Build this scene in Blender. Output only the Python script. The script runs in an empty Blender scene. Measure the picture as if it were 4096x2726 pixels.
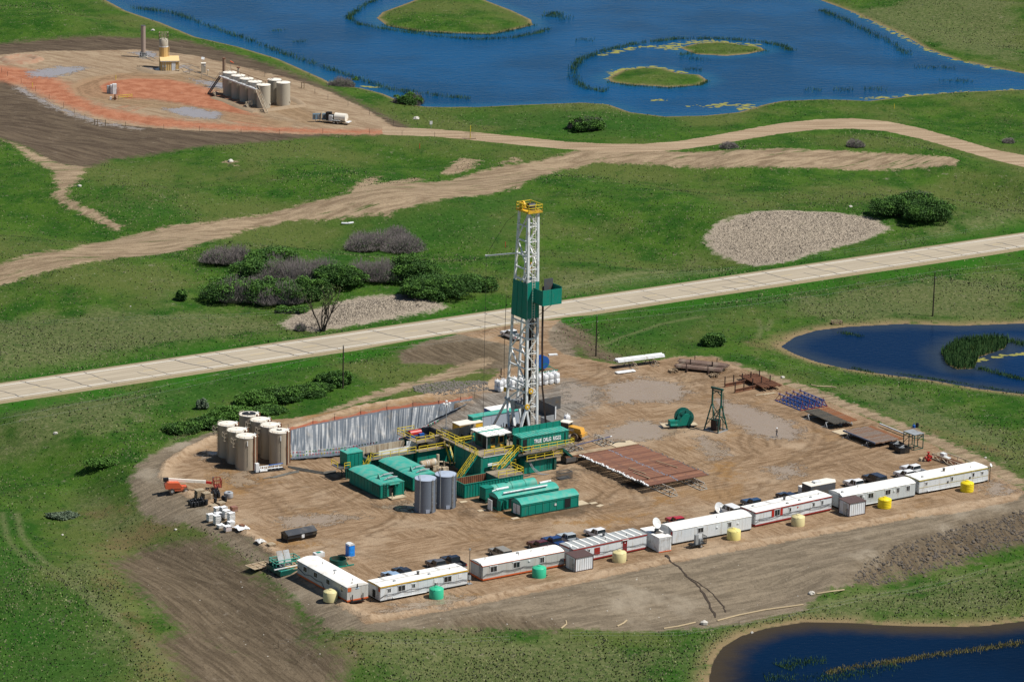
import bpy, math, random
import numpy as np
from mathutils import Vector, Matrix
rnd = random.Random(7)
S = bpy.context.scene
COL = S.collection
R_ = math.radians
# ------------------------------------------------------------------ camera
FPX = 15000.0; PITCH = R_(15.2); ROLL = 0.022; CAMH = 202.0
KD = 4096/2356.0
cp, sp = math.cos(PITCH), math.sin(PITCH)
_F = np.array([0, cp, -sp]); _R0 = np.array([1., 0, 0]); _U0 = np.array([0, sp, cp])
_R = _R0*math.cos(ROLL)+_U0*math.sin(ROLL); _U = _U0*math.cos(ROLL)-_R0*math.sin(ROLL)
def G(u, v, z=0.0):
    "ground point (height z) seen at (u, v) of the 2356 px wide photograph"
    x = (u*KD-2048)/FPX; y = -(v*KD-1363)/FPX
    d = _F+x*_R+y*_U
    t = (z-CAMH)/d[2]
    return (d[0]*t, d[1]*t)
# ------------------------------------------------------------------ node helper
class NB:
    def __init__(s, name):
        s.m = bpy.data.materials.new(name); s.m.use_nodes = True
        s.t = s.m.node_tree; s.N = s.t.nodes; s.L = s.t.links
        s.N.clear(); s.out = s.N.new('ShaderNodeOutputMaterial')
        s.b = s.N.new('ShaderNodeBsdfPrincipled'); s.L.new(s.b.outputs[0], s.out.inputs[0])
    def put(s, sock, v):
        if v is None: return
        if hasattr(v, 'is_linked') or isinstance(v, bpy.types.NodeSocket): s.L.new(v, sock)
        else:
            if isinstance(v, tuple) and len(v) == 3 and sock.type == 'RGBA': v = v+(1,)
            sock.default_value = v
    def node(s, typ, **kw):
        n = s.N.new(typ)
        for k, v in kw.items(): setattr(n, k, v)
        return n
    def pos(s): return s.node('ShaderNodeNewGeometry').outputs['Position']
    def obj(s): return s.node('ShaderNodeTexCoord').outputs['Object']
    def rnd(s): return s.node('ShaderNodeObjectInfo').outputs['Random']
    def mapv(s, v, scale=(1, 1, 1), rot=0, loc=(0, 0, 0)):
        if rot:   # turn first, then stretch
            r = s.node('ShaderNodeMapping'); s.put(r.inputs[0], v); r.inputs['Rotation'].default_value = (0, 0, rot); v, rot = r.outputs[0], 0
        n = s.node('ShaderNodeMapping'); s.put(n.inputs[0], v)
        n.inputs['Scale'].default_value = scale; n.inputs['Rotation'].default_value = (0, 0, rot); n.inputs['Location'].default_value = loc
        return n.outputs[0]
    def noise(s, v, scale, detail=4, rough=.55, dist=0):
        n = s.node('ShaderNodeTexNoise'); s.put(n.inputs['Vector'], v)
        n.inputs['Scale'].default_value = scale; n.inputs['Detail'].default_value = detail
        n.inputs['Roughness'].default_value = rough; n.inputs['Distortion'].default_value = dist
        return n.outputs['Fac']
    def vor(s, v, scale, out='Distance'):
        n = s.node('ShaderNodeTexVoronoi'); s.put(n.inputs['Vector'], v); n.inputs['Scale'].default_value = scale
        return n.outputs[out]
    def math(s, op, a, b=0.0, c=None, clamp=False):
        n = s.node('ShaderNodeMath', operation=op, use_clamp=clamp)
        s.put(n.inputs[0], a); s.put(n.inputs[1], b)
        if c is not None: s.put(n.inputs[2], c)
        return n.outputs[0]
    def step(s, v, lo, hi):
        n = s.node('ShaderNodeMapRange', interpolation_type='SMOOTHSTEP'); s.put(n.inputs['Value'], v)
        n.inputs['From Min'].default_value = lo; n.inputs['From Max'].default_value = hi
        return n.outputs[0]
    def mix(s, f, a, b, mode='MIX'):
        n = s.node('ShaderNodeMix', data_type='RGBA', blend_type=mode)
        s.put(n.inputs[0], f); s.put(n.inputs[6], a); s.put(n.inputs[7], b)
        return n.outputs[2]
    def mixf(s, f, a, b):
        n = s.node('ShaderNodeMix', data_type='FLOAT')
        s.put(n.inputs[0], f); s.put(n.inputs[2], a); s.put(n.inputs[3], b)
        return n.outputs[0]
    def attr(s, name):
        return s.node('ShaderNodeAttribute', attribute_name=name).outputs['Fac']
    def bump(s, h, strength=.5, dist=.1):
        n = s.node('ShaderNodeBump'); s.put(n.inputs['Height'], h)
        s.put(n.inputs['Strength'], strength); n.inputs['Distance'].default_value = dist
        s.L.new(n.outputs[0], s.b.inputs['Normal']); return n
    def set(s, col=None, rough=None, metal=None, spec=None):
        s.put(s.b.inputs['Base Color'], col); s.put(s.b.inputs['Roughness'], rough)
        s.put(s.b.inputs['Metallic'], metal); s.put(s.b.inputs['Specular IOR Level'], spec)
        return s.m

def sc(c, k): return tuple(min(1, x*k) for x in c)
def pm(name, col, rough=.5, metal=0., var=.12, scale=.8, dirt=None, amt=.3, dscale=.6, streak=False, stripe=0, spec=.4, bump=0):
    "procedural surface: base colour with noise variation, dirt patches / run-down streaks, optional ribs along x"
    n = NB(name); o = n.obj()
    c = n.mix(n.noise(o, scale, 5), sc(col, 1-var), sc(col, 1+var))
    if dirt:
        v = n.mapv(o, (1, 1, .18)) if streak else o
        f = n.step(n.noise(v, dscale*(3 if streak else 1), 6, .65), .62-amt*.5, .80-amt*.3)
        c = n.mix(n.math('MULTIPLY', f, .75), c, dirt)
    n.set(c, rough, metal, spec)
    if stripe:
        sx = n.node('ShaderNodeSeparateXYZ'); n.L.new(o, sx.inputs[0])
        w = n.math('SINE', n.math('MULTIPLY', n.math('ADD', sx.outputs[0], sx.outputs[1]), 6.283/stripe))
        n.bump(w, .6, .06)
    elif bump: n.bump(n.noise(o, bump, 4), .4, .05)
    return n.m

# ------------------------------------------------------------------ mesh builder
class MB:
    def __init__(s): s.v = []; s.f = []; s.mi = []; s.M = None; s.k = 0
    def add(s, vs, fs):
        b = len(s.v)
        if s.M is not None: vs = [tuple(s.M @ Vector(p)) for p in vs]
        s.v += [tuple(p) for p in vs]
        s.f += [tuple(b+i for i in f) for f in fs]; s.mi += [s.k]*len(fs)
        return s
    def bx(s, x0, x1, y0, y1, z0, z1):
        return s.add([(x0, y0, z0), (x1, y0, z0), (x1, y1, z0), (x0, y1, z0), (x0, y0, z1), (x1, y0, z1), (x1, y1, z1), (x0, y1, z1)],
                     [(3, 2, 1, 0), (4, 5, 6, 7), (0, 1, 5, 4), (1, 2, 6, 5), (2, 3, 7, 6), (3, 0, 4, 7)])
    def box(s, c, d): # centre x, y, base z
        return s.bx(c[0]-d[0]/2, c[0]+d[0]/2, c[1]-d[1]/2, c[1]+d[1]/2, c[2], c[2]+d[2])
    def _fr(s, p, q):
        p, q = Vector(p), Vector(q); d = (q-p)
        if d.length < 1e-6: d = Vector((0, 0, 1))
        d.normalize(); up = Vector((0, 0, 1)) if abs(d.z) < .95 else Vector((0, 1, 0))
        a = d.cross(up).normalized(); b = a.cross(d).normalized()
        return p, q, a, b
    def bar(s, p, q, w, h=None):
        h = h or w; p, q, a, b = s._fr(p, q); vs = []
        for e in (p, q):
            for i, j in ((-1, -1), (1, -1), (1, 1), (-1, 1)): vs.append(e+a*(i*w/2)+b*(j*h/2))
        return s.add(vs, [(3, 2, 1, 0), (4, 5, 6, 7), (0, 1, 5, 4), (1, 2, 6, 5), (2, 3, 7, 6), (3, 0, 4, 7)])
    def tube(s, p, q, r, n=8, r2=None, caps=True):
        r2 = r if r2 is None else r2; p, q, a, b = s._fr(p, q); vs = []
        for e, rr in ((p, r), (q, r2)):
            for i in range(n):
                t = 2*math.pi*i/n; vs.append(e+a*(rr*math.cos(t))+b*(rr*math.sin(t)))
        fs = [(i, (i+1) % n, n+(i+1) % n, n+i) for i in range(n)]
        if caps: fs += [tuple(range(n))[::-1], tuple(range(n, 2*n))]
        return s.add(vs, fs)
    def path(s, pts, r, n=5):
        vs = []; m = len(pts); fs = []
        for k in range(m):
            p = Vector(pts[k]); d = Vector(pts[min(k+1, m-1)])-Vector(pts[max(k-1, 0)])
            _, _, a, b = s._fr(p, p+d)
            rr = r[k] if isinstance(r, (list, tuple)) else r
            for i in range(n):
                t = 2*math.pi*i/n; vs.append(p+a*(rr*math.cos(t))+b*(rr*math.sin(t)))
        for k in range(m-1):
            for i in range(n): fs.append((k*n+i, k*n+(i+1) % n, (k+1)*n+(i+1) % n, (k+1)*n+i))
        fs += [tuple(range(n))[::-1], tuple(range((m-1)*n, m*n))]
        return s.add(vs, fs)
    def prism(s, poly, a, b, ax='y'):
        "polygon extruded from a to b: ax='y' poly in (x, z); 'x' poly in (y, z); 'z' poly in (x, y)"
        f = {'y': lambda p, t: (p[0], t, p[1]), 'x': lambda p, t: (t, p[0], p[1]), 'z': lambda p, t: (p[0], p[1], t)}[ax]
        n = len(poly); vs = [f(p, a) for p in poly]+[f(p, b) for p in poly]
        fs = [(i, (i+1) % n, n+(i+1) % n, n+i) for i in range(n)]+[tuple(range(n))[::-1], tuple(range(n, 2*n))]
        return s.add(vs, fs)
    def lathe(s, prof, n=24, c=(0, 0), ang=(0, 2*math.pi)):
        vs = []; fs = []; full = abs(ang[1]-ang[0]-2*math.pi) < 1e-6; m = len(prof); nn = n if full else n+1
        for i in range(nn):
            t = ang[0]+(ang[1]-ang[0])*i/n
            for r, z in prof: vs.append((c[0]+r*math.cos(t), c[1]+r*math.sin(t), z))
        for i in range(n):
            j = (i+1) % nn
            for k in range(m-1): fs.append((i*m+k, j*m+k, j*m+k+1, i*m+k+1))
        return s.add(vs, fs)
    def ell(s, c, r, n=8, m=6):
        vs = []; fs = []
        for j in range(m+1):
            ph = math.pi*j/m
            for i in range(n):
                t = 2*math.pi*i/n; vs.append((c[0]+r[0]*math.sin(ph)*math.cos(t), c[1]+r[1]*math.sin(ph)*math.sin(t), c[2]-r[2]*math.cos(ph)))
        for j in range(m):
            for i in range(n): fs.append((j*n+i, j*n+(i+1) % n, (j+1)*n+(i+1) % n, (j+1)*n+i))
        return s.add(vs, fs)
    def rail(s, pts, h=1.1, w=.09, post=2.0, mid=True):
        for p, q in zip(pts[:-1], pts[1:]):
            p, q = Vector(p), Vector(q); L = (q-p).length; n = max(1, round(L/post))
            for k in range(n+1):
                e = p.lerp(q, k/n); s.bar(e, e+Vector((0, 0, h)), w)
            for z in ((h, h*.52) if mid else (h,)): s.bar(p+Vector((0, 0, z)), q+Vector((0, 0, z)), w)
        return s
    def build(s, name, mat, parent=None, loc=None, rz=0, smooth=False):
        me = bpy.data.meshes.new(name); me.from_pydata(s.v, [], s.f)
        for m in (mat if isinstance(mat, (list, tuple)) else [mat]): me.materials.append(m)
        if any(s.mi): me.polygons.foreach_set('material_index', s.mi)
        if smooth:
            me.polygons.foreach_set('use_smooth', [True]*len(s.f)); me.set_sharp_from_angle(angle=R_(40))
        me.update()
        o = bpy.data.objects.new(name, me); COL.objects.link(o)
        if parent is not None: o.parent = parent
        if loc is not None: o.location = loc
        if rz: o.rotation_euler = (0, 0, rz)
        return o

def tag(o, label=None, cat=None, group=None, kind=None):
    if label: o['label'] = label
    if cat: o['category'] = cat
    if group: o['group'] = group
    if kind: o['kind'] = kind
    return o
def thing(name, label, cat, loc=(0, 0, 0), rz=0, group=None):
    o = bpy.data.objects.new(name, None); o.empty_display_size = .3; COL.objects.link(o)
    o.location = loc; o.rotation_euler = (0, 0, rz)
    return tag(o, label, cat, group)
KIDS = {}
def kids(o): return [c for c in S.objects if c.parent == o]
def dup(root, loc, rz, label, scale=None):
    "copy of a thing with its parts and sub-parts"
    def cp_(o, par):
        c = o.copy(); COL.objects.link(c)
        if par is not None: c.parent = par
        for ch in list(o.children): cp_(ch, c)
        return c
    r = cp_(root, None); r.location = loc; r.rotation_euler = (0, 0, rz); r['label'] = label
    if scale: r.scale = scale
    return r
# ------------------------------------------------------------------ outlines on the ground (read off the photograph, laid on the ground plane)
def W(pts, z=0): return np.array([G(u, v, z) for u, v in pts], dtype=np.float64)
PAD = W([(372,1100),(380,1070),(410,1045),(455,1022),(500,1002),(560,975),(700,960),(830,938),(1000,905),(1130,878),(1165,850),(1230,838),(1290,815),(1420,842),(1480,836),(1560,823),(1640,824),(1720,855),(1850,905),(1990,962),(2110,1010),(2190,1050),(2270,1085),(2348,1130),(2335,1148),(2200,1176),(2100,1188),(1900,1225),(1700,1262),(1500,1300),(1300,1345),(1000,1405),(850,1432),(800,1402),(700,1335),(620,1265),(540,1210),(480,1165),(430,1138),(395,1118)])
SLOPE = [(640,1290),(600,1250),(700,1340),(850,1430),(1100,1380),(1500,1295),(1900,1220),(2200,1170),(2420,1130),(2420,1215),(2230,1262),(2080,1300),(1960,1335),(1870,1370),(1850,1395),(1760,1420),(1640,1440),(1500,1450),(1300,1440),(1050,1436),(860,1450),(770,1445),(700,1400)]
TILL = [(258,1292),(330,1262),(420,1242),(480,1236),(540,1275),(620,1340),(690,1405),(735,1455),(700,1462),(770,1505),(700,1540),(560,1520),(440,1470),(380,1420),(320,1360)]
TILL2 = [(420,1400),(560,1480),(760,1470),(830,1500),(800,1620),(430,1640),(400,1568),(340,1480)]
RIM = W([(296,1095),(320,1062),(380,1030),(450,1005),(520,985),(600,990),(520,1060),(420,1110),(470,1160),(560,1225),(640,1300),(560,1250),(470,1200),(380,1180),(320,1150)])
BACKB = [(660,990),(830,930),(960,895),(1100,860),(1150,830),(1110,815),(960,870),(850,900),(760,935),(680,965)]
FORK = W([(905,812),(960,785),(1080,760),(1180,745),(1290,735),(1370,770),(1330,800),(1345,830),(1480,835),(1500,860),(1200,880),(1130,850),(1040,838),(920,838)])
SOILF = [(905,808),(990,783),(1080,778),(1160,790),(1180,830),(1130,862),(1010,838),(920,836)]
SOILF2 = [(1260,745),(1330,740),(1385,775),(1400,800),(1490,832),(1440,842),(1330,825),(1290,790)]
ROADA = [(1020,762),(1120,748),(1290,734),(1262,760),(1262,790),(1320,830),(1420,850),(1300,885),(1230,850),(1160,790),(1090,776)]
TRACK = [(-60,622),(0,608),(150,575),(280,545),(420,515),(560,500),(700,468),(800,447),(950,420),(1100,395),(1200,375),(1290,357),(1340,344),(1500,346),(1600,350),(1750,343),(1900,345),(2050,352),(2200,366),(2200,380),(2100,388),(1900,388),(1750,386),(1620,387),(1500,378),(1370,374),(1290,390),(1200,425),(1150,440),(1000,465),(880,490),(800,500),(650,510),(560,530),(420,575),(300,590),(150,615),(0,655),(-60,670)]
GR_U = [(880,291),(1000,297),(1100,305),(1200,315),(1300,326),(1400,331),(1480,331),(1560,325),(1640,312),(1720,297),(1800,283),(1880,275),(1960,272),(2040,279),(2120,295),(2200,318),(2280,342),(2360,358),(2460,390)]
GR_L = [(2460,420),(2360,386),(2280,366),(2200,343),(2120,320),(2040,302),(1960,296),(1880,298),(1800,307),(1720,320),(1640,334),(1560,345),(1480,350),(1400,350),(1300,343),(1200,334),(1100,324),(1000,314),(880,310)]
GRAVEL = W(GR_U+GR_L)
FARPAD = W([(-60,135),(0,126),(100,117),(200,117),(330,114),(450,128),(560,155),(660,180),(760,213),(830,245),(880,274),(905,292),(905,309),(700,309),(600,304),(450,301),(350,294),(250,285),(150,262),(80,222),(0,178),(-60,150)])
FARSOIL = [(-60,98),(0,100),(100,90),(300,86),(430,93),(560,128),(700,178),(800,222),(900,272),(950,293),(900,310),(760,312),(600,327),(400,347),(260,366),(200,386),(120,377),(60,342),(0,318),(-60,300)]
PATH2 = [(0,318),(60,342),(130,374),(200,384),(185,410),(158,436),(152,455),(178,470),(230,490),(280,521),(268,529),(200,496),(138,467),(122,450),(133,425),(118,388),(50,350)]
RED1 = [(-60,160),(0,150),(100,165),(150,190),(175,215),(230,245),(330,265),(450,280),(600,292),(760,298),(905,299),(905,308),(700,306),(500,298),(350,290),(230,270),(130,235),(40,195),(-60,170)]
RED2 = [(160,205),(200,185),(280,172),(360,175),(430,188),(490,205),(540,235),(580,262),(640,290),(560,285),(500,262),(420,240),(350,228),(260,228),(190,222)]
REDIN = [(235,255),(300,240),(360,240),(300,258)]
LAKE = W([(225,-10),(290,25),(370,52),(450,85),(550,108),(640,135),(700,162),(745,182),(770,196),(830,202),(880,215),(940,240),(985,246),(1100,246),(1200,241),(1340,236),(1400,240),(1450,258),(1530,268),(1620,266),(1700,258),(1760,240),(1800,232),(1900,228),(2000,232),(2080,222),(2200,212),(2356,206),(2700,196),(2700,186),(2356,170),(2280,155),(2200,138),(2130,112),(2080,82),(2020,55),(1960,28),(1880,-2),(1780,-40),(1500,-150),(800,-180),(150,-60)], -.25)
ISL1 = W([(866,42),(880,28),(940,6),(985,-12),(1100,-16),(1120,2),(1180,25),(1222,45),(1227,58),(1190,67),(1130,79),(1050,77),(960,72),(890,60)], -.25)
ISL2 = W([(1397,180),(1430,162),(1480,155),(1530,158),(1560,168),(1610,172),(1630,186),(1610,196),(1540,201),(1450,195),(1405,189)], -.25)
ISL3 = W([(1562,110),(1600,100),(1660,97),(1700,102),(1750,108),(1762,116),(1720,125),(1670,129),(1600,125)], -.25)
PONDR = W([(1798,797),(1830,775),(1880,760),(1950,752),(2080,745),(2200,750),(2356,744),(2520,738),(2620,800),(2520,920),(2356,906),(2250,893),(2150,875),(2050,862),(1950,848),(1880,832),(1830,814)], -.25)
ISLR = W([(2165,812),(2200,786),(2280,779),(2322,782),(2312,802),(2252,822),(2242,848),(2200,850),(2178,838)], -.25)
POND2 = W([(1632,1600),(1634,1555),(1642,1522),(1662,1490),(1705,1463),(1760,1446),(1850,1431),(1950,1433),(2100,1441),(2250,1441),(2356,1429),(2520,1410),(2560,1700),(1640,1700)], -4.3)
REEDR = [(1618,548),(1650,515),(1720,490),(1820,484),(1920,488),(2000,500),(2050,525),(2000,548),(1900,575),(1800,605),(1740,612),(1690,600),(1640,578)]
REEDL = [(645,745),(680,720),(760,700),(850,680),(940,675),(990,690),(1030,705),(1000,716),(900,732),(800,750),(720,762),(660,756)]
DRY = [[(0,730),(240,712),(480,715),(650,735),(640,762),(450,792),(250,832),(-60,880),(-60,740)],
  [(1240,640),(1400,618),(1600,600),(1700,625),(1500,665),(1300,695),(1230,690)], [(1900,600),(2356,480),(2356,520),(1900,595)],
  [(1780,690),(2356,620),(2356,735),(1900,748)], [(330,645),(360,640),(400,700),(395,730),(360,700)], [(200,1130),(300,1150),(420,1190),(330,1250),(240,1290),(200,1230)],
  [(200,1280),(300,1380),(400,1500),(430,1600),(330,1600),(250,1450),(130,1330)], [(1500,1400),(1900,1370),(2356,1290),(2356,1420),(1850,1425),(1650,1445),(1500,1450)], [(700,1440),(1300,1450),(1600,1480),(1500,1600),(900,1600),(780,1500)],
  [(150,900),(400,880),(300,1000),(0,1060),(0,930)], [(1880,880),(2100,900),(2356,1000),(2356,1130),(2200,1030),(2000,950)], [(1900,40),(2356,0),(2356,150),(2150,110)]]
PIT = W([(662,996),(700,985),(760,974),(820,962),(880,950),(940,942),(1000,935),(1040,929),(1052,938),(1005,964),(960,992),(915,1016),(870,1034),(820,1041),(760,1048),(700,1053),(668,1055)])
RIMR = [(1480,832),(1560,818),(1645,818),(1735,845),(1880,893),(2020,948),(2150,998),(2300,1066),(2380,1115),(2345,1128),(2260,1082),(2110,1008),(1990,962),(1850,906),(1720,856),(1640,826),(1560,826)]
WETB = [(1000,1432),(1060,1418),(1160,1414),(1290,1434),(1280,1448),(1100,1450)]
WETL = [(520,1205),(570,1215),(640,1262),(650,1290),(600,1262),(530,1225)]
AMB = [W(p) for p in ([(480,1085),(530,1060),(560,1085),(640,1108),(590,1120),(560,1140),(500,1130)], [(700,945),(900,915),(1000,905),(1060,900),(1000,918),(850,940),(700,970)], [(1120,1170),(1200,1175),(1290,1170),(1270,1195),(1150,1200)], [(1620,1060),(1690,1060),(1700,1100),(1660,1110)], [(1490,1140),(1540,1135),(1560,1160),(1500,1165)], [(560,1235),(700,1240),(760,1255),(640,1262)], [(1250,1200),(1400,1190),(1500,1180),(1400,1215)])]
MUD = W([(980,985),(1060,930),(1100,905),(1150,895),(1240,900),(1290,870),(1350,880),(1400,905),(1330,960),(1300,1010),(1180,1010),(1000,1010)])
PALE = [[(800,440),(838,414),(872,404),(866,424),(960,407),(972,414),(900,433),(850,443)], [(1040,376),(1060,365),(1100,367),(1092,385),(1050,401),(1018,401)], [(1150,376),(1188,362),(1202,371)], [(520,372),(545,368),(540,380)], [(860,497),(900,488),(905,495)], [(1170,440),(1195,425),(1200,432)]]
STUB = [[(190,1265),(260,1225),(330,1190),(420,1195),(430,1215),(330,1255),(265,1290),(330,1400),(440,1520),(420,1600),(330,1600),(290,1450),(215,1345)], [(150,1180),(230,1160),(300,1180),(240,1210)], [(730,1470),(830,1460),(900,1475),(830,1520),(750,1540)], [(1700,790),(1790,765),(1810,800),(1740,815)], [(2050,960),(2250,1010),(2356,1040),(2356,1060),(2200,1020)]]
RUBB = [(1955,1332),(2000,1285),(2070,1250),(2160,1225),(2250,1200),(2356,1172),(2440,1150),(2440,1230),(2356,1250),(2230,1288),(2120,1318),(2010,1345)]
CREST = W([(1930,1310),(2000,1280),(2070,1244),(2160,1218),(2250,1194),(2356,1166),(2480,1135)], -1.5)
CRLOW = W([(1930,1310),(2000,1280),(2070,1244),(2160,1218),(2250,1194),(2356,1166),(2480,1135),(2700,1600),(1800,1600)], -1.5)
def sdf(poly, X, Y, bb=None):
    "signed distance, positive inside"
    d2 = np.full(X.shape, 1e18); ins = np.zeros(X.shape, bool); n = len(poly)
    for i in range(n):
        ax, ay = poly[i]; bx, by = poly[(i+1) % n]; ex, ey = bx-ax, by-ay
        px, py = X-ax, Y-ay; t = np.clip((px*ex+py*ey)/(ex*ex+ey*ey+1e-12), 0, 1)
        d2 = np.minimum(d2, (px-t*ex)**2+(py-t*ey)**2)
        if abs(ey) > 1e-12: ins ^= ((ay > Y) != (by > Y)) & (X < ex*(Y-ay)/ey+ax)
    return np.where(ins, 1, -1)*np.sqrt(d2)
def sdfb(poly, X, Y, m=40.0):
    "same, only worked out within m metres of the outline's box"
    o = np.full(X.shape, -float(m)); lo = poly.min(0)-m; hi = poly.max(0)+m
    k = (X > lo[0]) & (X < hi[0]) & (Y > lo[1]) & (Y < hi[1])
    if k.any(): o[k] = np.maximum(sdf(poly, X[k], Y[k]), -m)
    return o
def linedist(pts, X, Y, m=12.0):
    pts = np.asarray(pts, float); o = np.full(X.shape, float(m))
    for (ax, ay), (bx, by) in zip(pts[:-1], pts[1:]):
        k = (X > min(ax, bx)-m) & (X < max(ax, bx)+m) & (Y > min(ay, by)-m) & (Y < max(ay, by)+m)
        if not k.any(): continue
        ex, ey = bx-ax, by-ay; px, py = X[k]-ax, Y[k]-ay
        t = np.clip((px*ex+py*ey)/(ex*ex+ey*ey+1e-12), 0, 1)
        o[k] = np.minimum(o[k], np.hypot(px-t*ex, py-t*ey))
    return o
def sst(a, b, x):
    t = np.clip((x-a)/(b-a), 0, 1); return t*t*(3-2*t)
# highway axis
HW0 = np.array(G(-900, 1036.7)); HW1 = np.array(G(3300, 412.7)); HWd = (HW1-HW0)/np.linalg.norm(HW1-HW0); HWn = np.array([-HWd[1], HWd[0]])
def hwd(X, Y): return (X-HW0[0])*HWn[0]+(Y-HW0[1])*HWn[1]
_rs = np.random.RandomState(3)
_wv = [(_rs.uniform(-1, 1), _rs.uniform(-1, 1), _rs.uniform(0, 6.28)) for _ in range(8)]
BERM = W([(372,1100),(385,1068),(430,1036),(490,1008)]); BERM = np.concatenate([W([(850,1424),(800,1396),(700,1328),(620,1262),(540,1208),(480,1163),(430,1135),(395,1116)]), BERM])
BERM2 = W([(850,1424),(1000,1398),(1300,1338),(1500,1294),(1700,1256),(1900,1219),(2100,1183),(2330,1143)])
BERM3 = W([(660,988),(830,936),(1000,908),(1128,884)])
LAKES = [(LAKE, -.25), (PONDR, -.25), (POND2, -4.3)]; ISLS = [ISL1, ISL2, ISL3, ISLR]
def H(X, Y, full=False):
    X = np.asarray(X, float); Y = np.asarray(Y, float)
    dp = -sdfb(PAD, X, Y, 45); front = sst(-14, 6, 642-Y-np.clip(X+60, -60, 0)*.8)
    low = -4.0*sst(0.3, 17, dp)*front
    hw = hwd(X, Y); fade = sst(4, 22, dp)*sst(6, 24, np.abs(hw))
    wat = np.full(X.shape, -60.); wl = np.full(X.shape, -.25)
    for P, z in LAKES:
        d = sdfb(P, X, Y, 60); k = d > wat; wat = np.where(k, d, wat); wl = np.where(k, z, wl)
    isl = np.full(X.shape, -60.)
    for P in ISLS: isl = np.maximum(isl, sdfb(P, X, Y, 60))
    wat = np.minimum(wat, -isl)
    fade = fade*sst(3, 30, -wat)*sst(2, 25, -sdfb(FARPAD, X, Y, 40))*sst(1, 18, -sdfb(GRAVEL, X, Y, 30))
    z = np.zeros(X.shape)
    for i, (a, b, p) in enumerate(_wv):
        wl_ = (95, 70, 52, 44, 30, 24, 17, 13)[i]; am = (.75, .6, .5, .35, .2, .13, .07, .05)[i]; L = math.hypot(a, b)
        z += am*np.sin((X*a+Y*b)/L*6.283/wl_+p)*(1+(.7 if i < 3 else 0)*sst(745, 800, Y))
    z = z*fade+low
    # shores
    near = sst(-14, -1, wat); shore = wl-np.clip(wat, -14, 6)*.10
    z = np.where(wat > -14, z*(1-near)+shore*near, z)
    z = np.where(wat > 0, wl-np.clip(wat*.3, 0, 1.5), z)
    z = np.where(isl > 0, wl+np.clip(isl*.10, 0, 1.1), z)
    # highway ditch
    z += -.7*np.exp(-((np.abs(hw)-11)/3.2)**2)*sst(1, 8, dp)*sst(0, 8, -sdfb(FORK, X, Y, 30))
    cd = linedist(CREST, X, Y, 30); sg = np.where(sdfb(CRLOW, X, Y, 40) > 0, 4.2, 9.0); z = z+2.1*np.exp(-(cd/sg)**2)*(cd < 29)*sst(4, 12, dp)
    # berms round the pad
    lump = .75+.25*np.sin(X*2.1+Y*1.3)*np.sin(X*.9-Y*1.7)
    z += .8*np.exp(-(linedist(BERM, X, Y, 5)/1.0)**2)*lump+.55*np.exp(-(linedist(BERM2, X, Y, 5)/1.1)**2)*lump+.6*np.exp(-(linedist(BERM3, X, Y, 5)/1.0)**2)*lump
    # pit
    pit = sdfb(PIT, X, Y, 6); z = np.where(pit > -.7, -np.clip((pit+.7)*2.6, 0, 6.5), z)
    if full: return z, dict(dp=dp, hw=hw, wat=wat, pit=pit, front=front)
    return z
_ZS = np.arange(8.0, -9.0, -.12)
def GT(u, v, dz=0.0):
    "first point of the terrain met by the line of sight of (u, v), for a thing seen dz above the ground"
    x = (u*KD-2048)/FPX; y = -(v*KD-1363)/FPX; d = _F+x*_R+y*_U; t = (_ZS+dz-CAMH)/d[2]; X, Y = d[0]*t, d[1]*t; h = H(X, Y); i = int(np.argmax(_ZS <= h))
    if i: f0, f1 = _ZS[i-1]-h[i-1], _ZS[i]-h[i]; f = f0/(f0-f1+1e-9)
    else: i, f = 1, 1.0
    return Vector((X[i-1]+(X[i]-X[i-1])*f, Y[i-1]+(Y[i]-Y[i-1])*f, h[i-1]+(h[i]-h[i-1])*f))
def hz(x, y): return float(H(np.array([x]), np.array([y]))[0])
SLOPE2 = [(420,1140),(480,1170),(560,1228),(700,1345),(850,1440),(770,1452),(640,1345),(540,1268),(470,1222),(390,1190)]
LUSH = [[(-80,1180),(60,1270),(150,1330),(300,1480),(390,1620),(-80,1620)], [(650,570),(830,490),(1000,475),(1200,440),(1180,560),(1000,570)], [(1320,760),(1700,680),(2000,640),(1900,690),(1600,770),(1400,810)], [(-60,930),(350,880),(700,830),(860,815),(600,890),(300,960),(-60,1000)], [(1000,260),(1400,250),(1600,275),(1500,320),(1200,305)], [(200,440),(420,470),(480,500),(300,520)], [(1500,1500),(1640,1440),(1660,1500),(1620,1600),(1500,1600)]]
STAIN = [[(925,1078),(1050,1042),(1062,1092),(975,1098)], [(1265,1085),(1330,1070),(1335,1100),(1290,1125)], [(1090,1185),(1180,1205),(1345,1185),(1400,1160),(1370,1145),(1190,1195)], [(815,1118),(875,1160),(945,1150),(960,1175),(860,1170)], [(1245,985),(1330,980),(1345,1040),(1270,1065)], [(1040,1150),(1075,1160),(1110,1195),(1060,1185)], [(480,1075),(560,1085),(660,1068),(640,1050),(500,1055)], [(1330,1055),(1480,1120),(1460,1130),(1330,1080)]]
def WT(pts): return np.array([tuple(GT(u, v))[:2] for u, v in pts])
SLOPE, SLOPE2, TILL, TILL2, WETB, WETL, RUBB = [WT(p) for p in (SLOPE, SLOPE2, TILL, TILL2, WETB, WETL, RUBB)]
RIMR, BACKB, SOILF, SOILF2, ROADA, TRACK, FARSOIL, PATH2, REEDR, REEDL, RED1, RED2, REDIN = [WT(p) for p in (RIMR, BACKB, SOILF, SOILF2, ROADA, TRACK, FARSOIL, PATH2, REEDR, REEDL, RED1, RED2, REDIN)]
PALE = [WT(p) for p in PALE]; STUB = [WT(p) for p in STUB]; LUSH = [WT(p) for p in LUSH]; STAIN = [WT(p) for p in STAIN]; DRY = [WT(p) for p in DRY]
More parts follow.
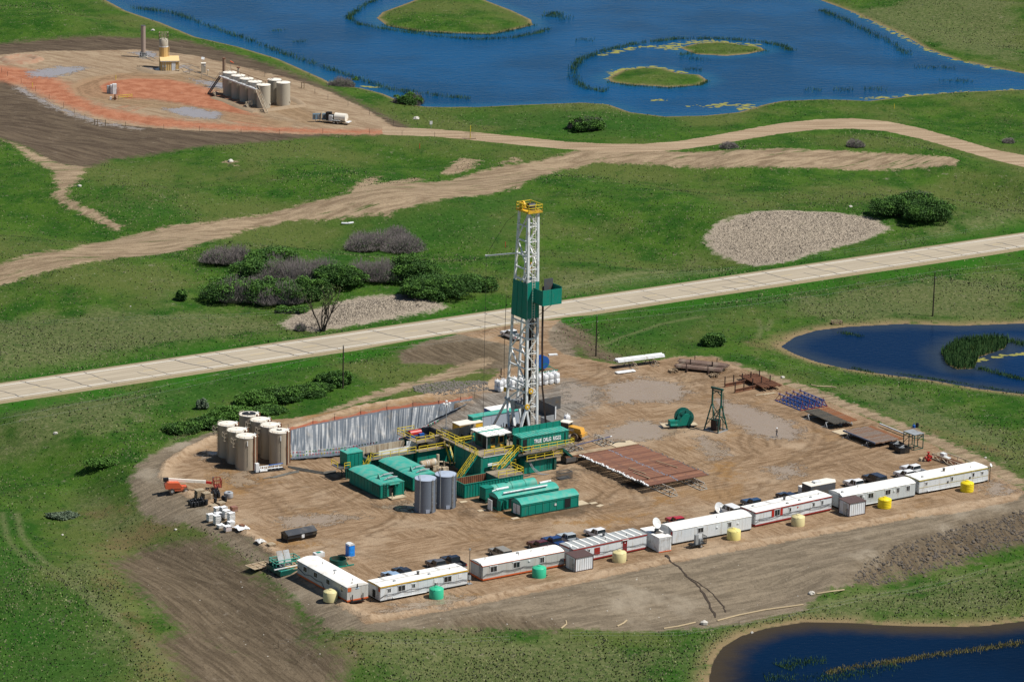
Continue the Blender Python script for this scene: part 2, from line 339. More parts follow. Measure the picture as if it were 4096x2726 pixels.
GTRK = [WT(p) for p in ([(5,1180),(15,1230),(60,1290),(140,1330),(230,1400),(330,1470),(400,1540)], [(40,1180),(50,1230),(100,1290),(180,1345),(270,1420),(370,1490)], [(1880,1388),(2000,1368),(2150,1338),(2356,1290)], [(1880,1396),(2000,1380),(2150,1352),(2356,1306)], [(1745,735),(1752,755),(1745,775)], [(1775,735),(1765,760)], [(1620,728),(1520,745),(1430,775),(1370,800)], [(1300,660),(1400,640),(1520,625)], [(330,1080),(400,1010),(460,985)], [(700,1490),(900,1480),(1250,1490)])]
# ------------------------------------------------------------------ ground
def grow(a, b, st, far):
    c = list(np.arange(a, b+st*.5, st)); s_ = st; lo, hi = a, c[-1]; L, Hh = [], []
    while lo > -far[0] or hi < far[1]:
        s_ *= 1.35
        if lo > -far[0]: lo -= s_; L.append(lo)
        if hi < far[1]: hi += s_; Hh.append(hi)
    return np.array(L[::-1]+c+Hh)
gx = grow(-168, 172, .55, (4000, 4000)); gy = grow(530, 1215, .9, (200, 9000))
XX, YY = np.meshgrid(gx, gy); XF, YF = XX.ravel(), YY.ravel()
ZF, HI = H(XF, YF, True)
dp, hw, wat = HI['dp'], HI['hw'], HI['wat']
def mk(d, w): return np.clip(.5+d/(2*w), 0, 1).astype(np.float32)
def mx(*a):
    o = a[0]
    for b in a[1:]: o = np.maximum(o, b)
    return o
_s = lambda P, m=25: sdfb(P, XF, YF, m)
A_ = {}
sd_pad, sd_far, sd_gr, sd_tr = -dp, _s(FARPAD), _s(GRAVEL), _s(TRACK)
sd_fork, sd_roada = _s(FORK), _s(ROADA)
A_['pad'] = mk(mx(sd_pad+.7, sd_roada), 1.6)
A_['berm'] = np.max([np.exp(-(linedist(q, XF, YF, 5)/1.3)**2) for q in (BERM, BERM2, BERM3)], 0).astype(np.float32)
A_['track'] = mk(mx(sd_tr, _s(PATH2), *[_s(q) for q in PALE], _s(RIMR)-.5, _s(BACKB)-1), 4.5)
A_['gravel'] = mk(sd_gr, 1.2)
A_['farpad'] = mk(sd_far, 3)
A_['slope'] = mk(mx(_s(SLOPE)+.5, _s(SLOPE2), sd_fork-1, _s(RIM), np.where(HI['front'] > .3, sd_pad+1.8, sd_pad)), 4)
A_['soil'] = mk(mx(_s(TILL), _s(TILL2)-2, _s(FARSOIL), _s(RUBB), _s(WETB), _s(WETL), _s(SOILF)-1, _s(SOILF2)-2), 4)
A_['soilfar'] = mk(_s(FARSOIL), 8)
A_['red'] = mk(mx(_s(RED1), np.where(_s(REDIN) > 0, -_s(REDIN), _s(RED2))), 5)
A_['mud'] = mk(_s(MUD), 6)
A_['dry'] = mk(mx(*[_s(P) for P in DRY]), 11)
A_['reed'] = mk(mx(_s(REEDR), _s(REEDL)), 1.6)
A_['shore'] = np.exp(-(np.clip(-wat, 0, 30)/np.where(YF > 800, 1.3, 2.6))**2).astype(np.float32)*(wat > -12)
A_['under'] = (wat > 0).astype(np.float32)
A_['verge'] = np.exp(-((np.abs(hw)-8.2)/4.2)**2).astype(np.float32)
# wheel ruts: arcs of turning vehicles on the pad, the access road and the far pad
rr = random.Random(21); RUT = np.zeros(XF.shape)
_ctr = np.array([G(900,1215), G(1500,1170), G(1850,1040), G(1750,900), G(1330,870), G(1150,775), G(560,1090), G(1100,1225), G(1950,1090), G(700,1150), G(1500,880), G(2050,1080)])
def addrut(pts, w=.3, k=1.0):
    global RUT
    d = linedist(pts, XF, YF, 2.0); RUT = np.maximum(RUT, k*np.exp(-(d/w)**2))
for i in range(90):
    c = _ctr[i % len(_ctr)]; a = rr.choice([33.8, 33.8, 20, 60, -15, 100, -40])+rr.uniform(-14, 14); a = R_(a); L = rr.uniform(12, 38); kv = rr.uniform(-.05, .05)
    x, y = c[0]+rr.uniform(-14, 14), c[1]+rr.uniform(-12, 12); P = []
    for k in range(int(L)):
        P.append((x, y)); x += math.cos(a)*1.0; y += math.sin(a)*1.0; a += kv
    P = np.array(P); nrm = np.array([-np.gradient(P[:, 1]), np.gradient(P[:, 0])]).T; kk = rr.uniform(.4, 1)
    for o in (-.95, .95): addrut(P+nrm*o, rr.uniform(.38, .62), kk)
RUT *= (sd_pad > .8) | (sd_roada > 0)
oval = W([(640,285),(500,262),(380,243),(270,232),(205,215),(195,198),(225,183),(300,174),(400,176),(480,190),(560,214),(640,245),(720,278)])
for o in (-4, -1.5, 0, 1.5, 4, 6): addrut(oval+np.array([o*.4, o*.8]), .5, .7)
A_['oval'] = np.exp(-(linedist(oval, XF, YF, 12)/4.5)**2).astype(np.float32)
A_['gtrk'] = np.max([np.exp(-(linedist(q, XF, YF, 3)/.55)**2) for q in GTRK], 0).astype(np.float32)
A_['rut'] = RUT.astype(np.float32)
# standing water on the mud
PUD = [W(p) for p in ([(1400,880),(1480,868),(1560,880),(1590,900),(1560,925),(1470,925),(1410,930),(1380,905)], [(1390,990),(1450,965),(1530,970),(1570,990),(1520,1010),(1440,1018),(1360,1005)], [(1640,915),(1720,930),(1800,960),(1850,985),(1840,1010),(1760,1010),(1700,985),(1660,955)], [(1600,1000),(1660,1015),(1680,1045),(1640,1060),(1610,1030)],
  [(1760,1075),(1830,1065),(1850,1090),(1790,1100)], [(880,1165),(960,1150),(1010,1160),(930,1178)], [(640,1190),(760,1180),(840,1185),(760,1205),(650,1215)], [(870,1400),(960,1385),(1060,1365),(1100,1378),(1000,1400),(900,1412)], [(2260,1115),(2310,1105),(2335,1130),(2280,1140)],
  [(1300,880),(1380,890),(1370,930),(1290,925)], [(1290,985),(1360,1000),(1340,1020),(1290,1010)], [(500,1090),(560,1085),(600,1110),(540,1120)], [(455,1045),(490,1035),(510,1045),(470,1055)],
  [(60,165),(140,152),(210,155),(180,165),(130,178),(70,178)], [(300,120),(350,118),(365,130),(330,135)], [(330,158),(430,150),(440,165),(380,168)], [(370,250),(440,245),(520,262),(500,275),(430,270)], [(40,195),(120,240),(230,280),(330,297),(320,300),(220,287),(100,242),(30,205)], [(430,180),(520,190),(600,215),(560,215),(480,200)])]
A_['amber'] = mk(mx(*[_s(P) for P in AMB]), 6)
A_['lush'] = mk(mx(*[_s(P) for P in LUSH]), 12)
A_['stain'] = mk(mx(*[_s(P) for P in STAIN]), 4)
A_['stub'] = mk(mx(*[_s(P) for P in STUB]), 9)
A_['pud'] = mk(mx(*[_s(P) for P in PUD]), 3.2)
nx, ny = len(gx), len(gy)
ii = (np.arange(ny-1)[:, None]*nx+np.arange(nx-1)[None, :]).ravel()
QUADS = np.stack([ii, ii+1, ii+nx+1, ii+nx], 1).astype(np.int32)
def fm(d): return d[QUADS].mean(1)
def piece(name, sel, mat):
    q = QUADS[sel]; u, inv = np.unique(q, return_inverse=True); inv = inv.reshape(-1).astype(np.int32)
    me = bpy.data.meshes.new(name); me.vertices.add(len(u)); me.loops.add(len(inv)); me.polygons.add(len(q))
    co = np.stack([XF[u], YF[u], ZF[u]], 1).astype(np.float32); me.vertices.foreach_set('co', co.ravel())
    me.loops.foreach_set('vertex_index', inv); me.polygons.foreach_set('loop_start', np.arange(0, len(inv), 4, dtype=np.int32))
    me.polygons.foreach_set('use_smooth', np.ones(len(q), bool))
    me.update(calc_edges=True)
    for k, a in A_.items():
        at = me.attributes.new(k, 'FLOAT', 'POINT'); at.data.foreach_set('value', np.ascontiguousarray(a[u], np.float32))
    me.materials.append(mat); o = bpy.data.objects.new(name, me); COL.objects.link(o)
    return tag(o, kind='structure')
def ground_material():
    n = NB('ground_cover'); P = n.pos(); A = n.attr
    M2 = lambda v, s, r=0: n.mapv(v, s, r)
    e1 = n.noise(P, .45, 6, .62); e2 = n.noise(P, 1.8, 4, .6)
    E = n.math('ADD', n.math('MULTIPLY', n.math('SUBTRACT', e1, .5), 1.5), n.math('MULTIPLY', n.math('SUBTRACT', e2, .5), .5))
    def msk(a, amp=1.0, s=.10): return n.step(n.math('MULTIPLY_ADD', E, amp, A(a)), .5-s, .5+s)
    big = n.noise(P, .022, 5, .6); mid = n.noise(P, .12, 6, .6); fine = n.noise(P, 1.1, 5, .7); vf = n.noise(M2(P, (1, .45, 1)), 4.0, 4, .7)
    # grass
    g = n.mix(n.step(mid, .36, .64), (.022, .074, .009), (.058, .118, .016))
    g = n.mix(n.step(big, .46, .62), g, (.088, .115, .030))
    g = n.mix(n.math('MULTIPLY', n.step(fine, .52, .72), .55), g, (.135, .16, .062))
    g = n.mix(n.math('MULTIPLY', n.step(vf, .50, .66), .5), g, (.018, .045, .008))
    tuf = n.step(n.noise(M2(P, (1, .5, 1)), .55, 5, .7), .56, .66)
    g = n.mix(n.math('MULTIPLY', tuf, .45), g, (.026, .068, .012))
    g = n.mix(n.math('MULTIPLY', n.step(n.math('MULTIPLY_ADD', n.math('SUBTRACT', mid, .5), 1.2, A('lush')), .35, .8), .7), g, n.mix(n.step(fine, .35, .65), (.018, .066, .010), (.036, .100, .016)))
    brn = n.math('MULTIPLY', n.step(n.noise(P, .04, 6, .66), .56, .68), n.step(fine, .38, .6))
    g = n.mix(n.math('MULTIPLY', brn, .38), g, (.125, .118, .052))
    pch = n.step(n.noise(M2(P, (1, .6, 1)), .28, 6, .72), .57, .66)
    g = n.mix(n.math('MULTIPLY', pch, .6), g, (.016, .058, .010))
    dry = n.math('MULTIPLY', n.step(n.math('MULTIPLY_ADD', n.math('SUBTRACT', mid, .5), 1.6, A('dry')), .35, .85), .8)
    dcol = n.mix(n.step(fine, .42, .62), (.080, .102, .036), (.150, .155, .070))
    dcol = n.mix(n.math('MULTIPLY', n.step(vf, .5, .62), .45), dcol, (.05, .075, .026))
    g = n.mix(dry, g, dcol)
    g = n.mix(n.math('MULTIPLY', A('verge'), n.step(mid, .3, .6)), g, (.024, .100, .009))
    g = n.mix(n.math('MULTIPLY', n.step(n.math('MULTIPLY_ADD', E, .5, A('stub')), .35, .75), .8), g, n.mix(n.step(mid, .4, .6), (.150, .112, .055), (.125, .145, .045)))
    g = n.mix(n.math('MULTIPLY', n.math('MULTIPLY', A('gtrk'), n.step(fine, .25, .5)), .6), g, (.155, .160, .075))
    spk = n.step(n.vor(P, .5), .09, .05)
    g = n.mix(n.math('MULTIPLY', spk, n.step(n.noise(P, .05, 3), .56, .66)), g, (.34, .36, .27))
    # slope fill / grey brown earth
    st = n.noise(M2(P, (.12, .9, .3), R_(-33)), 1.0, 7, .68, .8)
    lump = n.noise(P, 1.6, 6, .72)
    fill = n.mix(n.step(st, .35, .66), (.140, .113, .080), (.235, .190, .135))
    fill = n.mix(n.math('MULTIPLY', n.step(lump, .5, .68), .5), fill, (.088, .070, .050))
    fill = n.mix(n.step(n.noise(P, .07, 5), .54, .68), fill, (.285, .240, .180))
    # dark topsoil, tilled
    till = n.noise(M2(P, (.10, 1.1, .3), R_(58)), 1.0, 7, .7, .5)
    soil = n.mix(n.step(till, .36, .66), (.088, .067, .044), (.165, .128, .085))
    soil = n.mix(n.math('MULTIPLY', n.step(lump, .52, .66), .6), soil, (.050, .038, .026))
    soilf = n.mix(n.step(n.noise(M2(P, (.09, .5, .3), R_(35)), 1, 7, .68, .8), .35, .65), (.072, .053, .038), (.130, .099, .068))
    soil = n.mix(n.step(A('soilfar'), .45, .55), soil, soilf)
    # tan clay of pads and roads
    tr1 = n.noise(M2(P, (.16, 1.1, .3), R_(-34)), 1.0, 7, .68, 1.3); tr2 = n.noise(M2(P, (.16, 1.0, .3), R_(60)), 1.0, 7, .68, 1.6)
    pick = n.step(n.noise(P, .05, 3), .44, .58); tr = n.mixf(pick, tr1, tr2)
    clay = n.mix(n.step(tr, .40, .60), (.205, .134, .078), (.320, .224, .142))
    clay = n.mix(n.math('MULTIPLY', n.step(n.noise(P, .07, 7, .62), .50, .64), .7), clay, (.385, .288, .195))
    clay = n.mix(n.math('MULTIPLY', n.step(lump, .54, .68), .35), clay, (.14, .084, .043))
    wet = n.step(n.noise(M2(P, (.7, 1, 1), R_(-34)), .075, 7, .64), .57, .66)
    clay = n.mix(n.math('MULTIPLY', n.math('MAXIMUM', n.math('MULTIPLY', wet, .5), n.step(n.math('MULTIPLY_ADD', E, .7, A('amber')), .45, .7)), .8), clay, (.265, .150, .058))
    drk = n.step(n.noise(M2(P, (.5, 1, 1), R_(-34)), .16, 7, .7, 1.2), .58, .68)
    clay = n.mix(n.math('MULTIPLY', drk, .7), clay, (.135, .086, .050))
    clay = n.mix(n.math('MULTIPLY', A('berm'), n.step(n.noise(P, .9, 5), .3, .6)), clay, (.405, .300, .200))
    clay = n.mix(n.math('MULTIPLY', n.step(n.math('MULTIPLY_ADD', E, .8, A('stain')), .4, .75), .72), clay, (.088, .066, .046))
    # dry dirt track
    trk = n.mix(n.step(n.noise(M2(P, (.12, .5, .3), R_(-30)), 1, 7, .68, .8), .36, .64), (.195, .142, .090), (.345, .262, .172))
    trk = n.mix(n.math('MULTIPLY', n.step(lump, .52, .68), .4), trk, (.13, .095, .06))
    trk = n.mix(n.math('MULTIPLY', n.step(n.noise(M2(P, (.15, 1, .3), R_(-30)), .35, 6, .7), .58, .64), .85), trk, (.055, .095, .022))
    grv = n.mix(n.step(n.noise(M2(P, (.05, .9, .3), R_(-8)), 1, 5, .6), .35, .65), (.26, .185, .118), (.40, .305, .205))
    fpd = n.mix(n.step(n.noise(M2(P, (.12, .5, .3), R_(40)), 1, 7, .68, 1.0), .35, .65), (.235, .165, .105), (.345, .262, .175))
    red = n.mix(n.step(n.noise(P, .3, 6, .65), .35, .65), (.29, .110, .060), (.40, .180, .105))
    fpd = n.mix(n.math('MULTIPLY', A('oval'), n.step(n.noise(P, .16, 4), .3, .6)), fpd, (.22, .15, .085))
    c = n.mix(msk('slope', .38), g, fill)
    c = n.mix(msk('soil', .75, .3), c, soil)
    c = n.mix(msk('track', .5), c, trk)
    c = n.mix(msk('farpad', .35), c, fpd)
    c = n.mix(msk('red', .6, .3), c, red)
    c = n.mix(msk('gravel', .5), c, grv)
    c = n.mix(n.math('MULTIPLY', n.step(A('oval'), .35, .6), n.math('MULTIPLY', A('farpad'), .75)), c, (.31, .215, .13))
    pad = msk('pad', .45)
    c = n.mix(pad, c, clay)
    mud = n.math('MULTIPLY', msk('mud', .6, .25), .9)
    c = n.mix(mud, c, n.mix(n.step(tr, .38, .62), (.105, .094, .080), (.26, .238, .208)))
    rut = n.math('MULTIPLY', A('rut'), n.step(n.noise(P, .5, 4), .3, .55))
    c = n.mix(n.math('MULTIPLY', rut, .75), c, (.115, .072, .040))
    small = n.math('MULTIPLY', n.step(n.noise(M2(P, (.5, 1, 1), R_(-34)), .30, 6, .6), .585, .64), n.math('MULTIPLY', pad, n.step(A('slope'), .3, .1)))
    pud = n.math('MAXIMUM', n.math('MULTIPLY', n.step(n.math('MULTIPLY_ADD', E, 1.2, A('pud')), .40, .70), n.step(tr, .12, .42)), n.math('MULTIPLY', small, .8))
    pcol = n.mix(A('farpad'), n.mix(n.noise(P, .06, 3), (.285, .205, .135), (.335, .262, .185)), (.30, .27, .26))
    c = n.mix(n.math('MULTIPLY', pud, .9), c, pcol)
    c = n.mix(msk('reed', 1.2, .3), c, n.mix(fine, (.28, .23, .175), (.38, .325, .255)))
    sh = n.math('MULTIPLY', A('shore'), n.step(n.noise(P, .3, 5), .25, .5))
    c = n.mix(sh, c, (.235, .172, .095))
    c = n.mix(A('under'), c, (.05, .045, .03))
    bare = n.math('SUBTRACT', 1.0, n.math('MAXIMUM', msk('slope', .9), n.math('MAXIMUM', msk('soil', .9), pad)), clamp=True)
    hgt = n.math('ADD', n.math('MULTIPLY', lump, .6), n.math('ADD', n.math('MULTIPLY', fine, .45), n.math('MULTIPLY', vf, .25)))
    hgt = n.math('SUBTRACT', n.math('ADD', hgt, n.math('MULTIPLY', till, .5)), n.math('MULTIPLY', rut, .4))
    hgt = n.math('MULTIPLY', hgt, n.math('SUBTRACT', 1.0, pud, clamp=True))
    hgt = n.math('ADD', hgt, n.math('MULTIPLY', n.math('MULTIPLY', pad, tr), .35))
    n.bump(hgt, .75, .35)
    n.set(c, n.mixf(pud, .95, .16), 0, n.mixf(pud, .03, .5))
    return n.m
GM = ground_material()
f_pad, f_far, f_gr, f_tr = fm(sd_pad) > 0, fm(sd_far) > 0, fm(sd_gr) > 0, fm(sd_tr) > 0
f_w = fm(wat) > 2.5
f_road = np.abs(fm(hw)) < 4.6
f_hole = fm(HI['pit']) > 1.5
used = np.zeros(len(QUADS), bool)
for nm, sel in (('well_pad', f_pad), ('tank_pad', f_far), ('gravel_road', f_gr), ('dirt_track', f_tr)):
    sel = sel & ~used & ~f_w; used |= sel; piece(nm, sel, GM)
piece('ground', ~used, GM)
# ------------------------------------------------------------------ water
def water_material(name, col, shal, sc_, bmp, rough, spec):
    n = NB(name); P = n.pos(); d = n.attr('depth')
    w = n.noise(n.mapv(P, (.7, 1.4, 1), R_(-20)), sc_, 6, .62); w2 = n.noise(P, .02, 4, .6)
    n.bump(w, bmp, .35); c = n.mix(n.step(w2, .40, .65), col, sc(col, 1.4))
    f = n.step(n.math('MULTIPLY_ADD', n.math('SUBTRACT', n.noise(P, .25, 5, .65), .5), .35, d), .04, .62)
    n.set(n.mix(f, shal, c), rough, 0, spec); n.b.inputs['IOR'].default_value = 1.33
    return n.m
WM_lake = water_material('lake_water', (.001, .044, .118), (.005, .072, .155), .4, .6, .14, .03)
WM_pond = water_material('pond_water', (.001, .015, .052), (.020, .033, .056), .9, .2, .08, .03)
WM_pond2 = water_material('dark_pond_water', (.0008, .0085, .027), (.045, .034, .021), .9, .2, .08, .03)
def water(name, poly, z, mat):
    d = sdfb(poly, XF, YF, 60); q = QUADS[(d[QUADS].max(1) > -1.6) & (fm(wat) > -2.2)]; u, inv = np.unique(q, return_inverse=True); inv = inv.reshape(-1).astype(np.int32)
    me = bpy.data.meshes.new(name); me.vertices.add(len(u)); me.loops.add(len(inv)); me.polygons.add(len(q)); me.vertices.foreach_set('co', np.stack([XF[u], YF[u], np.full(len(u), z)], 1).astype(np.float32).ravel())
    me.loops.foreach_set('vertex_index', inv); me.polygons.foreach_set('loop_start', np.arange(0, len(inv), 4, dtype=np.int32)); me.update(calc_edges=True)
    me.attributes.new('depth', 'FLOAT', 'POINT').data.foreach_set('value', np.clip(wat[u]/11, 0, 1).astype(np.float32)); me.materials.append(mat)
    o = bpy.data.objects.new(name, me); COL.objects.link(o); return tag(o, kind='structure')
water('lake', LAKE, -.25, WM_lake); water('pond', PONDR, -.25, WM_pond); water('pond', POND2, -4.3, WM_pond2)
# ------------------------------------------------------------------ highway
def strip(name, off0, off1, z, mat, t0=0, t1=None, nseg=60, wob=0):
    L = np.linalg.norm(HW1-HW0); t1 = t1 or L; m = MB(); vs = []; fs = []
    for i in range(nseg+1):
        p = HW0+HWd*(t0+(t1-t0)*i/nseg)
        for o in (off0, off1): q = p+HWn*o; vs.append((q[0], q[1], z))
    for i in range(nseg): fs.append((2*i, 2*i+2, 2*i+3, 2*i+1))
    m.add(vs, fs); return m
def road_material():
    n = NB('old_concrete_paving'); P = n.pos()
    l = n.noise(n.mapv(P, (.03, 1.2, 1), -math.atan2(HWd[1], HWd[0])), 1.0, 5, .6)
    c = n.mix(n.step(l, .35, .65), (.345, .295, .220), (.455, .395, .300))
    c = n.mix(n.math('MULTIPLY', n.step(n.noise(P, .09, 4), .55, .6), .25), c, (.30, .26, .20))
    c = n.mix(n.math('MULTIPLY', n.noise(P, 3, 4), .25), c, (.30, .245, .17))
    n.set(c, .9, 0, .15); return n.m
RW = 5.35
road = tag(strip('highway', -RW, RW, .08, None).build('highway', road_material()), kind='structure')
def shoulder():
    m = MB()
    for s in (-1, 1):
        a = strip('', s*(RW+1.5), s*RW, .078, None)
        vs = [(x, y, z if i % 2 else -.14) for i, (x, y, z) in enumerate(a.v)]; m.add(vs, [f if s < 0 else f[::-1] for f in a.f])
    return m
shm = NB('shoulder_gravel'); shm.set(shm.mix(shm.noise(shm.pos(), 1.5, 5), (.20, .16, .09), (.33, .27, .17)), .95, 0, .1)
tag(shoulder().build('road_shoulder', shm.m), kind='structure')
white_line = pm('road_line_white', (.80, .80, .76), .7, var=.1); yel_line = pm('road_line_yellow', (.62, .47, .20), .7, var=.15); tar = pm('crack_sealant', (.13, .12, .11), .8)
mk_ = MB()
for s in (-1, 1): a = strip('', s*4.05-.09, s*4.05+.09, .084, None); mk_.add(a.v, a.f)
tag(mk_.build('edge_line', white_line), kind='structure')
ym = MB(); L = np.linalg.norm(HW1-HW0); t = 0
while t < L: a = strip('', -.07, .07, .084, None, t, t+3.2, 1); ym.add(a.v, a.f); t += 12.2
tag(ym.build('centre_line', yel_line), kind='structure')
cm = MB(); rc = random.Random(5); t = 3
while t < L:
    pts = []; sk = rc.uniform(1.5, 4.5); w = rc.uniform(.08, .2)
    for i in range(9):
        o = -RW+.1+i*(2*RW-.2)/8; p = HW0+HWd*(t+sk*(1-i/8)*1.0+rc.uniform(-.35, .35))+HWn*o; pts.append(p)
    if rc.random() < .25: pts = pts[:rc.randint(4, 7)]
    for a, b in zip(pts[:-1], pts[1:]):
        d = (b-a)/np.linalg.norm(b-a); nn = np.array([-d[1], d[0]])*w
        cm.add([(*(a-nn), .084), (*(b-nn), .084), (*(b+nn), .084), (*(a+nn), .084)], [(0, 1, 2, 3)])
    t += rc.choice([4.5, 6, 7.5, 9])
tag(cm.build('sealed_cracks', tar), kind='structure')
A = R_(33.8)
e1 = np.array([math.cos(A), math.sin(A)]); e2 = np.array([-math.sin(A), math.cos(A)])
def at(u, v, dz=0.0): return GT(u, v, dz)
def ZC(ox, oy, w, out=2356.):
    "pixel of an enlarged crop -> pixel of the 2356 px wide photograph"
    k = w/out
    return lambda x, y: ((ox+x*k)/KD, (oy+y*k)/KD)
z1 = ZC(800, 1600, 800); z2 = ZC(1300, 1600, 800); z3 = ZC(1800, 1500, 600, 2352); z4 = ZC(2200, 1650, 800); z5 = ZC(3200, 1750, 800); z6 = ZC(2400, 1900, 1000)
z7 = ZC(1800, 2050, 900); z8 = ZC(1050, 2080, 900); z9 = ZC(600, 1850, 800); zr = ZC(2200, 1300, 800); zs = ZC(3000, 1450, 800); zf = ZC(0, 80, 800); zg = ZC(500, 100, 500); zk = ZC(780, 200, 700)
dust = (.30, .22, .14); rustc = (.16, .065, .028)
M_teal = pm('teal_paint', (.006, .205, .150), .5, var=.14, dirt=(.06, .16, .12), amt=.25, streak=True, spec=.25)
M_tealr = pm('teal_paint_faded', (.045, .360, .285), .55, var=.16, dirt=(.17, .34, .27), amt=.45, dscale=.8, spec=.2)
M_tealrib = pm('teal_ribbed_steel', (.006, .205, .150), .5, var=.12, dirt=(.10, .17, .12), amt=.25, streak=True, stripe=.6, spec=.25)
M_teald = pm('teal_dark_steel', (.006, .085, .066), .5, var=.2, dirt=(.08, .05, .03), amt=.3)
M_yel = pm('yellow_rail_paint', (.72, .56, .045), .45, var=.12, dirt=(.25, .18, .05), amt=.2)
M_yel2 = pm('yellow_panel_paint', (.72, .42, .03), .45, var=.1, dirt=(.3, .18, .05), amt=.3)
M_white = pm('white_steel', (.74, .76, .76), .45, var=.06, dirt=(.40, .36, .30), amt=.3, dscale=1.2)
M_whroof = pm('white_membrane_roof', (.86, .84, .79), .6, var=.04, dirt=(.60, .54, .44), amt=.22, dscale=.7, spec=.2)
M_wall = pm('trailer_siding', (.66, .69, .70), .5, var=.05, dirt=(.48, .44, .38), amt=.25, streak=True, stripe=.0, spec=.25)
M_wallrib = pm('ribbed_white_cladding', (.68, .71, .73), .5, var=.05, dirt=(.5, .45, .38), amt=.2, streak=True, stripe=.45)
M_wallg = pm('trailer_siding_grey', (.50, .50, .47), .5, var=.05, dirt=(.40, .36, .30), amt=.25, streak=True, spec=.25)
M_grey = pm('galvanised_grey', (.34, .36, .37), .5, .2, var=.15, dirt=(.2, .15, .1), amt=.3)
M_dgrey = pm('dark_grey_steel', (.09, .095, .10), .5, var=.25, dirt=(.14, .10, .06), amt=.35)
M_black = pm('black_paint', (.014, .015, .017), .5, var=.3, dirt=(.10, .08, .05), amt=.2)
M_dark = pm('dark_opening', (.010, .011, .012), .7)
M_glass = pm('window_glass', (.018, .024, .028), .08, spec=.6)
M_rust = pm('rusty_steel', (.22, .095, .048), .75, var=.3, scale=2, dirt=(.10, .045, .025), amt=.5)
M_pipe = pm('brown_drill_pipe', (.200, .092, .052), .6, var=.3, scale=.6, dirt=(.09, .05, .04), amt=.4, spec=.35)
M_dpipe = pm('dark_drill_pipe', (.030, .022, .020), .5, var=.3, dirt=(.08, .04, .03), amt=.4)
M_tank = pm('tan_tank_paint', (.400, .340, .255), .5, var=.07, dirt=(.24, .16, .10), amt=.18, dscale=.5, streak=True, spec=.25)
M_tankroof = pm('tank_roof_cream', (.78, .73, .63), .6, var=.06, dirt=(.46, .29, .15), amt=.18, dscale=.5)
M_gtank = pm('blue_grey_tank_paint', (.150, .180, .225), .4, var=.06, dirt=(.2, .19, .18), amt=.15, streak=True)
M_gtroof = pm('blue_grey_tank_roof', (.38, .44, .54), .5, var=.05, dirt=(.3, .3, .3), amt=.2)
M_wood = pm('weathered_timber', (.36, .27, .17), .85, var=.25, scale=3, dirt=(.18, .12, .07), amt=.4)
M_board = pm('pale_plywood', (.50, .41, .28), .8, var=.15, scale=2)
M_deck = pm('muddy_floor_plate', (.30, .25, .18), .8, var=.2, scale=2, dirt=(.12, .09, .06), amt=.45)
M_cream = pm('muddy_cream_steel', (.52, .45, .33), .6, var=.12, dirt=(.26, .15, .07), amt=.45, dscale=.5, streak=True)
M_red = pm('red_paint', (.42, .025, .018), .4, var=.15)
M_maroon = pm('maroon_paint', (.20, .016, .020), .4, var=.1)
M_blue = pm('blue_paint', (.015, .10, .36), .4, var=.12)
M_orange = pm('orange_red_paint', (.62, .115, .045), .45, var=.12, dirt=(.35, .15, .08), amt=.3)
M_cat = pm('amber_machine_paint', (.66, .34, .045), .4, var=.1, dirt=(.35, .25, .13), amt=.35)
M_tire = pm('rubber_tyre', (.022, .021, .020), .85, var=.3, dirt=(.20, .14, .09), amt=.45)
M_rim = pm('wheel_rim', (.45, .46, .46), .35, .4)
M_cable = pm('black_cable', (.020, .020, .022), .6)
M_plastic = pm('clear_wrap_on_sacks', (.66, .65, .62), .3, var=.10, scale=3, dirt=(.45, .42, .38), amt=.35, dscale=2, bump=6)
M_sack = pm('white_woven_sack', (.80, .81, .81), .75, var=.06, scale=3, dirt=(.55, .54, .50), amt=.3, bump=5)
M_tarp = pm('wrinkled_black_liner', (.115, .135, .158), .40, var=.15, scale=.6, dirt=(.21, .20, .18), amt=.25, spec=.3, bump=2.2)
M_brown = pm('dark_brown_roofing', (.105, .062, .055), .5, var=.1, stripe=.45)
M_conc = pm('concrete', (.42, .38, .31), .9, var=.12)
def sign_text(name, txt, size, mat, parent, M, depth=.04, aspect=1.0):
    c = bpy.data.curves.new(name, 'FONT'); c.body = txt; c.size = size; c.extrude = depth; c.align_x = 'CENTER'; c.align_y = 'CENTER'; c.offset = .012*size/.5
    t = bpy.data.objects.new(name, c); COL.objects.link(t)
    dg = bpy.context.evaluated_depsgraph_get(); me = bpy.data.meshes.new_from_object(t.evaluated_get(dg)); bpy.data.objects.remove(t); bpy.data.curves.remove(c)
    me.materials.clear(); me.materials.append(mat); o = bpy.data.objects.new(name, me); COL.objects.link(o); o.parent = parent; k = aspect/(max(v.co.x for v in me.vertices)-min(v.co.x for v in me.vertices)); o.matrix_local = M @ Matrix.Diagonal((k, 1, 1, 1))
    return o
FRONT = lambda x, y, z: Matrix.Translation((x, y, z)) @ Matrix.Rotation(R_(90), 4, 'X')   # writing that reads from -y
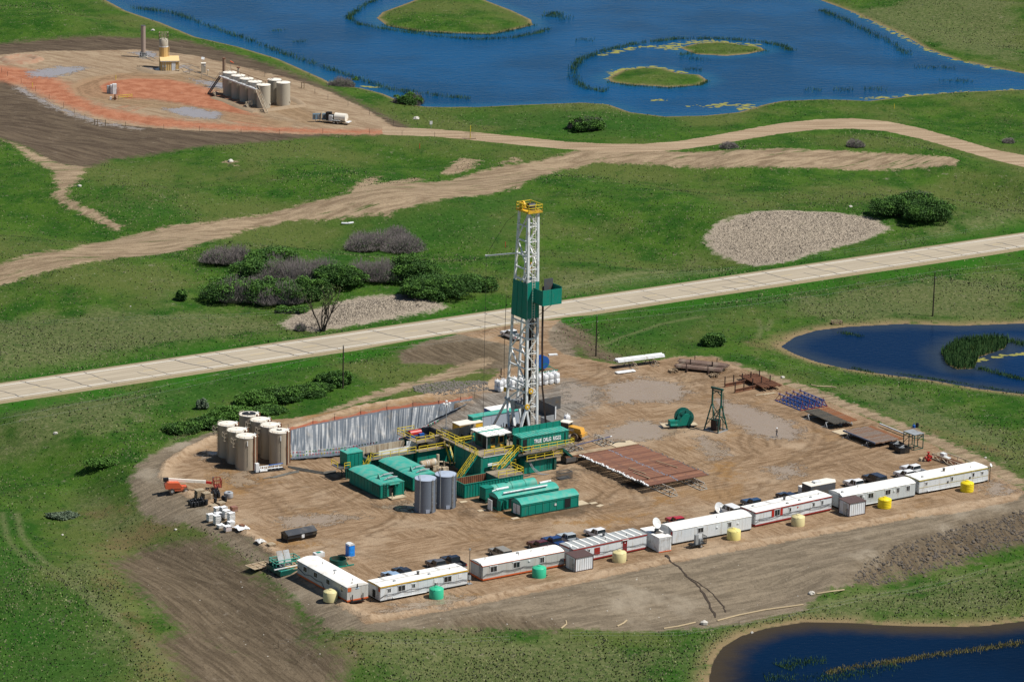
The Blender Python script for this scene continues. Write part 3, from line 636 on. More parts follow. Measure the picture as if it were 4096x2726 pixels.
# ------------------------------------------------------------------ the drilling rig; local frame: x to the right and away, y to the left and away
P0 = Vector((*G(1109.1, 1097.1), 0))
def rig_thing(name, label, cat, x=0, y=0, z=0, rz=0, group=None):
    p = P0+Vector((*(e1*x+e2*y), z)); return thing(name, label, cat, p, A+rz, group)
def rigpt(x, y, z=0): return P0+Vector((*(e1*x+e2*y), z))
def stairs(par, p, q, w=1.0, name='stairs', side=(0, 1)):
    "open stair from low point p to high point q, width along y"
    p, q = Vector(p), Vector(q); wv = Vector((*side, 0)).normalized()*w; m = MB(); n = max(4, int(abs(q.z-p.z)/.24))
    for o in (Vector((0, 0, 0)), wv): m.bar(p+o, q+o, .08, .24)
    for i in range(n+1):
        e = p.lerp(q, i/n); m.bar(e, e+wv, .24, .05)
    s_ = m.build(name, M_teal, par)
    r = MB()
    for o in (Vector((0, 0, 0)), wv):
        for h in (.55, 1.05): r.bar(p+o+Vector((0, 0, h)), q+o+Vector((0, 0, h)), .08)
        for i in range(5): e = p.lerp(q, i/4)+o; r.bar(e, e+Vector((0, 0, 1.05)), .08)
    r.build('handrail', M_yel, s_)
    return s_
t = rig_thing('rig_substructure', 'tall green steel base of the drilling rig with yellow railed floor and stairs', 'rig base')
m = MB(); m.bx(-.9, 6.3, -.9, 7.6, 0, 4.15)
for x in (.8, 3.0): m.bx(x, x+.12, -.95, -.9, .1, 4.1)
for y in (1.5, 4.5): m.bx(-.96, -.9, y, y+.12, .1, 4.1)
m.bx(-.97, -.9, -.9, 7.6, 2.1, 2.25)
m.build('base_box', M_teal, t)
m = MB(); m.bx(7.6, 14.4, -2.4, 9.5, .1, 2.6)
for x in (9.8, 12.1): m.bx(x, x+.12, -2.46, -2.4, .15, 2.6)
m.bx(7.5, 14.5, -2.46, -2.4, .1, .3); m.build('base_box', M_teal, t)
m = MB(); m.bx(6.3, 14.6, -.9, 9.5, 2.6, 4.15); m.build('upper_box', M_teald, t)
m = MB(); m.bx(7.2, 14.2, -.97, -.9, 3.1, 3.55); m.bx(-.5, 5.8, -1.0, -.9, 3.98, 4.12); m.build('white_panel', M_white, t)
m = MB(); m.bx(-1.0, 6.4, -1.0, 7.7, 4.15, 4.3); m.bx(6.4, 17.0, -.2, 11.6, 4.15, 4.3); m.build('drill_floor', M_deck, t)
m = MB(); m.rail([(-.95, 6.9, 4.3), (-.95, .7, 4.3)]); m.rail([(-.2, -.95, 4.3), (6.3, -.95, 4.3)]); m.rail([(-.95, 7.6, 4.3), (3, 7.6, 4.3)]); m.build('handrail', M_yel, t)
m = MB(); m.bx(6.6, 17.9, -3.2, -2.2, 4.2, 4.36); m.bx(6.6, 7.6, -3.2, -.9, 4.2, 4.36); m.bx(6.6, 17.9, -3.24, -3.2, 4.12, 4.4); w_ = m.build('walkway', M_deck, t)
m = MB(); m.rail([(6.65, -3.2, 4.36), (17.85, -3.2, 4.36), (17.85, -2.2, 4.36)]); m.rail([(6.65, -1.1, 4.36), (6.65, -3.2, 4.36)]); m.build('handrail', M_yel, w_)
m = MB(); m.bx(7.6, 15.4, -3.0, -2.46, 2.5, 2.62); w_ = m.build('walkway', M_deck, t)
m = MB(); m.rail([(7.7, -3.0, 2.62), (15.4, -3.0, 2.62), (15.4, -2.4, 2.62)]); m.build('handrail', M_yel, w_)
for x in (8.0, 15.6):
    MB().bar((x, -3.0, 4.15), (x+(1.0 if x < 9 else -1.2), -1.0, 1.9 if x < 9 else 2.7), .22).build('brace', M_teal, t)
stairs(t, (-4.7, .05, 0), (-.95, .05, 4.25), 1.0)
stairs(t, (1.6, -3.9, 1.95), (6.6, -1.9, 4.3), 1.0, side=(-.4, .9))
m = MB(); m.bx(1.0, 6.0, -1.9, -.9, 1.75, 1.9); w_ = m.build('walkway', M_deck, t)
m = MB(); m.rail([(1.0, -1.9, 1.9), (6.0, -1.9, 1.9)]); m.build('handrail', M_yel, w_)
m = MB()
for zz in (2.45, 2.75): m.tube((.3, -1.35, zz), (4.6, -1.35, zz), .12)
m.build('white_hose_pipe', M_white, t)
m = MB()
for k in range(3): m.path([(8.3+.15*k, -2.5, 2.6), (8.8+.2*k, -3.0, 1.2), (9.6+.35*k, -3.8, .15), (10.6+.5*k, -4.6, .06)], .05)
m.build('hanging_cable', M_grey, t)
m = MB(); m.bx(13.9, 14.4, -2.75, -2.46, .1, 2.55)
for k in range(5): m.bar((12.6, -2.5, .5+k*.4), (13.2, -2.5, .5+k*.4), .05)
m.bar((12.6, -2.5, .3), (12.6, -2.5, 2.5), .06); m.bar((13.2, -2.5, .3), (13.2, -2.5, 2.5), .06); m.build('wall_ladder', M_teald, t)

# --- doghouse
t = rig_thing('rig_doghouse', 'long green ribbed steel cabin lettered TRUE DRLG RIG32 on the rig floor', 'cabin', 6.9, -2.15, 4.38)
L, Wd, Hh = 10.4, 2.75, 2.5
m = MB(); m.bx(0, L, 0, Wd, 0, Hh); m.bx(-.05, L+.05, -.05, 0, Hh-.16, Hh+.02); m.bx(-.05, L+.05, -.05, 0, 0, .16)
for x in (0, 1.35, L-.1): m.bx(x, x+.1, -.05, 0, .1, Hh)
m.build('wall', M_tealrib, t)
m = MB(); m.bx(-.1, L+.1, -.1, Wd+.05, Hh+.02, Hh+.1)
for k in range(14): m.bx(.2+k*.74, .32+k*.74, -.02, Wd, Hh+.1, Hh+.15)
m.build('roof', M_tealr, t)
m = MB(); m.bx(-.1, L+.1, Wd, Wd+.09, Hh+.1, Hh+1.15)
for k in range(8): m.bx(k*1.47, k*1.47+.1, Wd-.05, Wd, Hh+.1, Hh+1.15)
m.bar((.2, .4, Hh+.1), (-.05, Wd, Hh+1.1), .05); m.bar((4.2, .9, Hh+.1), (3.6, Wd, Hh+1.1), .05); m.build('parapet_screen', M_teal, t)
MB().bx(.35, 1.25, -.03, .0, .12, 2.15).build('door', M_dark, t)
MB().bx(-.03, 0, .6, 1.5, .1, 2.1).build('door', M_dark, t)
m = MB(); m.bx(L-.95, L-.55, -.06, -.02, .2, 2.3)
for k in range(7): m.bx(L-.95, L-.55, -.1, -.06, .3+k*.28, .38+k*.28)
m.build('wall_ladder', M_teald, t)
lt = pm('white_lettering', (.82, .84, .84), .6, var=.05)
sign_text('lettering', 'TRUE  DRLG  RIG32', 1.0, lt, t, FRONT(5.75, -.05, 1.45), .03, 5.9)
m = MB(); m.bx(1.35, 1.75, -.98, -.9, .25, 1.1); m.build('hung_cloth', pm('blue_work_cloth', (.05, .09, .2), .9), t)
m = MB(); m.bx(1.85, 2.2, -.98, -.9, .3, 1.12); m.build('hung_cloth', pm('tan_work_cloth', (.35, .27, .19), .9), t)

# --- driller's cabin
t = rig_thing('driller_cabin', 'small dark driller cabin under a white panelled roof on the rig floor', 'cabin', 1.9, 1.6, 4.3)
m = MB(); m.bx(.5, 4.7, .5, 4.6, 0, 2.6); m.build('wall', M_teald, t)
m = MB(); m.bx(-.3, 5.1, -.4, 5.0, 2.75, 2.9); m.build('roof', M_whroof, t)
m = MB()
for x in (1.0, 2.3, 3.7): m.bx(x, x+.06, -.4, 5.0, 2.9, 2.94)
m.bx(-.3, 5.1, 2.1, 2.7, 2.9, 2.93); m.build('roof_seam', M_tealr, t)
for x, y in ((-.1, -.2), (-.1, 4.7), (4.9, -.2)): MB().bar((x, y, 0), (x, y, 2.75), .12).build('post', M_grey, t)
for x in (1.1, 2.9):
    f = MB().bx(x, x+1.1, .44, .5, .9, 2.2).build('window', M_yel2 if x > 2 else M_dgrey, t); MB().bx(x+.12, x+.98, .41, .44, 1.0, 2.1).build('pane', M_glass, f)
m = MB(); m.bx(1.2, 2.0, .2, .5, .3, .6); m.bx(3.2, 4.0, .2, .5, .3, .6); m.build('yellow_box', M_yel2, t)
m = MB(); m.bx(.44, .5, 1.0, 2.0, 0, 2.1); m.bx(.44, .5, 2.6, 3.7, 1, 2.1); m.build('door', M_dark, t)
MB().bx(2.4, 3.6, -.5, -.4, 2.6, 2.8).build('floodlight', M_white, t)
# machinery between cabin and mast
t = rig_thing('drawworks', 'black draw works winch on the rig floor behind the white roofed cabin', 'winch', 8.5, 5.5, 4.3)
m = MB(); m.tube((0, 1, 1.1), (2.6, 1, 1.1), .9, 16); m.build('drum', M_dgrey, t)
m = MB(); m.bx(-.3, 0, 0, 2.2, 0, 2.0); m.bx(2.6, 2.9, 0, 2.2, 0, 2.0); m.bx(-.3, 2.9, 2.2, 3.2, 0, 1.3); m.build('frame', M_black, t)

# --- mast
t = rig_thing('drilling_mast', 'tall white lattice drilling mast with green windwall and yellow crown', 'derrick')
Z0, Z1 = 10.4, 46.9
def fm_(k, z): # front legs: k 0 left, 1 right
    f = (z-Z0)/(Z1-Z0); return Vector((12.05-.5*f if k == 0 else 14.35-.75*f, 4.0, z))
def rm_(k, z):
    f = (z-Z0)/(Z1-Z0); return Vector((12.05-.5*f if k == 0 else 14.35-.75*f, 10.4-3.4*f, z))
LV = [10.4, 13.1, 14.75, 17.6, 20.5, 23.3, 26.2, 28.9, 31.6, 34.2, 36.3, 38.8, 41.5, 44.3, 46.9]
for k in (0, 1):
    MB().bar(fm_(k, 4.3 if k else Z0), fm_(k, Z1), .42).build('leg', M_white, t)
    MB().bar(rm_(k, Z0), rm_(k, Z1), .38).build('leg', M_white, t)
m = MB()
for i, z in enumerate(LV):
    m.bar(fm_(0, z), fm_(1, z), .26)
    for k in (0, 1): m.bar(fm_(k, z), rm_(k, z), .24)
    if i < len(LV)-1:
        zn = LV[i+1]; a, b = (0, 1) if i % 2 == 0 else (1, 0)
        m.bar(fm_(a, z), fm_(b, zn), .23)
        if i % 2 == 0 and i+2 < len(LV):
            z2_ = LV[i+2]
            for k in (0, 1):
                if (i//2) % 2: m.bar(fm_(k, z), rm_(k, z2_), .23)
                else: m.bar(rm_(k, z), fm_(k, z2_), .23)
                mid = fm_(k, zn).lerp(rm_(k, zn), .5); m.bar(rm_(k, zn), mid, .12)
m.build('bracing', M_white, t)
m = MB(); m.bar((12.05, 4.0, 10.4), (9.3, 2.9, 4.3), .42, .3); m.bar((12.05, 4.0, 10.4), (13.1, 3.9, 4.3), .42, .3); m.bar((14.35, 4, 7.6), (12.4, 4, 10.2), .22)
m.bar((12.05, 10.4, 10.4), (11.2, 8.2, 4.3), .42, .3); m.bar((12.05, 10.4, 10.4), (11.9, 14.6, 4.3), .34); m.bar((12.05, 9.0, 10.3), (12.05, 7.2, 4.3), .5, .25); m.bar((14.35, 10.4, 10.4), (14.4, 8.4, 4.3), .36)
m.bar((14.35, 10.4, 10.4), (15.2, 14.4, 4.3), .3); m.bar((12.05, 5.4, 10.3), (12.6, 6.2, 4.3), .4, .25); m.build('lower_leg', M_white, t)
m = MB(); m.tube((12.05, 3.7, 10.2), (12.05, 10.9, 10.5), .34, 10); m.bx(11.6, 14.6, 7.2, 8.4, 9.3, 10.9); m.tube((12.05, 10.4, 13), (12.05, 4, 13.3), .16); m.build('cross_beam', M_grey, t)
for z, x in ((13.5, 12.7), (10.6, 12.0)):
    o = MB().tube((x, 3.55, z), (x, 3.8, z), .5, 16).build('sheave', M_yel2, t); MB().tube((x, 3.5, z), (x, 3.56, z), .16, 8).build('hub', M_white, o)
MB().tube((11.8, 10.6, 12.2), (11.8, 10.8, 12.2), .4, 14).build('sheave', M_yel2, t)
m = MB()
for k in (-.28, .28): m.bar((13.25+k, 3.75, 4.5), (12.65+k, 3.75, 46.8), .06)
for i in range(88): z = 5+i*.475; x = 13.25-.6*(z-4.5)/42.3; m.bar((x-.28, 3.75, z), (x+.28, 3.75, z), .04)
m.build('ladder', M_tankroof, t)
m = MB(); m.add([fm_(0, 27.2)+Vector((-.2, -.22, 0)), fm_(1, 27.2)+Vector((.2, -.22, 0)), fm_(1, 34)+Vector((.2, -.22, 0)), fm_(0, 34)+Vector((-.2, -.22, 0)), fm_(0, 27.2)+Vector((-.2, -.16, 0)), fm_(1, 27.2)+Vector((.2, -.16, 0)), fm_(1, 34)+Vector((.2, -.16, 0)), fm_(0, 34)+Vector((-.2, -.16, 0))], [(0, 1, 2, 3), (7, 6, 5, 4), (0, 4, 5, 1), (3, 2, 6, 7), (0, 3, 7, 4), (1, 5, 6, 2)]); m.build('windwall', M_teal, t)
for s_, k in ((-1, 0), (1, 1)):
    m = MB(); q = [fm_(k, 27.0)+Vector((s_*.2, -.15, 0)), rm_(k, 27.0)+Vector((s_*.2, .2, 0)), rm_(k, 33.8)+Vector((s_*.2, .2, 0)), fm_(k, 33.8)+Vector((s_*.2, -.15, 0))]
    m.add(q+[v+Vector((s_*.06, 0, 0)) for v in q], [(0, 1, 2, 3), (7, 6, 5, 4), (0, 4, 5, 1), (3, 2, 6, 7), (0, 3, 7, 4), (1, 5, 6, 2)])
    for f in (.33, .66):
        a = q[0].lerp(q[1], f); b = q[3].lerp(q[2], f); m.bar(a+Vector((s_*.08, 0, 0)), b+Vector((s_*.08, 0, 0)), .08)
    m.build('windwall', M_teal, t)
m = MB(); m.bx(12.7, 16.9, .6, 3.7, 30.2, 30.32); m.build('monkey_board', M_dgrey, t)
m = MB(); m.bx(12.75, 16.9, .55, .63, 30.2, 33.1); m.bx(12.7, 12.78, .6, 3.6, 30.2, 33.0); m.bx(16.85, 16.92, .6, 3.4, 30.2, 33.4); m.bx(14.6, 14.68, .5, .55, 30.2, 33.1); m.build('windwall', M_teal, t)
m = MB(); m.bx(14.9, 16.85, 3.4, 3.48, 30.4, 34.4); m.build('windwall', M_dgrey, t)
m = MB(); m.bar((15.9, 1.6, 30.2), (14.2, 3.9, 27.6), .1); m.build('brace', M_rust, t)
m = MB(); m.tube((14.0, 7.66, 38.7), (11.9, 7.7, 38.7), .12); m.tube((11.9, 7.66, 38.7), (11.7, 17.8, 36.0), .14, 8); m.build('stabbing_arm', M_white, t)
MB().tube((11.7, 17.8, 35.9), (11.7, 17.8, 36.15), .26, 8).build('arm_tip', M_white, t)
m = MB(); m.bx(11.1, 14.2, 3.4, 7.5, 46.9, 47.25); cr = m.build('crown_platform', M_yel2, t)
m = MB(); m.rail([(11.15, 3.4, 47.25), (14.15, 3.4, 47.25), (14.15, 7.4, 47.25), (11.15, 7.4, 47.25), (11.15, 3.4, 47.25)], 1.15, .1, 1.6); m.build('handrail', M_yel, cr)
m = MB(); m.tube((11.6, 6.2, 48.0), (11.9, 6.2, 48.0), .75, 16); m.bx(11.3, 11.6, 5.7, 6.7, 47.2, 48.5); m.build('sheave', M_yel2, cr)
m = MB(); m.tube((12.3, 5.4, 47.8), (13.6, 5.4, 47.8), .62, 14); m.bx(12.3, 13.7, 4.4, 5.2, 47.25, 47.8); m.build('crown_block', M_black, cr)
m = MB(); m.bx(12.6, 13.4, 5.2, 6.2, 35.2, 36.9); m.tube((12.6, 5.7, 36.9), (13.4, 5.7, 36.9), .5, 12); m.build('travelling_block', M_yel2, t)
m = MB()
for k in range(4): m.bar((12.7+.15*k, 5.7, 37), (12.7+.15*k, 5.6, 46.9), .04)
m.path([(11.6, 8.0, 46), (11.2, 10.6, 44.0), (11.7, 17.8, 36.2)], .035); m.path([(11.7, 17.8, 36), (11.75, 17.9, 20), (11.8, 17.9, 1)], .03)
m.path([(11.7, 10.9, 30), (11.65, 11.1, 20), (11.7, 11.0, 12)], .05)
m.build('wire_rope', M_cable, t)
m = MB()
for k in range(5): m.tube((12.55+.2*(k % 3), 4.7+.35*(k//3), 4.6), (12.35+.2*(k % 3), 4.6+.3*(k//3), 31), .10, 6)
for k in range(18): m.tube((12.3+.2*(k % 9), 5.2+.3*(k//9), 4.6), (12.2+.17*(k % 9), 4.6+.25*(k//9), 31), .10, 6)
m.build('racked_drill_pipe', M_dpipe, t)
m = MB()
for k in range(3): m.path([(14.7+.14*k, 3.6, 33), (14.75+.12*k, 3.5, 22), (14.95+.1*k, 3.4, 14), (15.9+.15*k, 2.9, 4.6)], .09)
m.build('standpipe_hose', M_dpipe, t)
# --- V-door slide
t = rig_thing('pipe_slide', 'green sloping pipe slide from the rig floor down to the catwalk', 'slide', 15.6, -.9, 0)
m = MB(); m.prism([(0, 4.2), (.0, 4.0), (3.6, .8), (3.75, 1.0)], -.1, 1.3); m.build('chute', M_teal, t)
m = MB(); m.prism([(0, 4.5), (0, 4.0), (3.6, .8), (3.75, 1.25)], -.22, -.1); m.prism([(0, 4.5), (0, 4.0), (3.6, .8), (3.75, 1.25)], 1.3, 1.42); m.build('side_rail', M_teald, t)

t = rig_thing('floor_machinery', 'dark iron roughneck machinery and pipes on the drill floor under the mast', 'machinery', 9.0, 3.6, 4.3); r_ = random.Random(6); m = MB()
for k in range(22): x, y = r_.uniform(0, 7), r_.uniform(0, 6); m.bx(x, x+r_.uniform(.3, 1.0), y, y+r_.uniform(.3, .9), 0, r_.uniform(.3, 1.5))
m.build('machine_block', M_black, t); m = MB()
for k in range(14): x, y = r_.uniform(0, 7), r_.uniform(0, 6); m.tube((x, y, 0), (x+r_.uniform(-.3, .3), y, r_.uniform(1, 2.6)), .08, 6)
m.build('upright_pipe', M_grey, t); m = MB()
for k in range(3): x, y = r_.uniform(0, 6), r_.uniform(0, 3); m.bx(x, x+.7, y, y+.6, 0, 1.1)
m.build('red_tong', M_red, t)
t = rig_thing('ground_piping', 'tangle of pipes and hoses on the mud at the foot of the rig base', 'pipes', -1.2, -1.2); m = MB()
for k in range(9):
    x = r_.uniform(-6, 9); y = r_.uniform(-2.6, -.4); L = r_.uniform(2, 5); m.path([(x+L*i/5, y+r_.uniform(-.25, .25), .12+r_.uniform(0, .12)) for i in range(6)], .09, 6)
for k in range(7): x, y = r_.uniform(-6.5, -1.2), r_.uniform(1.5, 9); m.path([(x+.2*i, y+.6*i+r_.uniform(-.2, .2), .12) for i in range(6)], .08, 6)
m.build('pipe', M_dgrey, t); m = MB()
for k in range(8): x, y = r_.uniform(-6, -1.4), r_.uniform(2, 9); m.bx(x, x+r_.uniform(.4, 1.2), y, y+r_.uniform(.3, .8), 0, r_.uniform(.3, .9))
m.build('valve_box', M_cream, t)
# ------------------------------------------------------------------ plant round the rig (same local frame)
def arch_roof(x0, x1, y0, y1, z, rise, axis='y', n=8, over=.06, pw=2):
    m = MB(); P = []
    a0, a1 = (x0, x1) if axis == 'y' else (y0, y1)
    for i in range(n+1):
        s = i/n; P.append((a0-over+(a1-a0+2*over)*s, z+rise*(1-abs(2*s-1)**pw)))
    P += [(a1+over, z-.08), (a0-over, z-.08)]
    b0, b1 = (y0, y1) if axis == 'y' else (x0, x1)
    m.prism(P, b0-over, b1+over, 'y' if axis == 'y' else 'x'); return m
def genset(x, y, label, L):
    t = rig_thing('generator_house', label, 'generator house', x, y, .15, 0, 'green generator houses'); w = 5.0
    m = MB(); m.bx(0, w, 0, L, .15, 2.45)
    for k in range(5): m.bx(.05+k*1.15, .17+k*1.15, -.05, 0, .2, 2.4)
    for k in range(7): m.bx(-.05, 0, 3.2+k*1.1, 3.3+k*1.1, .2, 2.4)
    m.build('wall', M_teal, t)
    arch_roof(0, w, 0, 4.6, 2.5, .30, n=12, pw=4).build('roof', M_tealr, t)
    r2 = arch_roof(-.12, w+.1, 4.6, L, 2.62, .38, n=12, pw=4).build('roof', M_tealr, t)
    m = MB(); m.bx(-.05, w+.05, -.1, L, 0, .16); m.build('skid', M_teald, t)
    MB().bx(1.9, 2.75, -.06, -.04, .3, 2.05).build('door', M_dark, t)
    m = MB(); m.bx(2.85, 3.0, -.6, -.05, .3, 2.1); m.build('door', M_teal, t)
    m = MB(); m.bx(-.05, -.02, .3, 2.8, .5, 2.2); lv = m.build('louvre_vent', M_dark, t)
    m = MB()
    for k in range(8): m.bx(-.09, -.05, .3, 2.8, .55+k*.21, .66+k*.21)
    for k in range(4): m.bx(-.1, -.05, .3+k*.8, .4+k*.8, .5, 2.2)
    m.build('slat', M_teal, lv)
    m = MB(); m.bar((.7, -.1, .2), (.7, -.1, 2.6), .07); m.bar((1.3, -.1, .2), (1.3, -.1, 2.6), .07)
    for k in range(7): m.bar((.7, -.1, .4+k*.32), (1.3, -.1, .4+k*.32), .06)
    m.build('ladder', M_teald, t)
    MB().bx(1.8, 3.9, -.35, -.05, 2.3, 2.4).build('rain_hood', M_tealr, t)
    for yy, xx in ((3.3, 2.6), (1.2, 2.2)):
        m = MB(); m.tube((xx, yy, 3.15), (xx+1.6, yy+.05, 3.2), .17, 8); m.tube((xx-.7, yy, 2.9), (xx, yy, 3.15), .1, 6); m.tube((xx+1.6, yy+.05, 3.2), (xx+2.1, yy+.05, 3.15), .11, 6); m.build('exhaust_silencer', M_grey, t)
    m = MB(); m.prism([(2.2, 2.85), (3.2, 2.85), (2.9, 3.75)], 1.3, 1.45, 'x'); m.build('roof_flap', M_tealr, t)
    m = MB(); m.bx(1.5, 4.6, -1.5, -.15, -.05, .12); m.bx(1.6, 1.75, -1.4, -1.3, .12, 1.2); m.bx(4.4, 4.5, -1.4, -1.3, .12, 1.2); m.build('porch', M_board, t)
    return t
genset(-23.0, -2.2, 'nearer green generator house with arched roof and a dark open doorway', 10.6)
genset(-15.6, -1.2, 'green generator house standing behind the two blue grey tanks', 11.4)
# trip tank shed
t = rig_thing('pump_shed', 'tall narrow green shed with a railed landing by the plastic lined pit', 'shed', -22.0, 10.9)
m = MB(); m.bx(0, 3.3, 0, 2.5, 2.3, 4.75); m.bx(1.0, 3.3, .05, 2.45, 0, 2.3)
for k in range(5): m.bx(.02+k*.8, .12+k*.8, -.05, 0, 2.3, 4.7)
m.build('wall', M_teal, t)
m = MB(); m.bx(-.08, 3.38, -.08, 2.58, 4.75, 4.9); m.build('roof', M_tealr, t)
MB().tube((.8, 1.8, 4.9), (.8, 1.8, 5.2), .2, 10).build('roof_vent', M_grey, t)
m = MB(); m.bx(-1.7, 0, -.6, 2.6, 2.25, 2.38); d = m.build('landing', M_dgrey, t)
MB().rail([(-1.7, 2.6, 2.38), (-1.7, .4, 2.38)], 1.0).rail([(-.9, -.6, 2.38), (0.3, -.6, 2.38)], 1.0).build('handrail', M_yel, d)
m = MB()
for x, y in ((-.1, .1), (.3, .1), (.3, 2.3)): m.bar((x, y, 0), (x, y, 2.3), .14)
m.bar((-1.5, .2, 2.2), (0, .2, 1.0), .1); m.bar((.1, 0, 2.2), (1.3, -.02, .3), .1); m.build('support_leg', M_teald, t)
stairs(t, (4.6, .3, 0), (3.35, .3, 2.2), .8)
# mud tanks
t = rig_thing('mud_tank', 'long green ribbed mud tank with yellow walkway rails and muddy cream splash boards', 'tank', -17.0, 12.2)
m = MB(); m.bx(0, 10.0, 0, 3.0, 0, 2.7)
for k in range(14): m.bx(.1+k*.73, .22+k*.73, -.08, 0, .2, 2.6)
m.build('wall', M_teal, t)
m = MB(); m.bx(.1, 9.9, .1, 2.9, 2.7, 2.74); m.build('grating', M_dgrey, t)
m = MB(); m.bx(.0, 10.0, -.75, 0, 2.62, 2.7); w_ = m.build('walkway', M_deck, t)
MB().rail([(.9, -.72, 2.7), (10.0, -.72, 2.7)]).rail([(.9, -.72, 2.7), (.9, .2, 2.7)]).build('handrail', M_yel, w_)
m = MB(); m.bx(.2, 9.8, 2.95, 3.05, 2.7, 4.1)
for k in range(4): m.bx(1.5+k*2.4, 1.56+k*2.4, 2.9, 2.95, 2.7, 4.1)
m.build('splash_board', M_cream, t)
m = MB(); m.bx(2.8, 9.6, .5, .6, 2.74, 3.7); m.build('splash_board', M_white, t)
m = MB(); m.bx(.8, 2.4, .6, 2.2, 2.74, 3.1); m.tube((1.2, .9, 3.1), (1.2, .9, 3.5), .2, 8); m.bx(4, 5.2, 1.2, 2.2, 2.74, 3.2); m.build('agitator', M_black, t)
stairs(t, (-1.0, -.9, 0), (.2, -.9, 2.5), .7)
t = rig_thing('mud_tank', 'green mud tank beside the rig base with a white board standing on it', 'tank', -6.8, 11.2)
m = MB(); m.bx(0, 7.4, 0, 3.0, 0, 2.85); m.bx(-.05, 7.4, -.06, 0, .1, .3); m.bx(2.4, 2.5, -.05, 0, .3, 2.8); m.build('wall', M_teal, t)
m = MB(); m.bx(-.02, 7.4, -.5, 3.0, 2.85, 2.95); w_ = m.build('walkway', M_deck, t)
MB().rail([(0, -.45, 2.95), (5.6, -.45, 2.95)], 1.0).build('handrail', M_yel, w_)
m = MB(); m.bx(-1.0, 3.9, 2.2, 2.3, 2.95, 4.4); m.bx(.9, .96, 2.12, 2.2, 2.95, 4.4); m.build('splash_board', M_white, t)
m = MB(); m.tube((1.2, 1.3, 2.95), (1.2, 1.3, 3.6), .35, 8); m.bx(3, 4.4, .8, 2, 2.95, 3.5); m.bx(5, 6.2, .6, 1.8, 2.95, 3.3); m.build('mixer_motor', M_black, t)
stairs(t, (5.6, -2.4, 0), (5.9, .0, 2.9), .8, side=(1, 0))
# shaker tank with red and blue centrifuge
t = rig_thing('shaker_tank', 'raised rusty grey shaker tank with yellow guard rails over the mud tanks', 'tank', -5.2, 13.0)
m = MB(); m.bx(0, 5.2, 0, 5.0, 3.2, 3.35)
for b in ((0, .12, 0, 5), (5.08, 5.2, 0, 5), (0, 5.2, 0, .12), (0, 5.2, 4.88, 5), (2.0, 2.1, 0, 5)): m.bx(b[0], b[1], b[2], b[3], 3.3, 4.85)
m.build('wall', M_dgrey, t)
m = MB()
for x in (.2, 5.0):
    for y in (.2, 4.8): m.bar((x, y, 0), (x, y, 3.2), .25)
m.bar((.2, .2, .3), (5, .2, 3), .12); m.build('support_leg', M_teald, t)
m = MB(); m.bx(2.0, 5.3, -.1, 0, 4.6, 4.9); m.bx(2.0, 5.3, 4.9, 5.1, 4.7, 4.92); m.bx(5.2, 5.32, -.1, 5.1, 4.7, 4.92); m.build('rim', M_cream, t)
m = MB(); m.bx(-1.6, 2.0, -1.4, 5.4, 4.3, 4.4); d = m.build('deck', M_deck, t)
MB().rail([(-1.6, 5.3, 4.4), (-1.6, -1.4, 4.4), (2.2, -1.4, 4.4), (2.2, .2, 4.4)]).rail([(-1.6, 5.3, 4.4), (2.0, 5.3, 4.4)]).build('handrail', M_yel, d)
t = rig_thing('centrifuge', 'red topped blue centrifuge on the railed deck of the shaker tank', 'centrifuge', -5.6, 14.6, 4.4)
m = MB(); m.tube((-.6, .5, .75), (1.8, .5, .75), .62, 12); m.build('cover', M_red, t)
m = MB(); m.bx(-.9, 2.1, -.1, 1.1, 0, .55); m.bx(1.0, 2.0, -.6, -.1, .1, .8); m.build('base', M_blue, t)
# bridge and cream tank wall
t = rig_thing('rig_gangway', 'yellow railed gangway from the shaker tank to the rig floor', 'gangway', -.8, 7.7, 4.18)
m = MB(); m.bx(0, 1.1, 0, 6.6, 0, .12); m.bx(-.06, 0, 0, 6.6, -.12, .2); m.build('deck', M_deck, t)
MB().rail([(0, 0, .12), (0, 6.6, .12)]).rail([(1.1, 0, .12), (1.1, 6.6, .12)]).build('handrail', M_yel, t)
t = rig_thing('premix_tank', 'cream walled tank with black machinery behind the driller cabin', 'tank', .5, 10.2)
m = MB(); m.bx(0, 6.2, 0, 3.0, 0, 3.4); m.build('wall', M_teald, t)
m = MB(); m.prism([(0, 3.4), (6.4, 3.4), (6.6, 5.7), (.2, 5.2)], 3.0, 3.1); m.build('splash_board', M_cream, t)
m = MB()
for k in range(5): m.bx(.4+k*1.1, 1.2+k*1.1, .6+.2*(k % 2), 1.8, 3.4, 4.0+.3*(k % 3)); m.tube((.8+k*1.1, 1.2, 4.0), (.8+k*1.1, 1.2, 4.7), .2, 8)
m.build('engine', M_black, t)
MB().rail([(0, 0, 3.5), (6.3, 0, 3.5)], 1.1).build('handrail', M_yel, t)
m = MB(); m.bx(3.9, 4.5, -.1, 0, 3.6, 5.0); m.build('cabinet', M_teal, t)
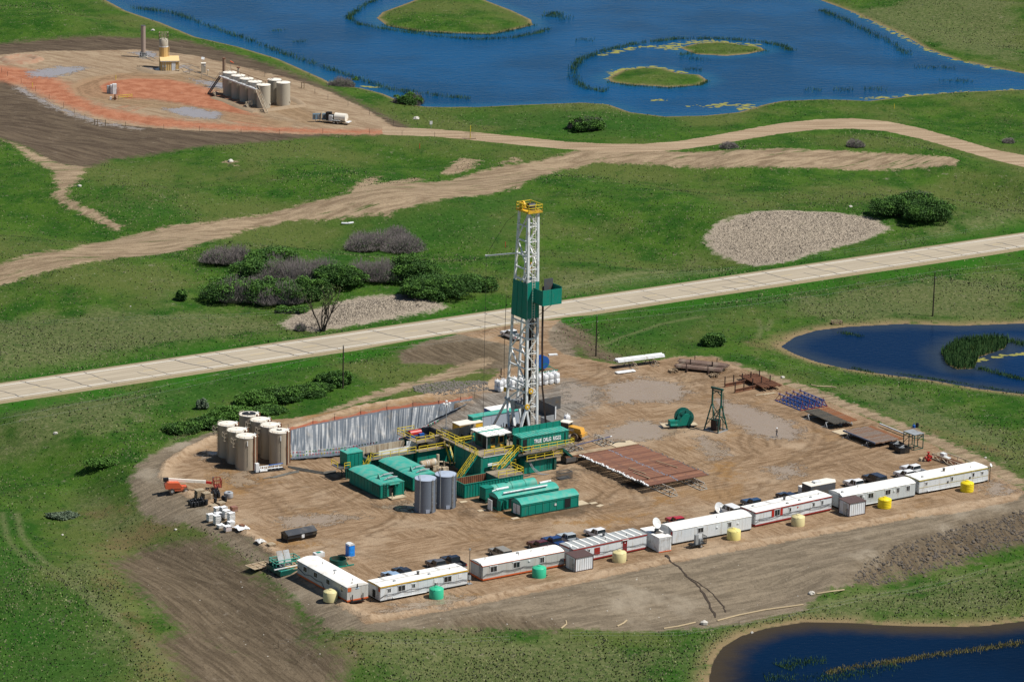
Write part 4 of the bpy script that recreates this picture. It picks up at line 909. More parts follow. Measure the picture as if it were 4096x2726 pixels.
# water tank with open end
t = rig_thing('water_tank', 'open topped green ribbed water tank with a railed platform at its far end', 'tank', -9.8, -9.2)
m = MB()
for b in ((0, 12.6, 0, .12), (0, 12.6, 4.0, 4.12), (0, .12, 0, 4.1), (7.2, 7.3, 0, 4.1), (12.5, 12.6, 0, 4.1)): m.bx(b[0], b[1], b[2], b[3], .1, 2.65)
for k in range(21): m.bx(.05+k*.6, .15+k*.6, -.07, 0, .2, 2.6)
for k in range(6): m.bx(-.07, 0, .1+k*.7, .2+k*.7, .2, 2.6)
m.bx(-.08, 12.65, -.09, 0, 2.55, 2.68); m.bx(-.09, 0, 0, 4.1, 2.55, 2.68); m.build('wall', M_teal, t)
m = MB(); m.bx(.12, 7.2, 3.9, 4.0, .2, 2.6); m.bx(.12, 7.2, .12, 4, .9, .95)
for k in range(16): m.bx(.4+k*.43, .5+k*.43, 3.84, 3.9, 1, 2.6)
m.build('rusty_inside', M_rust, t)
m = MB(); m.bx(7.2, 12.7, -.1, 4.2, 2.66, 2.78); d = m.build('platform', M_deck, t)
MB().rail([(7.2, 0, 2.78), (12.6, 0, 2.78), (12.6, 4.1, 2.78)]).build('handrail', M_yel, d)
# horizontal cylinder tank
t = rig_thing('fuel_tank', 'long pale green horizontal cylinder tank in front of the open water tank', 'tank', -8.0, -12.4)
m = MB(); m.tube((2.0, .2, 1.75), (11.0, .2, 1.75), 1.05, 20); m.ell((2.0, .2, 1.75), (.45, 1.05, 1.05), 12, 8); m.ell((11.0, .2, 1.75), (.45, 1.05, 1.05), 12, 8); m.build('cylinder', M_tealr, t, smooth=True)
m = MB()
for x in (2.9, 5.8, 8.7): m.tube((x, .2, 1.75), (x+.1, .2, 1.75), 1.09, 20)
m.tube((5.2, .2, 2.8), (5.2, .2, 3.0), .3, 10); m.build('band', M_teal, t)
m = MB(); m.bx(0, 1.7, -1.0, 1.0, .6, 2.7); m.bx(-.05, 1.75, -1.05, 1.05, 2.7, 2.76); m.build('pump_cabinet', M_teal, t)
m = MB(); m.bx(0, 11.5, -1.0, -.8, 0, .5); m.bx(0, 11.5, 1.0, 1.2, 0, .5); m.rail([(0, -1.2, 0), (2, -1.2, 0)], 1.0); m.build('skid', M_teald, t)
# pump houses
def pumphouse(x, y, L, w, label, roofm):
    t = rig_thing('pump_house', label, 'pump house', x, y, .1, 0, 'green pump houses')
    m = MB(); m.bx(0, L, 0, w, .15, 2.25)
    for k in range(9): m.bx(.05+k*L/8.2, .13+k*L/8.2, -.05, 0, .2, 2.2)
    m.bx(-.03, L, -.07, 0, 1.9, 2.0); m.build('wall', M_teal, t)
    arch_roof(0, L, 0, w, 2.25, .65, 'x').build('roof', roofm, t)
    m = MB(); m.bx(-.1, L+.1, -.05, w+.05, 0, .16); m.build('skid', M_teald, t); return t
t = pumphouse(-8.5, -18.3, 12.8, 3.1, 'green pump house with a white pipe along its roof and open doors', M_tealr)
m = MB(); m.bx(2.2, 3.3, -.09, -.05, .3, 1.95); m.bx(-.06, 0, .5, 2.6, .3, 2.0); m.build('door', M_dark, t)
m = MB(); m.bx(1.1, 1.2, -1.0, -.1, .3, 1.9); m.bx(-.1, -.05, -.9, -.05, .3, 2.0); m.build('door', M_teal, t); MB().bx(-1.2, -1.1, .3, 1.6, .1, 2.0).build('door', M_white, t)
MB().tube((1.2, .35, 2.95), (10.5, .35, 2.95), .16, 8).build('roof_pipe', M_white, t)
m = MB(); m.tube((1.0, 2.4, 3.05), (3.6, 2.4, 3.1), .22, 10); m.tube((.2, 2.4, 2.9), (1.0, 2.4, 3.05), .12, 6); m.tube((10, 2.0, 3.0), (12.4, 2.0, 3.05), .22, 10); m.build('exhaust_silencer', M_white, t)
m = MB(); m.bx(5.6, 8.2, -.5, -.05, .9, 1.7); m.build('pump_unit', M_white, t)
m = MB(); m.bx(4.9, 8.6, -.08, -.05, .3, 1.8); m.build('door', M_dark, t)
t = pumphouse(-7.0, -23.3, 12.2, 3.1, 'nearest green pump house with a smooth arched roof', M_tealr)
m = MB(); m.bx(9.2, 10.4, -.09, -.05, .3, 1.95); m.build('door', M_dark, t)
m = MB(); m.bx(-.06, 0, .4, 1.4, .3, 2.0); m.bx(-.12, -.06, 1.5, 2.4, .2, 2.0); m.build('door', M_white, t)
MB().bx(7.0, 7.4, -.1, -.05, 1.0, 1.4).build('notice', M_white, t)
t = rig_thing('timber_porch', 'timber porch boards at the end of the nearest pump house', 'boards', 5.6, -23.0)
tag(t); m = MB(); m.bx(0, 2.2, .2, 2.4, .02, .14); m.build('board', M_board, t)
for u, v, a in ((883, 1143, 0), (872, 1125, 0), (1066, 1154, 0), (1108, 1174, 0), (1185, 1192, 0), (1365, 1157, 0), (1380, 1163, 20)):
    p = at(u, v); o = MB().bx(-.7, .7, -.4, .4, .02, .09).build('plank_mat', M_board, None, p, A+R_(a))
    tag(o, 'pale board lying on the mud beside the green houses', 'board', 'loose boards beside the green houses')
# blue-grey tanks
def grey_tank(u, v, label):
    t = thing('storage_tank', label, 'tank', at(u, v), A, 'blue grey storage tanks'); r, h = 1.92, 5.95
    MB().lathe([(0, .0), (r, 0), (r, h)], 40).build('shell', M_gtank, t, smooth=True)
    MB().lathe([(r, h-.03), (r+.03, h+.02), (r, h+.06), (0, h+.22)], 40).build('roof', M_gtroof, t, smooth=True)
    def rim(a, dz=0, k=1.0): return Vector((r*k*math.cos(R_(a)), r*k*math.sin(R_(a)), dz))
    for a in (-150, -82, -55):
        m = MB(); m.tube(rim(a, .2, 1.04), rim(a, h+.35, 1.04), .075 if a != -82 else .04, 6)
        if a == -150: m.path([rim(a, h+.35, 1.04), rim(100, h+.5, .8)], .06)
        if a == -82:
            for b in (-86, -78): m.tube(rim(b, .3, 1.03), rim(b, h+.1, 1.03), .05, 5)
            for k in range(20): m.bar(rim(-86, .3+k*.29, 1.04), rim(-78, .3+k*.29, 1.04), .06)
        m.build('ladder' if a == -82 else 'vent_pipe', M_grey, t)
    m = MB(); m.add([rim(-118, .1, 1.02), rim(-98, .1, 1.02), rim(-98, .8, 1.02), rim(-118, .8, 1.02)], [(0, 1, 2, 3)]); m.build('hatch', M_gtroof, t)
    m = MB(); m.tube(rim(-20, 1.1, 1.0), rim(-20, 1.1, 1.07), .28, 12); m.tube(rim(-92, .25, 1), rim(-92, .25, 1.1), .1, 8); m.build('manway', M_black, t)
    m = MB()
    for z in (1.5, 3.0, 4.5): m.lathe([(r+.004, z), (r+.012, z+.02), (r+.004, z+.04)], 40)
    m.build('seam', M_gtank, t)
grey_tank(977.9, 1173.6, 'blue grey storage tank casting its shadow on the mud, nearer of the pair')
grey_tank(1024.3, 1163.8, 'blue grey storage tank touching the green water tank, farther of the pair')
# tan tanks
def tan_tank(u, v, label, i):
    t = thing('storage_tank', label, 'tank', at(u, v), A, 'tan frac tanks by the lined pit'); r, h = 1.83, 6.1
    def rim(a, dz=0, k=1.0): return Vector((r*k*math.cos(R_(a)), r*k*math.sin(R_(a)), dz))
    MB().lathe([(0, 0), (r, 0), (r, h)], 40).build('shell', M_tank, t, smooth=True)
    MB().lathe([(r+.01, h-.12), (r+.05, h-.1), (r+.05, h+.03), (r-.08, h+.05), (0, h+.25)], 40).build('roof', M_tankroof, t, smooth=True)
    if i in (3, 6): MB().lathe([(.55 if i == 3 else 1.35, h+.20 if i == 3 else h+.12), (.3, h+.262), (0, h+.262)], 20).build('oil_stain', M_black, t)
    m = MB(); m.lathe([(.2, h+.2), (.2, h+.33), (0, h+.33)], 12); m.build('hatch', M_tankroof, t)
    for a in (-70, -28):
        m = MB(); m.bar(rim(a, .05, 1.05), rim(a, h+.25, 1.05), .26, .2); m.build('drain_channel', M_rust, t)
    m = MB(); m.bar(rim(-70, h+.2, 1.0), rim(-20, h+.3, 1.0), .1); m.bar(rim(-75, h+.3, .9), rim(-15, h+.4, .9), .08); m.bar(rim(-22, .2, 1.03), rim(-22, h+.2, 1.03), .1)
    m.build('pipe', M_white, t)
    m = MB(); m.bar(rim(-112, 4.7, 1.02), rim(-112, 5.6, 1.02), .12); m.build('level_gauge', M_white, t); m = MB(); m.bar(rim(-112, .7, 1.01), rim(-112, 4.7, 1.01), .035); m.build('gauge_line', M_black, t)
    m = MB()
    for a in range(95, 265, 34): m.bar(rim(a, h, 1), rim(a, h+.28, 1), .05)
    m.path([rim(a, h+.28, 1) for a in range(95, 300, 12)], .035); m.build('rim_rail', M_tank, t)
    if i in (0, 1, 2, 4, 5):
        m = MB(); q = 168
        for z in (h-.35, h-1.1, h-1.75):
            m.bar(rim(q-14, z, 1), rim(q-14, z, 1.5), .06); m.bar(rim(q+14, z, 1), rim(q+14, z, 1.5), .06); m.bar(rim(q-14, z, 1.5), rim(q+14, z, 1.5), .06)
        m.bar(rim(q-14, h-1.75, 1.5), rim(q-14, h-.35, 1.5), .06); m.bar(rim(q+14, h-1.75, 1.5), rim(q+14, h-.35, 1.5), .06)
        m.bar(rim(q-8, .2, 1.08), rim(q-8, h+.1, 1.08), .05); m.bar(rim(q+8, .2, 1.08), rim(q+8, h+.1, 1.08), .05)
        for k in range(19): m.bar(rim(q-8, .4+k*.31, 1.08), rim(q+8, .4+k*.31, 1.08), .05)
        m.build('caged_ladder', M_tank, t)
for i, (u, v, lb) in enumerate([(566, 1075.7, 'rust streaked tan tank at the front of the left row of three'), (545.4, 1061.5, 'tan tank with a rusty roof, middle of the left row of three'), (523.9, 1047.2, 'tan tank with a landing cage at the far left of the tank group'), (642.2, 1063.7, 'tan tank with a dark stained roof centre beside the lined pit'), (621.9, 1050.2, 'tan tank second from the pit in the right row of four'), (598.9, 1037.4, 'cream roofed tan tank third from the front in the right row'), (572.9, 1024.4, 'tan tank with a black oil stained roof at the back of the group')]): tan_tank(u, v, lb, i)
# manifold in front of the tan tanks and hoses
t = thing('pump_manifold', 'low rack of pipes and pumps at the foot of the tan tanks', 'manifold', at(*z1(680, 855)), A-R_(7))
m = MB(); m.bx(-.3, .35, .1, .8, 0, 1.7); m.build('cabinet', M_white, t)
m = MB(); m.bx(-1.2, 5.4, -.2, 1.4, 0, .12); m.build('tray', M_black, t)
m = MB()
for k in range(12): m.tube((.6+k*.36, .2+.5*(k % 2), .3), (.75+k*.36, .9, .75), .07, 6)
m.tube((.5, .3, .45), (5, .3, .45), .1, 8); m.tube((.5, .95, .8), (5, .95, .8), .09, 8); m.tube((.4, -.1, .3), (1.8, -.1, .3), .2, 8); m.build('pipe', M_white, t)
MB().tube((2.4, .6, 1.0), (5.2, .6, 1.05), .09, 8).build('pipe', M_blue, t)
def hose(name, pts, r, mat, label, group):
    P = [at(u, v) for u, v in pts]; Q = []
    for a, b in zip(P[:-1], P[1:]):
        for k in range(4): Q.append(a.lerp(b, k/4)+Vector((rnd.uniform(-.08, .08), rnd.uniform(-.1, .1), r)))
    Q.append(P[-1]+Vector((0, 0, r))); o = MB().path(Q, r).build(name, mat); tag(o, label, 'hose', group); return o
M_hose = pm('muddy_hose', (.12, .115, .10), .7, var=.2)
for d in (0, 1, 2, 3): hose('suction_hose', [z1(1040, 778+d*4), z1(1180, 800+d*10), z1(1330, 830+d*8), z1(1460, 850+d*9), z1(1600, 830+d*10)], .09, M_hose, 'muddy hose lying between the tan tanks and the green shed', 'hoses across the mud')
for d in (0, 1, 2): hose('suction_hose', [z1(745+d*30, 925-d*6), z1(860, 905+d*6), z1(960, 880+d*8), z1(1060, 850+d*10), z1(1165, 830+d*9)], .09, M_hose, 'muddy hose end curving over the berm by the tan tanks', 'hose ends over the berm')
# units behind the rig
t = rig_thing('equipment_container', 'yellow container with a cream roof beside the excavated pit', 'container', 10.4, 23.8)
m = MB(); m.bx(0, 5.2, 0, 2.5, .2, 2.0); m.bx(-.05, 0, .4, 2.2, .3, 1.9); m.build('wall', M_yel2, t); m = MB(); m.bx(-.08, 5.28, -.08, 2.58, 2.0, 2.14); m.build('roof', M_tankroof, t)
MB().rail([(1.2, -.1, .3), (5, -.1, .3)], 1.0, .07).build('handrail', M_yel, t)
t = rig_thing('blue_container', 'blue framed container with a white roof behind the drilling mast', 'container', 20.5, 28.5)
m = MB(); m.bx(0, 6, 0, 2.4, 0, 2.2); m.bx(-.06, 6.06, -.08, 0, 1.9, 2.25); m.bx(-.06, 6.06, -.08, 0, 0, .3)
for k in range(4): m.bx(k*1.97, k*1.97+.12, -.08, 0, .3, 1.9)
m.build('wall', M_blue, t); MB().bx(-.05, 6.05, -.05, 2.45, 2.25, 2.36).build('roof', M_whroof, t)
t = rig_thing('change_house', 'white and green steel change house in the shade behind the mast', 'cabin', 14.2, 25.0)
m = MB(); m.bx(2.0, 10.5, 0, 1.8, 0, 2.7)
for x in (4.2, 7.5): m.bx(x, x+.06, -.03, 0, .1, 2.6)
m.build('wall', pm('shaded_white_cladding', (.36, .41, .47), .5, var=.06), t); m = MB(); m.bx(0, 2.0, -.05, 1.8, 0, 2.6); m.build('end_room', M_teal, t)  # white cladding: the rig's shade is painted into its blue-grey base colour
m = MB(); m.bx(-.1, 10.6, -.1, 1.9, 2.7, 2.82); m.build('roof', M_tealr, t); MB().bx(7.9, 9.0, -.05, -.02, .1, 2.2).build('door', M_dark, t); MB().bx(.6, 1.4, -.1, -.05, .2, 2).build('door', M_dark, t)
t = thing('light_tower', 'grey pole with white flood lamps standing at the edge of the lined pit', 'light tower', at(*z2(1425, 345)), A)
MB().tube((0, 0, 0), (0, 0, 5.2), .09, 6).build('pole', M_grey, t)
m = MB(); m.bx(-.7, .7, -.7, .7, 0, .25); m.build('base', M_dgrey, t)
MB().bar((-.7, 0, 5.0), (.7, 0, 5.0), .07).build('crossarm', M_grey, t)
for dx, dy, dz in ((-.65, -.1, 5.25), (.65, -.1, 5.2), (.1, .15, 5.55), (.0, -.1, 5.05)):
    m = MB(); m.lathe([(.0, .16), (.16, .12), (.3, -.08), (.0, -.02)], 10); o = m.build('flood_lamp', M_white, t, (dx, dy, dz))
t = rig_thing('mud_bunker', 'tall dark steel walled bunker on the grey mud right of the mast', 'bunker', 32.4, 24.3)
m = MB(); m.bx(0, .15, 0, 5.6, 0, 2.5); m.bx(0, 5, 5.45, 5.6, 0, 2.5); m.build('wall', M_dgrey, t); MB().bx(-.06, .2, -.08, .0, 0, 2.55).build('edge_post', M_white, t)
t = rig_thing('mud_bunker', 'low grey steel trough behind the lettered cabin', 'bunker', 26.5, 12.5)
m = MB(); m.bx(0, .12, 0, 8, 0, 2.3); m.bx(0, 3, 7.88, 8, 0, 2.3); m.build('wall', M_grey, t); MB().bx(-.08, 0, 3, 3.8, .5, 1.7).build('ladder', M_dark, t)
# small equipment by the mud tanks
t = rig_thing('pump_box', 'small white box with a dark blue roof behind the mud tank', 'box', -10.3, 18.6)
m = MB(); m.bx(0, 2.6, 0, 2.0, 0, 1.3); m.build('wall', M_white, t); m = MB(); m.prism([(-.1, 1.3), (2.0, 1.3), (2.0, 1.9), (1.0, 2.2), (-.1, 1.6)], -.1, 2.1); m.build('roof', pm('dark_blue_roof', (.05, .07, .11), .5), t)
t = rig_thing('desander', 'small green framed pump skid beside the shaker tank', 'pump skid', -7.0, 15.8, 2.6)
m = MB(); m.rail([(0, 0, 0), (2, 0, 0), (2, 1.2, 0), (0, 1.2, 0), (0, 0, 0)], 1.3, .1, 1.0); m.build('frame', M_teal, t); m = MB(); m.bx(.2, 1.2, .2, 1, .1, .9); m.tube((1.5, .6, 0), (1.5, .6, 1.5), .25, 8); m.build('pump', M_teal, t); m = MB(); m.bx(.1, 1.9, .1, 1.1, 1.35, 1.42); m.build('cover_board', M_board, t)
t = rig_thing('gas_separator', 'cream ribbed cylinder vessel on a skid below the rig base', 'vessel', -7.6, 8.6)
m = MB(); m.tube((0, 0, 1.2), (3.0, 0, 1.3), .7, 16); m.ell((0, 0, 1.2), (.35, .7, .7), 12, 8); m.build('cylinder', M_cream, t, smooth=True)
m = MB()
for x in (.9, 1.3, 2.6): m.tube((x, 0, 1.22+x*.03), (x+.08, 0, 1.22+x*.03), .74, 16)
m.build('band', M_white, t)
m = MB(); m.tube((3.6, .1, .2), (3.6, .1, 2.6), .28, 8); m.tube((3.0, 0, 1.3), (4.6, 0, 1.1), .14, 6); m.bx(3, 5.4, -.6, .6, 0, .2); m.tube((4.8, -.2, .2), (4.8, -.2, 1.2), .16, 6); m.build('valve_piping', M_cream, t)
t = rig_thing('mesh_basket', 'grey wire mesh basket between the rig base and the pipe rack', 'basket', 11.3, -8.6)
m = MB(); m.bx(0, 2.6, 0, 1.4, .05, .15)
for k in range(12): m.bar((k*.23, 0, .1), (k*.23, 0, 1.3), .04); m.bar((k*.23, 1.4, .1), (k*.23, 1.4, 1.3), .04)
for y in (0, 1.4): m.bar((0, y, 1.3), (2.6, y, 1.3), .1); m.bar((0, y, .7), (2.6, y, .7), .05)
for x in (0, 2.6):
    m.bar((x, 0, 1.3), (x, 1.4, 1.3), .1)
    for k in range(5): m.bar((x, k*.3, .1), (x, k*.3, 1.3), .04)
m.build('mesh', M_dgrey, t)
M_whsteel = pm('pale_grey_steel', (.50, .48, .42), .6, var=.12, dirt=(.3, .22, .15), amt=.3)
# catwalk and the big pipe rack
t = rig_thing('pipe_catwalk', 'timber decked pipe catwalk running from the rig to the pipe rack', 'catwalk', 17.6, -1.0, .3)
m = MB(); m.bx(0, 16.4, 0, 1.7, 1.05, 1.2); m.build('deck', M_wood, t); m = MB(); m.bx(0, 16.4, -.12, 0, .75, 1.22); m.bx(0, 16.4, 1.7, 1.82, .75, 1.22); m.build('side_beam', M_rust, t)
for x in (.3, 2.6, 5.5, 9, 12.5, 16):
    for y in (.1, 1.6): MB().bar((x, y, -.3), (x, y, 1.0), .2).build('support_leg', M_dgrey, t)
MB().bx(0, 2.2, -.3, 1.6, .1, .9).build('catwalk_box', M_dgrey, t)
m = MB(); m.bx(11.4, 16.2, .1, 2.6, 1.22, 1.3); m.build('plywood_sheet', M_board, t)
m = MB(); m.path([(11.8+3*k/10, 1.9+.7*math.sin(k*.31), 1.38) for k in range(11)], .12); m.build('black_hose', M_black, t)
def tri_rack(x, y0, y1, label, z=1.35, n=5):
    t = rig_thing('triangular_rack', label, 'rack', x, y0, 0, 0, 'triangular trestle racks of the pipe deck'); L = y1-y0; m = MB(); w = .75
    for sx in (-w, w): m.bar((sx, 0, .08), (sx, L, .08), .13)
    m.bar((0, 0, z), (0, L, z), .13)
    for k in range(n+1):
        y = L*k/n; m.bar((-w, y, .1), (w, y, .1), .08)
        for sx in (-w, w):
            m.bar((sx, y, .1), (0, y, z), .08)
            if k < n: m.bar((0, y, z), (sx, y+L/n, .1), .08)
    m.build('truss', M_whsteel, t); return t
tri_rack(23.6, -26.8, -13.9, 'pale steel trestle rack sticking out at the near corner of the brown pipes'); tri_rack(30.6, -26.2, -13.9, 'pale steel trestle rack sticking out at the far corner of the brown pipes')
tri_rack(23.6, 2.2, 8.2, 'empty pale trestle rack beside the catwalk nearer the rig'); tri_rack(30.8, 2.2, 8.4, 'empty pale trestle rack beside the far end of the catwalk')
tri_rack(23.6, -13.8, -1.3, 'pale trestle rack hidden under the brown pipes, nearer the rig'); tri_rack(30.6, -13.8, -1.3, 'pale trestle rack hidden under the brown pipes, away from the rig')
o = rig_thing('blue_pipe', 'long thin blue pipe resting over the empty trestle racks', 'pipe', 22.6, 4.9); MB().tube((0, 0, 1.12), (10.2, 1.6, 1.14), .1, 6).build('tube', pm('blue_grey_pipe', (.06, .075, .16), .5), o); MB().tube((10.2, 1.6, 1.14), (10.6, 1.65, 1.14), .12, 6).build('end_cap', M_white, o)
protos = []
PIPE_L = 13.2
for kind in range(3):
    m = MB(); m.tube((0, 0, 0), (PIPE_L, 0, 0), .105, 7)
    t = tag(m.build('drill_pipe', (M_pipe, pm('dark_brown_drill_pipe', (.150, .062, .038), .6, var=.3, scale=.6), pm('brown_drill_pipe_pale', (.27, .125, .070), .6, var=.3, scale=.6, dirt=(.09, .05, .04), amt=.35))[kind]), 'long brown drill pipe with a white end cap on the pipe deck', 'pipe', 'brown drill pipes on the pipe deck')
    MB().tube((-.16, 0, 0), (.14, 0, 0), .13, 7).build('end_cap', M_white, t)
    MB().tube((PIPE_L-.05, 0, 0), (PIPE_L+.3, 0, 0), .07, 7).build('threaded_pin', M_dgrey, t)
    MB().tube((6.3, 0, 0), (6.6, 0, 0), .118, 7).build('bare_band', pm('bare_steel', (.38, .39, .42), .3, .7), t); protos.append(t)
rp = random.Random(4); y = -.75; k = 0
while y > -22.2:
    kk = rp.randrange(3); x = 21.0+(.12*math.sin(k*.31)+.1*math.sin(k*1.1)+rp.uniform(-.22, .22))+k*.004; p = rigpt(x-.55, y-.85, 1.5)
    if k < 3: o = protos[k]; o.location = p; o.rotation_euler = (0, 0, A)
    else: o = dup(protos[kk], p, A, protos[kk]['label'])
    k += 1; y -= .255 if rp.random() > .08 else .42
rp = random.Random(8)
for i in range(14):
    y = -15.6-i*.27; o = dup(protos[i % 3], rigpt(20.4-.3+rp.uniform(-.3, .3), y-.85, 1.71), A, 'brown drill pipe of the second layer, white end cap outward'); o['group'] = 'brown drill pipes of the second layer'
for x, y, L, a in ((22.6, -15.2, 4.6, -84), (23.6, -12.5, 4.6, -84), (30.4, -11.5, 5.4, -80)):
    o = MB().bx(0, L, -.09, .09, 0, .1).build('timber_batten', M_wood, None, rigpt(x-.5, y-.8, 1.84), A+R_(a)); tag(o, 'thin pale timber batten laid across the brown pipes', 'batten', 'battens across the brown pipes')
# ------------------------------------------------------------------ camp trailers
M_seam = pm('grey_roof_seam', (.50, .49, .46), .6)
M_yt = pm('ochre_trim', (.62, .38, .03), .5); M_rt = pm('dark_red_trim', (.30, .028, .022), .5); M_ot = pm('orange_trim', (.62, .13, .035), .5); M_ol = pm('olive_trim', (.42, .34, .06), .5)
M_groof = pm('grey_metal_roof', (.40, .42, .41), .45, .2, var=.08, dirt=(.5, .5, .47), amt=.3)
def window(t, x, z, w=1.3, h=.95, y=0, two=True):
    f = MB(); f.bx(x-w/2, x+w/2, y-.05, y, z-h/2, z+h/2); f.bx(x-w/2-.1, x+w/2+.1, y-.09, y, z+h/2, z+h/2+.08); f = f.build('window', M_white, t)
    m = MB()
    for a, b in (((x-w/2+.09, x-.03), (x+.03, x+w/2-.09)) if two else ((x-w/2+.09, x+w/2-.09),)): m.bx(a, b, y-.065, y-.05, z-h/2+.1, z+h/2-.1)
    m.build('pane', M_glass, f)
def dish(t, x, y, z, r=.36, yaw=-60, el=35, name='satellite_dish', stand=.5):
    m = MB(); m.lathe([(0, .0), (r*.5, .05*r), (r*.8, .16*r), (r, .3*r), (r*.98, .32*r), (0, .03)], 18); m.tube((0, 0, .0), (0, 0, .75*r), .03, 5)
    o = m.build(name, M_white, t, smooth=True); o.matrix_local = Matrix.Translation((x, y, z+stand)) @ Matrix.Rotation(R_(yaw), 4, 'Z') @ Matrix.Rotation(R_(90-el), 4, 'Y')
    MB().tube((x, y, z), (x, y, z+stand), .04, 6).build('dish_mast', M_grey, t); return o
def trailer(near, L, W_, rz, label, wallm=None, roof='flat', trim=None, skirt=None, xs=1, h=2.55, seam=None, vents=(), cab=True, lad=True, pipe=None, roofm=None, rs=0):
    p = at(*near); t = thing('crew_trailer', label, 'trailer', (p.x, p.y, p.z+.12), rz, 'crew trailers along the pad edge'); wallm = wallm or M_wall; roofm = roofm or M_whroof
    x0, x1 = (0, L) if xs > 0 else (-L, 0)
    m = MB(); m.bx(x0, x1, 0, W_, .2, h)
    n = int(L/1.22)
    for k in range(1, n): x = x0+L*k/n; m.bx(x-.015, x+.015, -.012, 0, .22, h-.1)
    m.build('wall', wallm, t)
    m = MB(); m.bx(x0+.1, x1-.1, .15, W_-.15, -.1, .2); m.bx(x0, x1, -.02, .1, .1, .22); m.build('chassis', skirt or M_black, t)
    if roof == 'arch': arch_roof(x0, x1, 0, W_, h, .42, 'x', 10, .05).build('roof', roofm, t)
    else:
        m = MB(); m.prism([(-.06, h), (W_+.06, h), (W_+.06, h+.08), (W_/2, h+.16), (-.06, h+.08)], x0-.06, x1+.06, 'x'); m.build('roof', roofm, t)
    if trim:
        m = MB(); m.bx(x0-.08, x1+.08, -.08, -.06 if roof != 'arch' else -.02, h-(.16 if roof != 'arch' else .02), h+(.07 if roof != 'arch' else .05)); m.bx((x0-.08) if xs > 0 else x1+.06, (x0-.06) if xs > 0 else x1+.08, -.08, W_+.06, h-.16, h+.07); m.build('trim_band', trim, t)
    if skirt: m = MB(); m.bx(x0, x1, -.05, -.025, .12, .34); m.bx((x0-.05) if xs > 0 else x1, (x0) if xs > 0 else x1+.05, 0, W_, .12, .34); m.build('skirt_band', skirt, t)
    if seam:
        m = MB(); zz = h+.14; m.bx(x0+.2, x1-.2, W_*.48, W_*.48+.35, zz, zz+.035)
        for f in seam: m.bx(x0+L*f, x0+L*f+.45, W_*.48+.35, W_-.2, h+.09, h+.155)
        m.build('roof_seam', M_seam, t)
    for fx, fy, kind in vents:
        x, y = x0+L*fx, W_*fy; zr_ = h+(.42*(1-(2*fy-1)**2) if roof == 'arch' else .12); m = MB()
        if kind == 0: m.tube((x, y, zr_-.1), (x, y, zr_+.35), .06, 6)
        elif kind == 1: m.bx(x-.2, x+.2, y-.2, y+.2, zr_-.05, zr_+.18)
        else: m.tube((x, y, zr_-.1), (x, y, zr_+.5), .22, 10); m.tube((x, y, zr_+.5), (x, y, zr_+.6), .28, 10)
        m.build('roof_vent', M_dgrey if kind != 1 else M_grey, t)
    if cab:
        rr_ = random.Random(int(L*1000)+int(near[0])); m = MB()
        for q in range(2):
            pts = []; seg = rr_.choice([3, 4]); zz = 1.25-.12*q
            for s in range(seg):
                for k in range(6): f = k/6; pts.append((x0+L*(s+f)/seg, -.05-.02*q, zz-(.38+.12*q)*4*f*(1-f)*.6+(-.5 if s == 0 and k == 0 else 0)))
            pts.append((x1, -.1, zz-.3)); m.path(pts, .024, 4)
        m.build('power_cable', M_cable, t)
    if pipe: m = MB(); m.tube((x0+L*pipe[0], -.18, .32), (x0+L*pipe[1], -.18, .26), .07, 6); m.tube((x0+L*pipe[0], -.18, .32), (x0+L*pipe[0], -.02, .5), .07, 6); m.build('drain_pipe', M_white, t)
    if lad and xs > 0:
        m = MB(); xe = x0-.12
        for y in (.55, 1.0): m.bar((xe, y, .2), (xe, y, h+.3), .05)
        for k in range(8): m.bar((xe, .55, .4+k*.3), (xe, 1.0, .4+k*.3), .045)
        m.bx(x0-.05, x0-.0, .12, .45, h-.75, h-.25); m.build('end_ladder', M_grey, t)
    return t
def frx(L, *f): return [L*a for a in f]
# far left one stands across the row
t = trailer(z8(885, 865), 16.0, 4.0, A-R_(90), 'crew trailer with a curved white roof standing across the left end of the row', M_wallg, 'arch', None, M_ot, -1, lad=False, cab=False, vents=[(.9, .5, 0), (.55, .5, 1), (.62, .3, 0), (.3, .5, 0), (.97, .3, 0)])
for x in (-13.4, -10.0, -6.0, -1.6): window(t, x, 1.75, 1.2 if x < -2 else .7, 1.0)
m = MB(); m.path([(-15.8, -.08, 1.4), (-13.5, -.1, .8), (-11.5, -.1, 1.2), (-9.8, -.1, .9), (-8, -.1, 1.1), (-7.2, -.1, .3)], .045); m.build('power_cable', M_cable, t)
m = MB(); m.bx(.0, .05, .1, .75, h_ := 1.75, 2.45); m.build('placard', M_ot, t)
m = MB(); m.bx(.0, .05, 1.6, 2.3, 2.05, 2.2); m.build('sign_plate', pm('pale_blue_sign', (.45, .58, .72), .5), t)
m = MB(); m.bx(0, .35, .6, 3.2, -.05, .12); m.bar((.2, .9, .1), (.2, .9, 1.2), .12); m.bar((.2, 2.9, .1), (.2, 2.9, 1.2), .12); m.bar((.1, 1.9, 2.2), (.1, 1.9, 2.9), .1); m.build('tow_hitch', M_black, t)
t = trailer(z8(1234, 862), 17.0, 3.9, A+R_(.7), 'crew trailer with a flat white roof and ochre trim along its edge', roof='flat', trim=M_yt, seam=[.12, .38, .75], vents=[(.2, .3, 1), (.5, .5, 2), (.6, .3, 1), (.85, .4, 0)], pipe=(.14, .52))
for x, w in zip(frx(17, .10, .24, .377, .77), (.7, 1.5, .7, 1.6)): window(t, x, 1.7, w, 1.05 if w > 1 else .75)
m = MB()
for f in (.10, .377): m.bx(17*f-.4, 17*f+.4, -.03, 0, .3, 1.3)
for f in (.63, .915): m.bx(17*f-.35, 17*f+.35, -.04, 0, 1.5, 2.2)
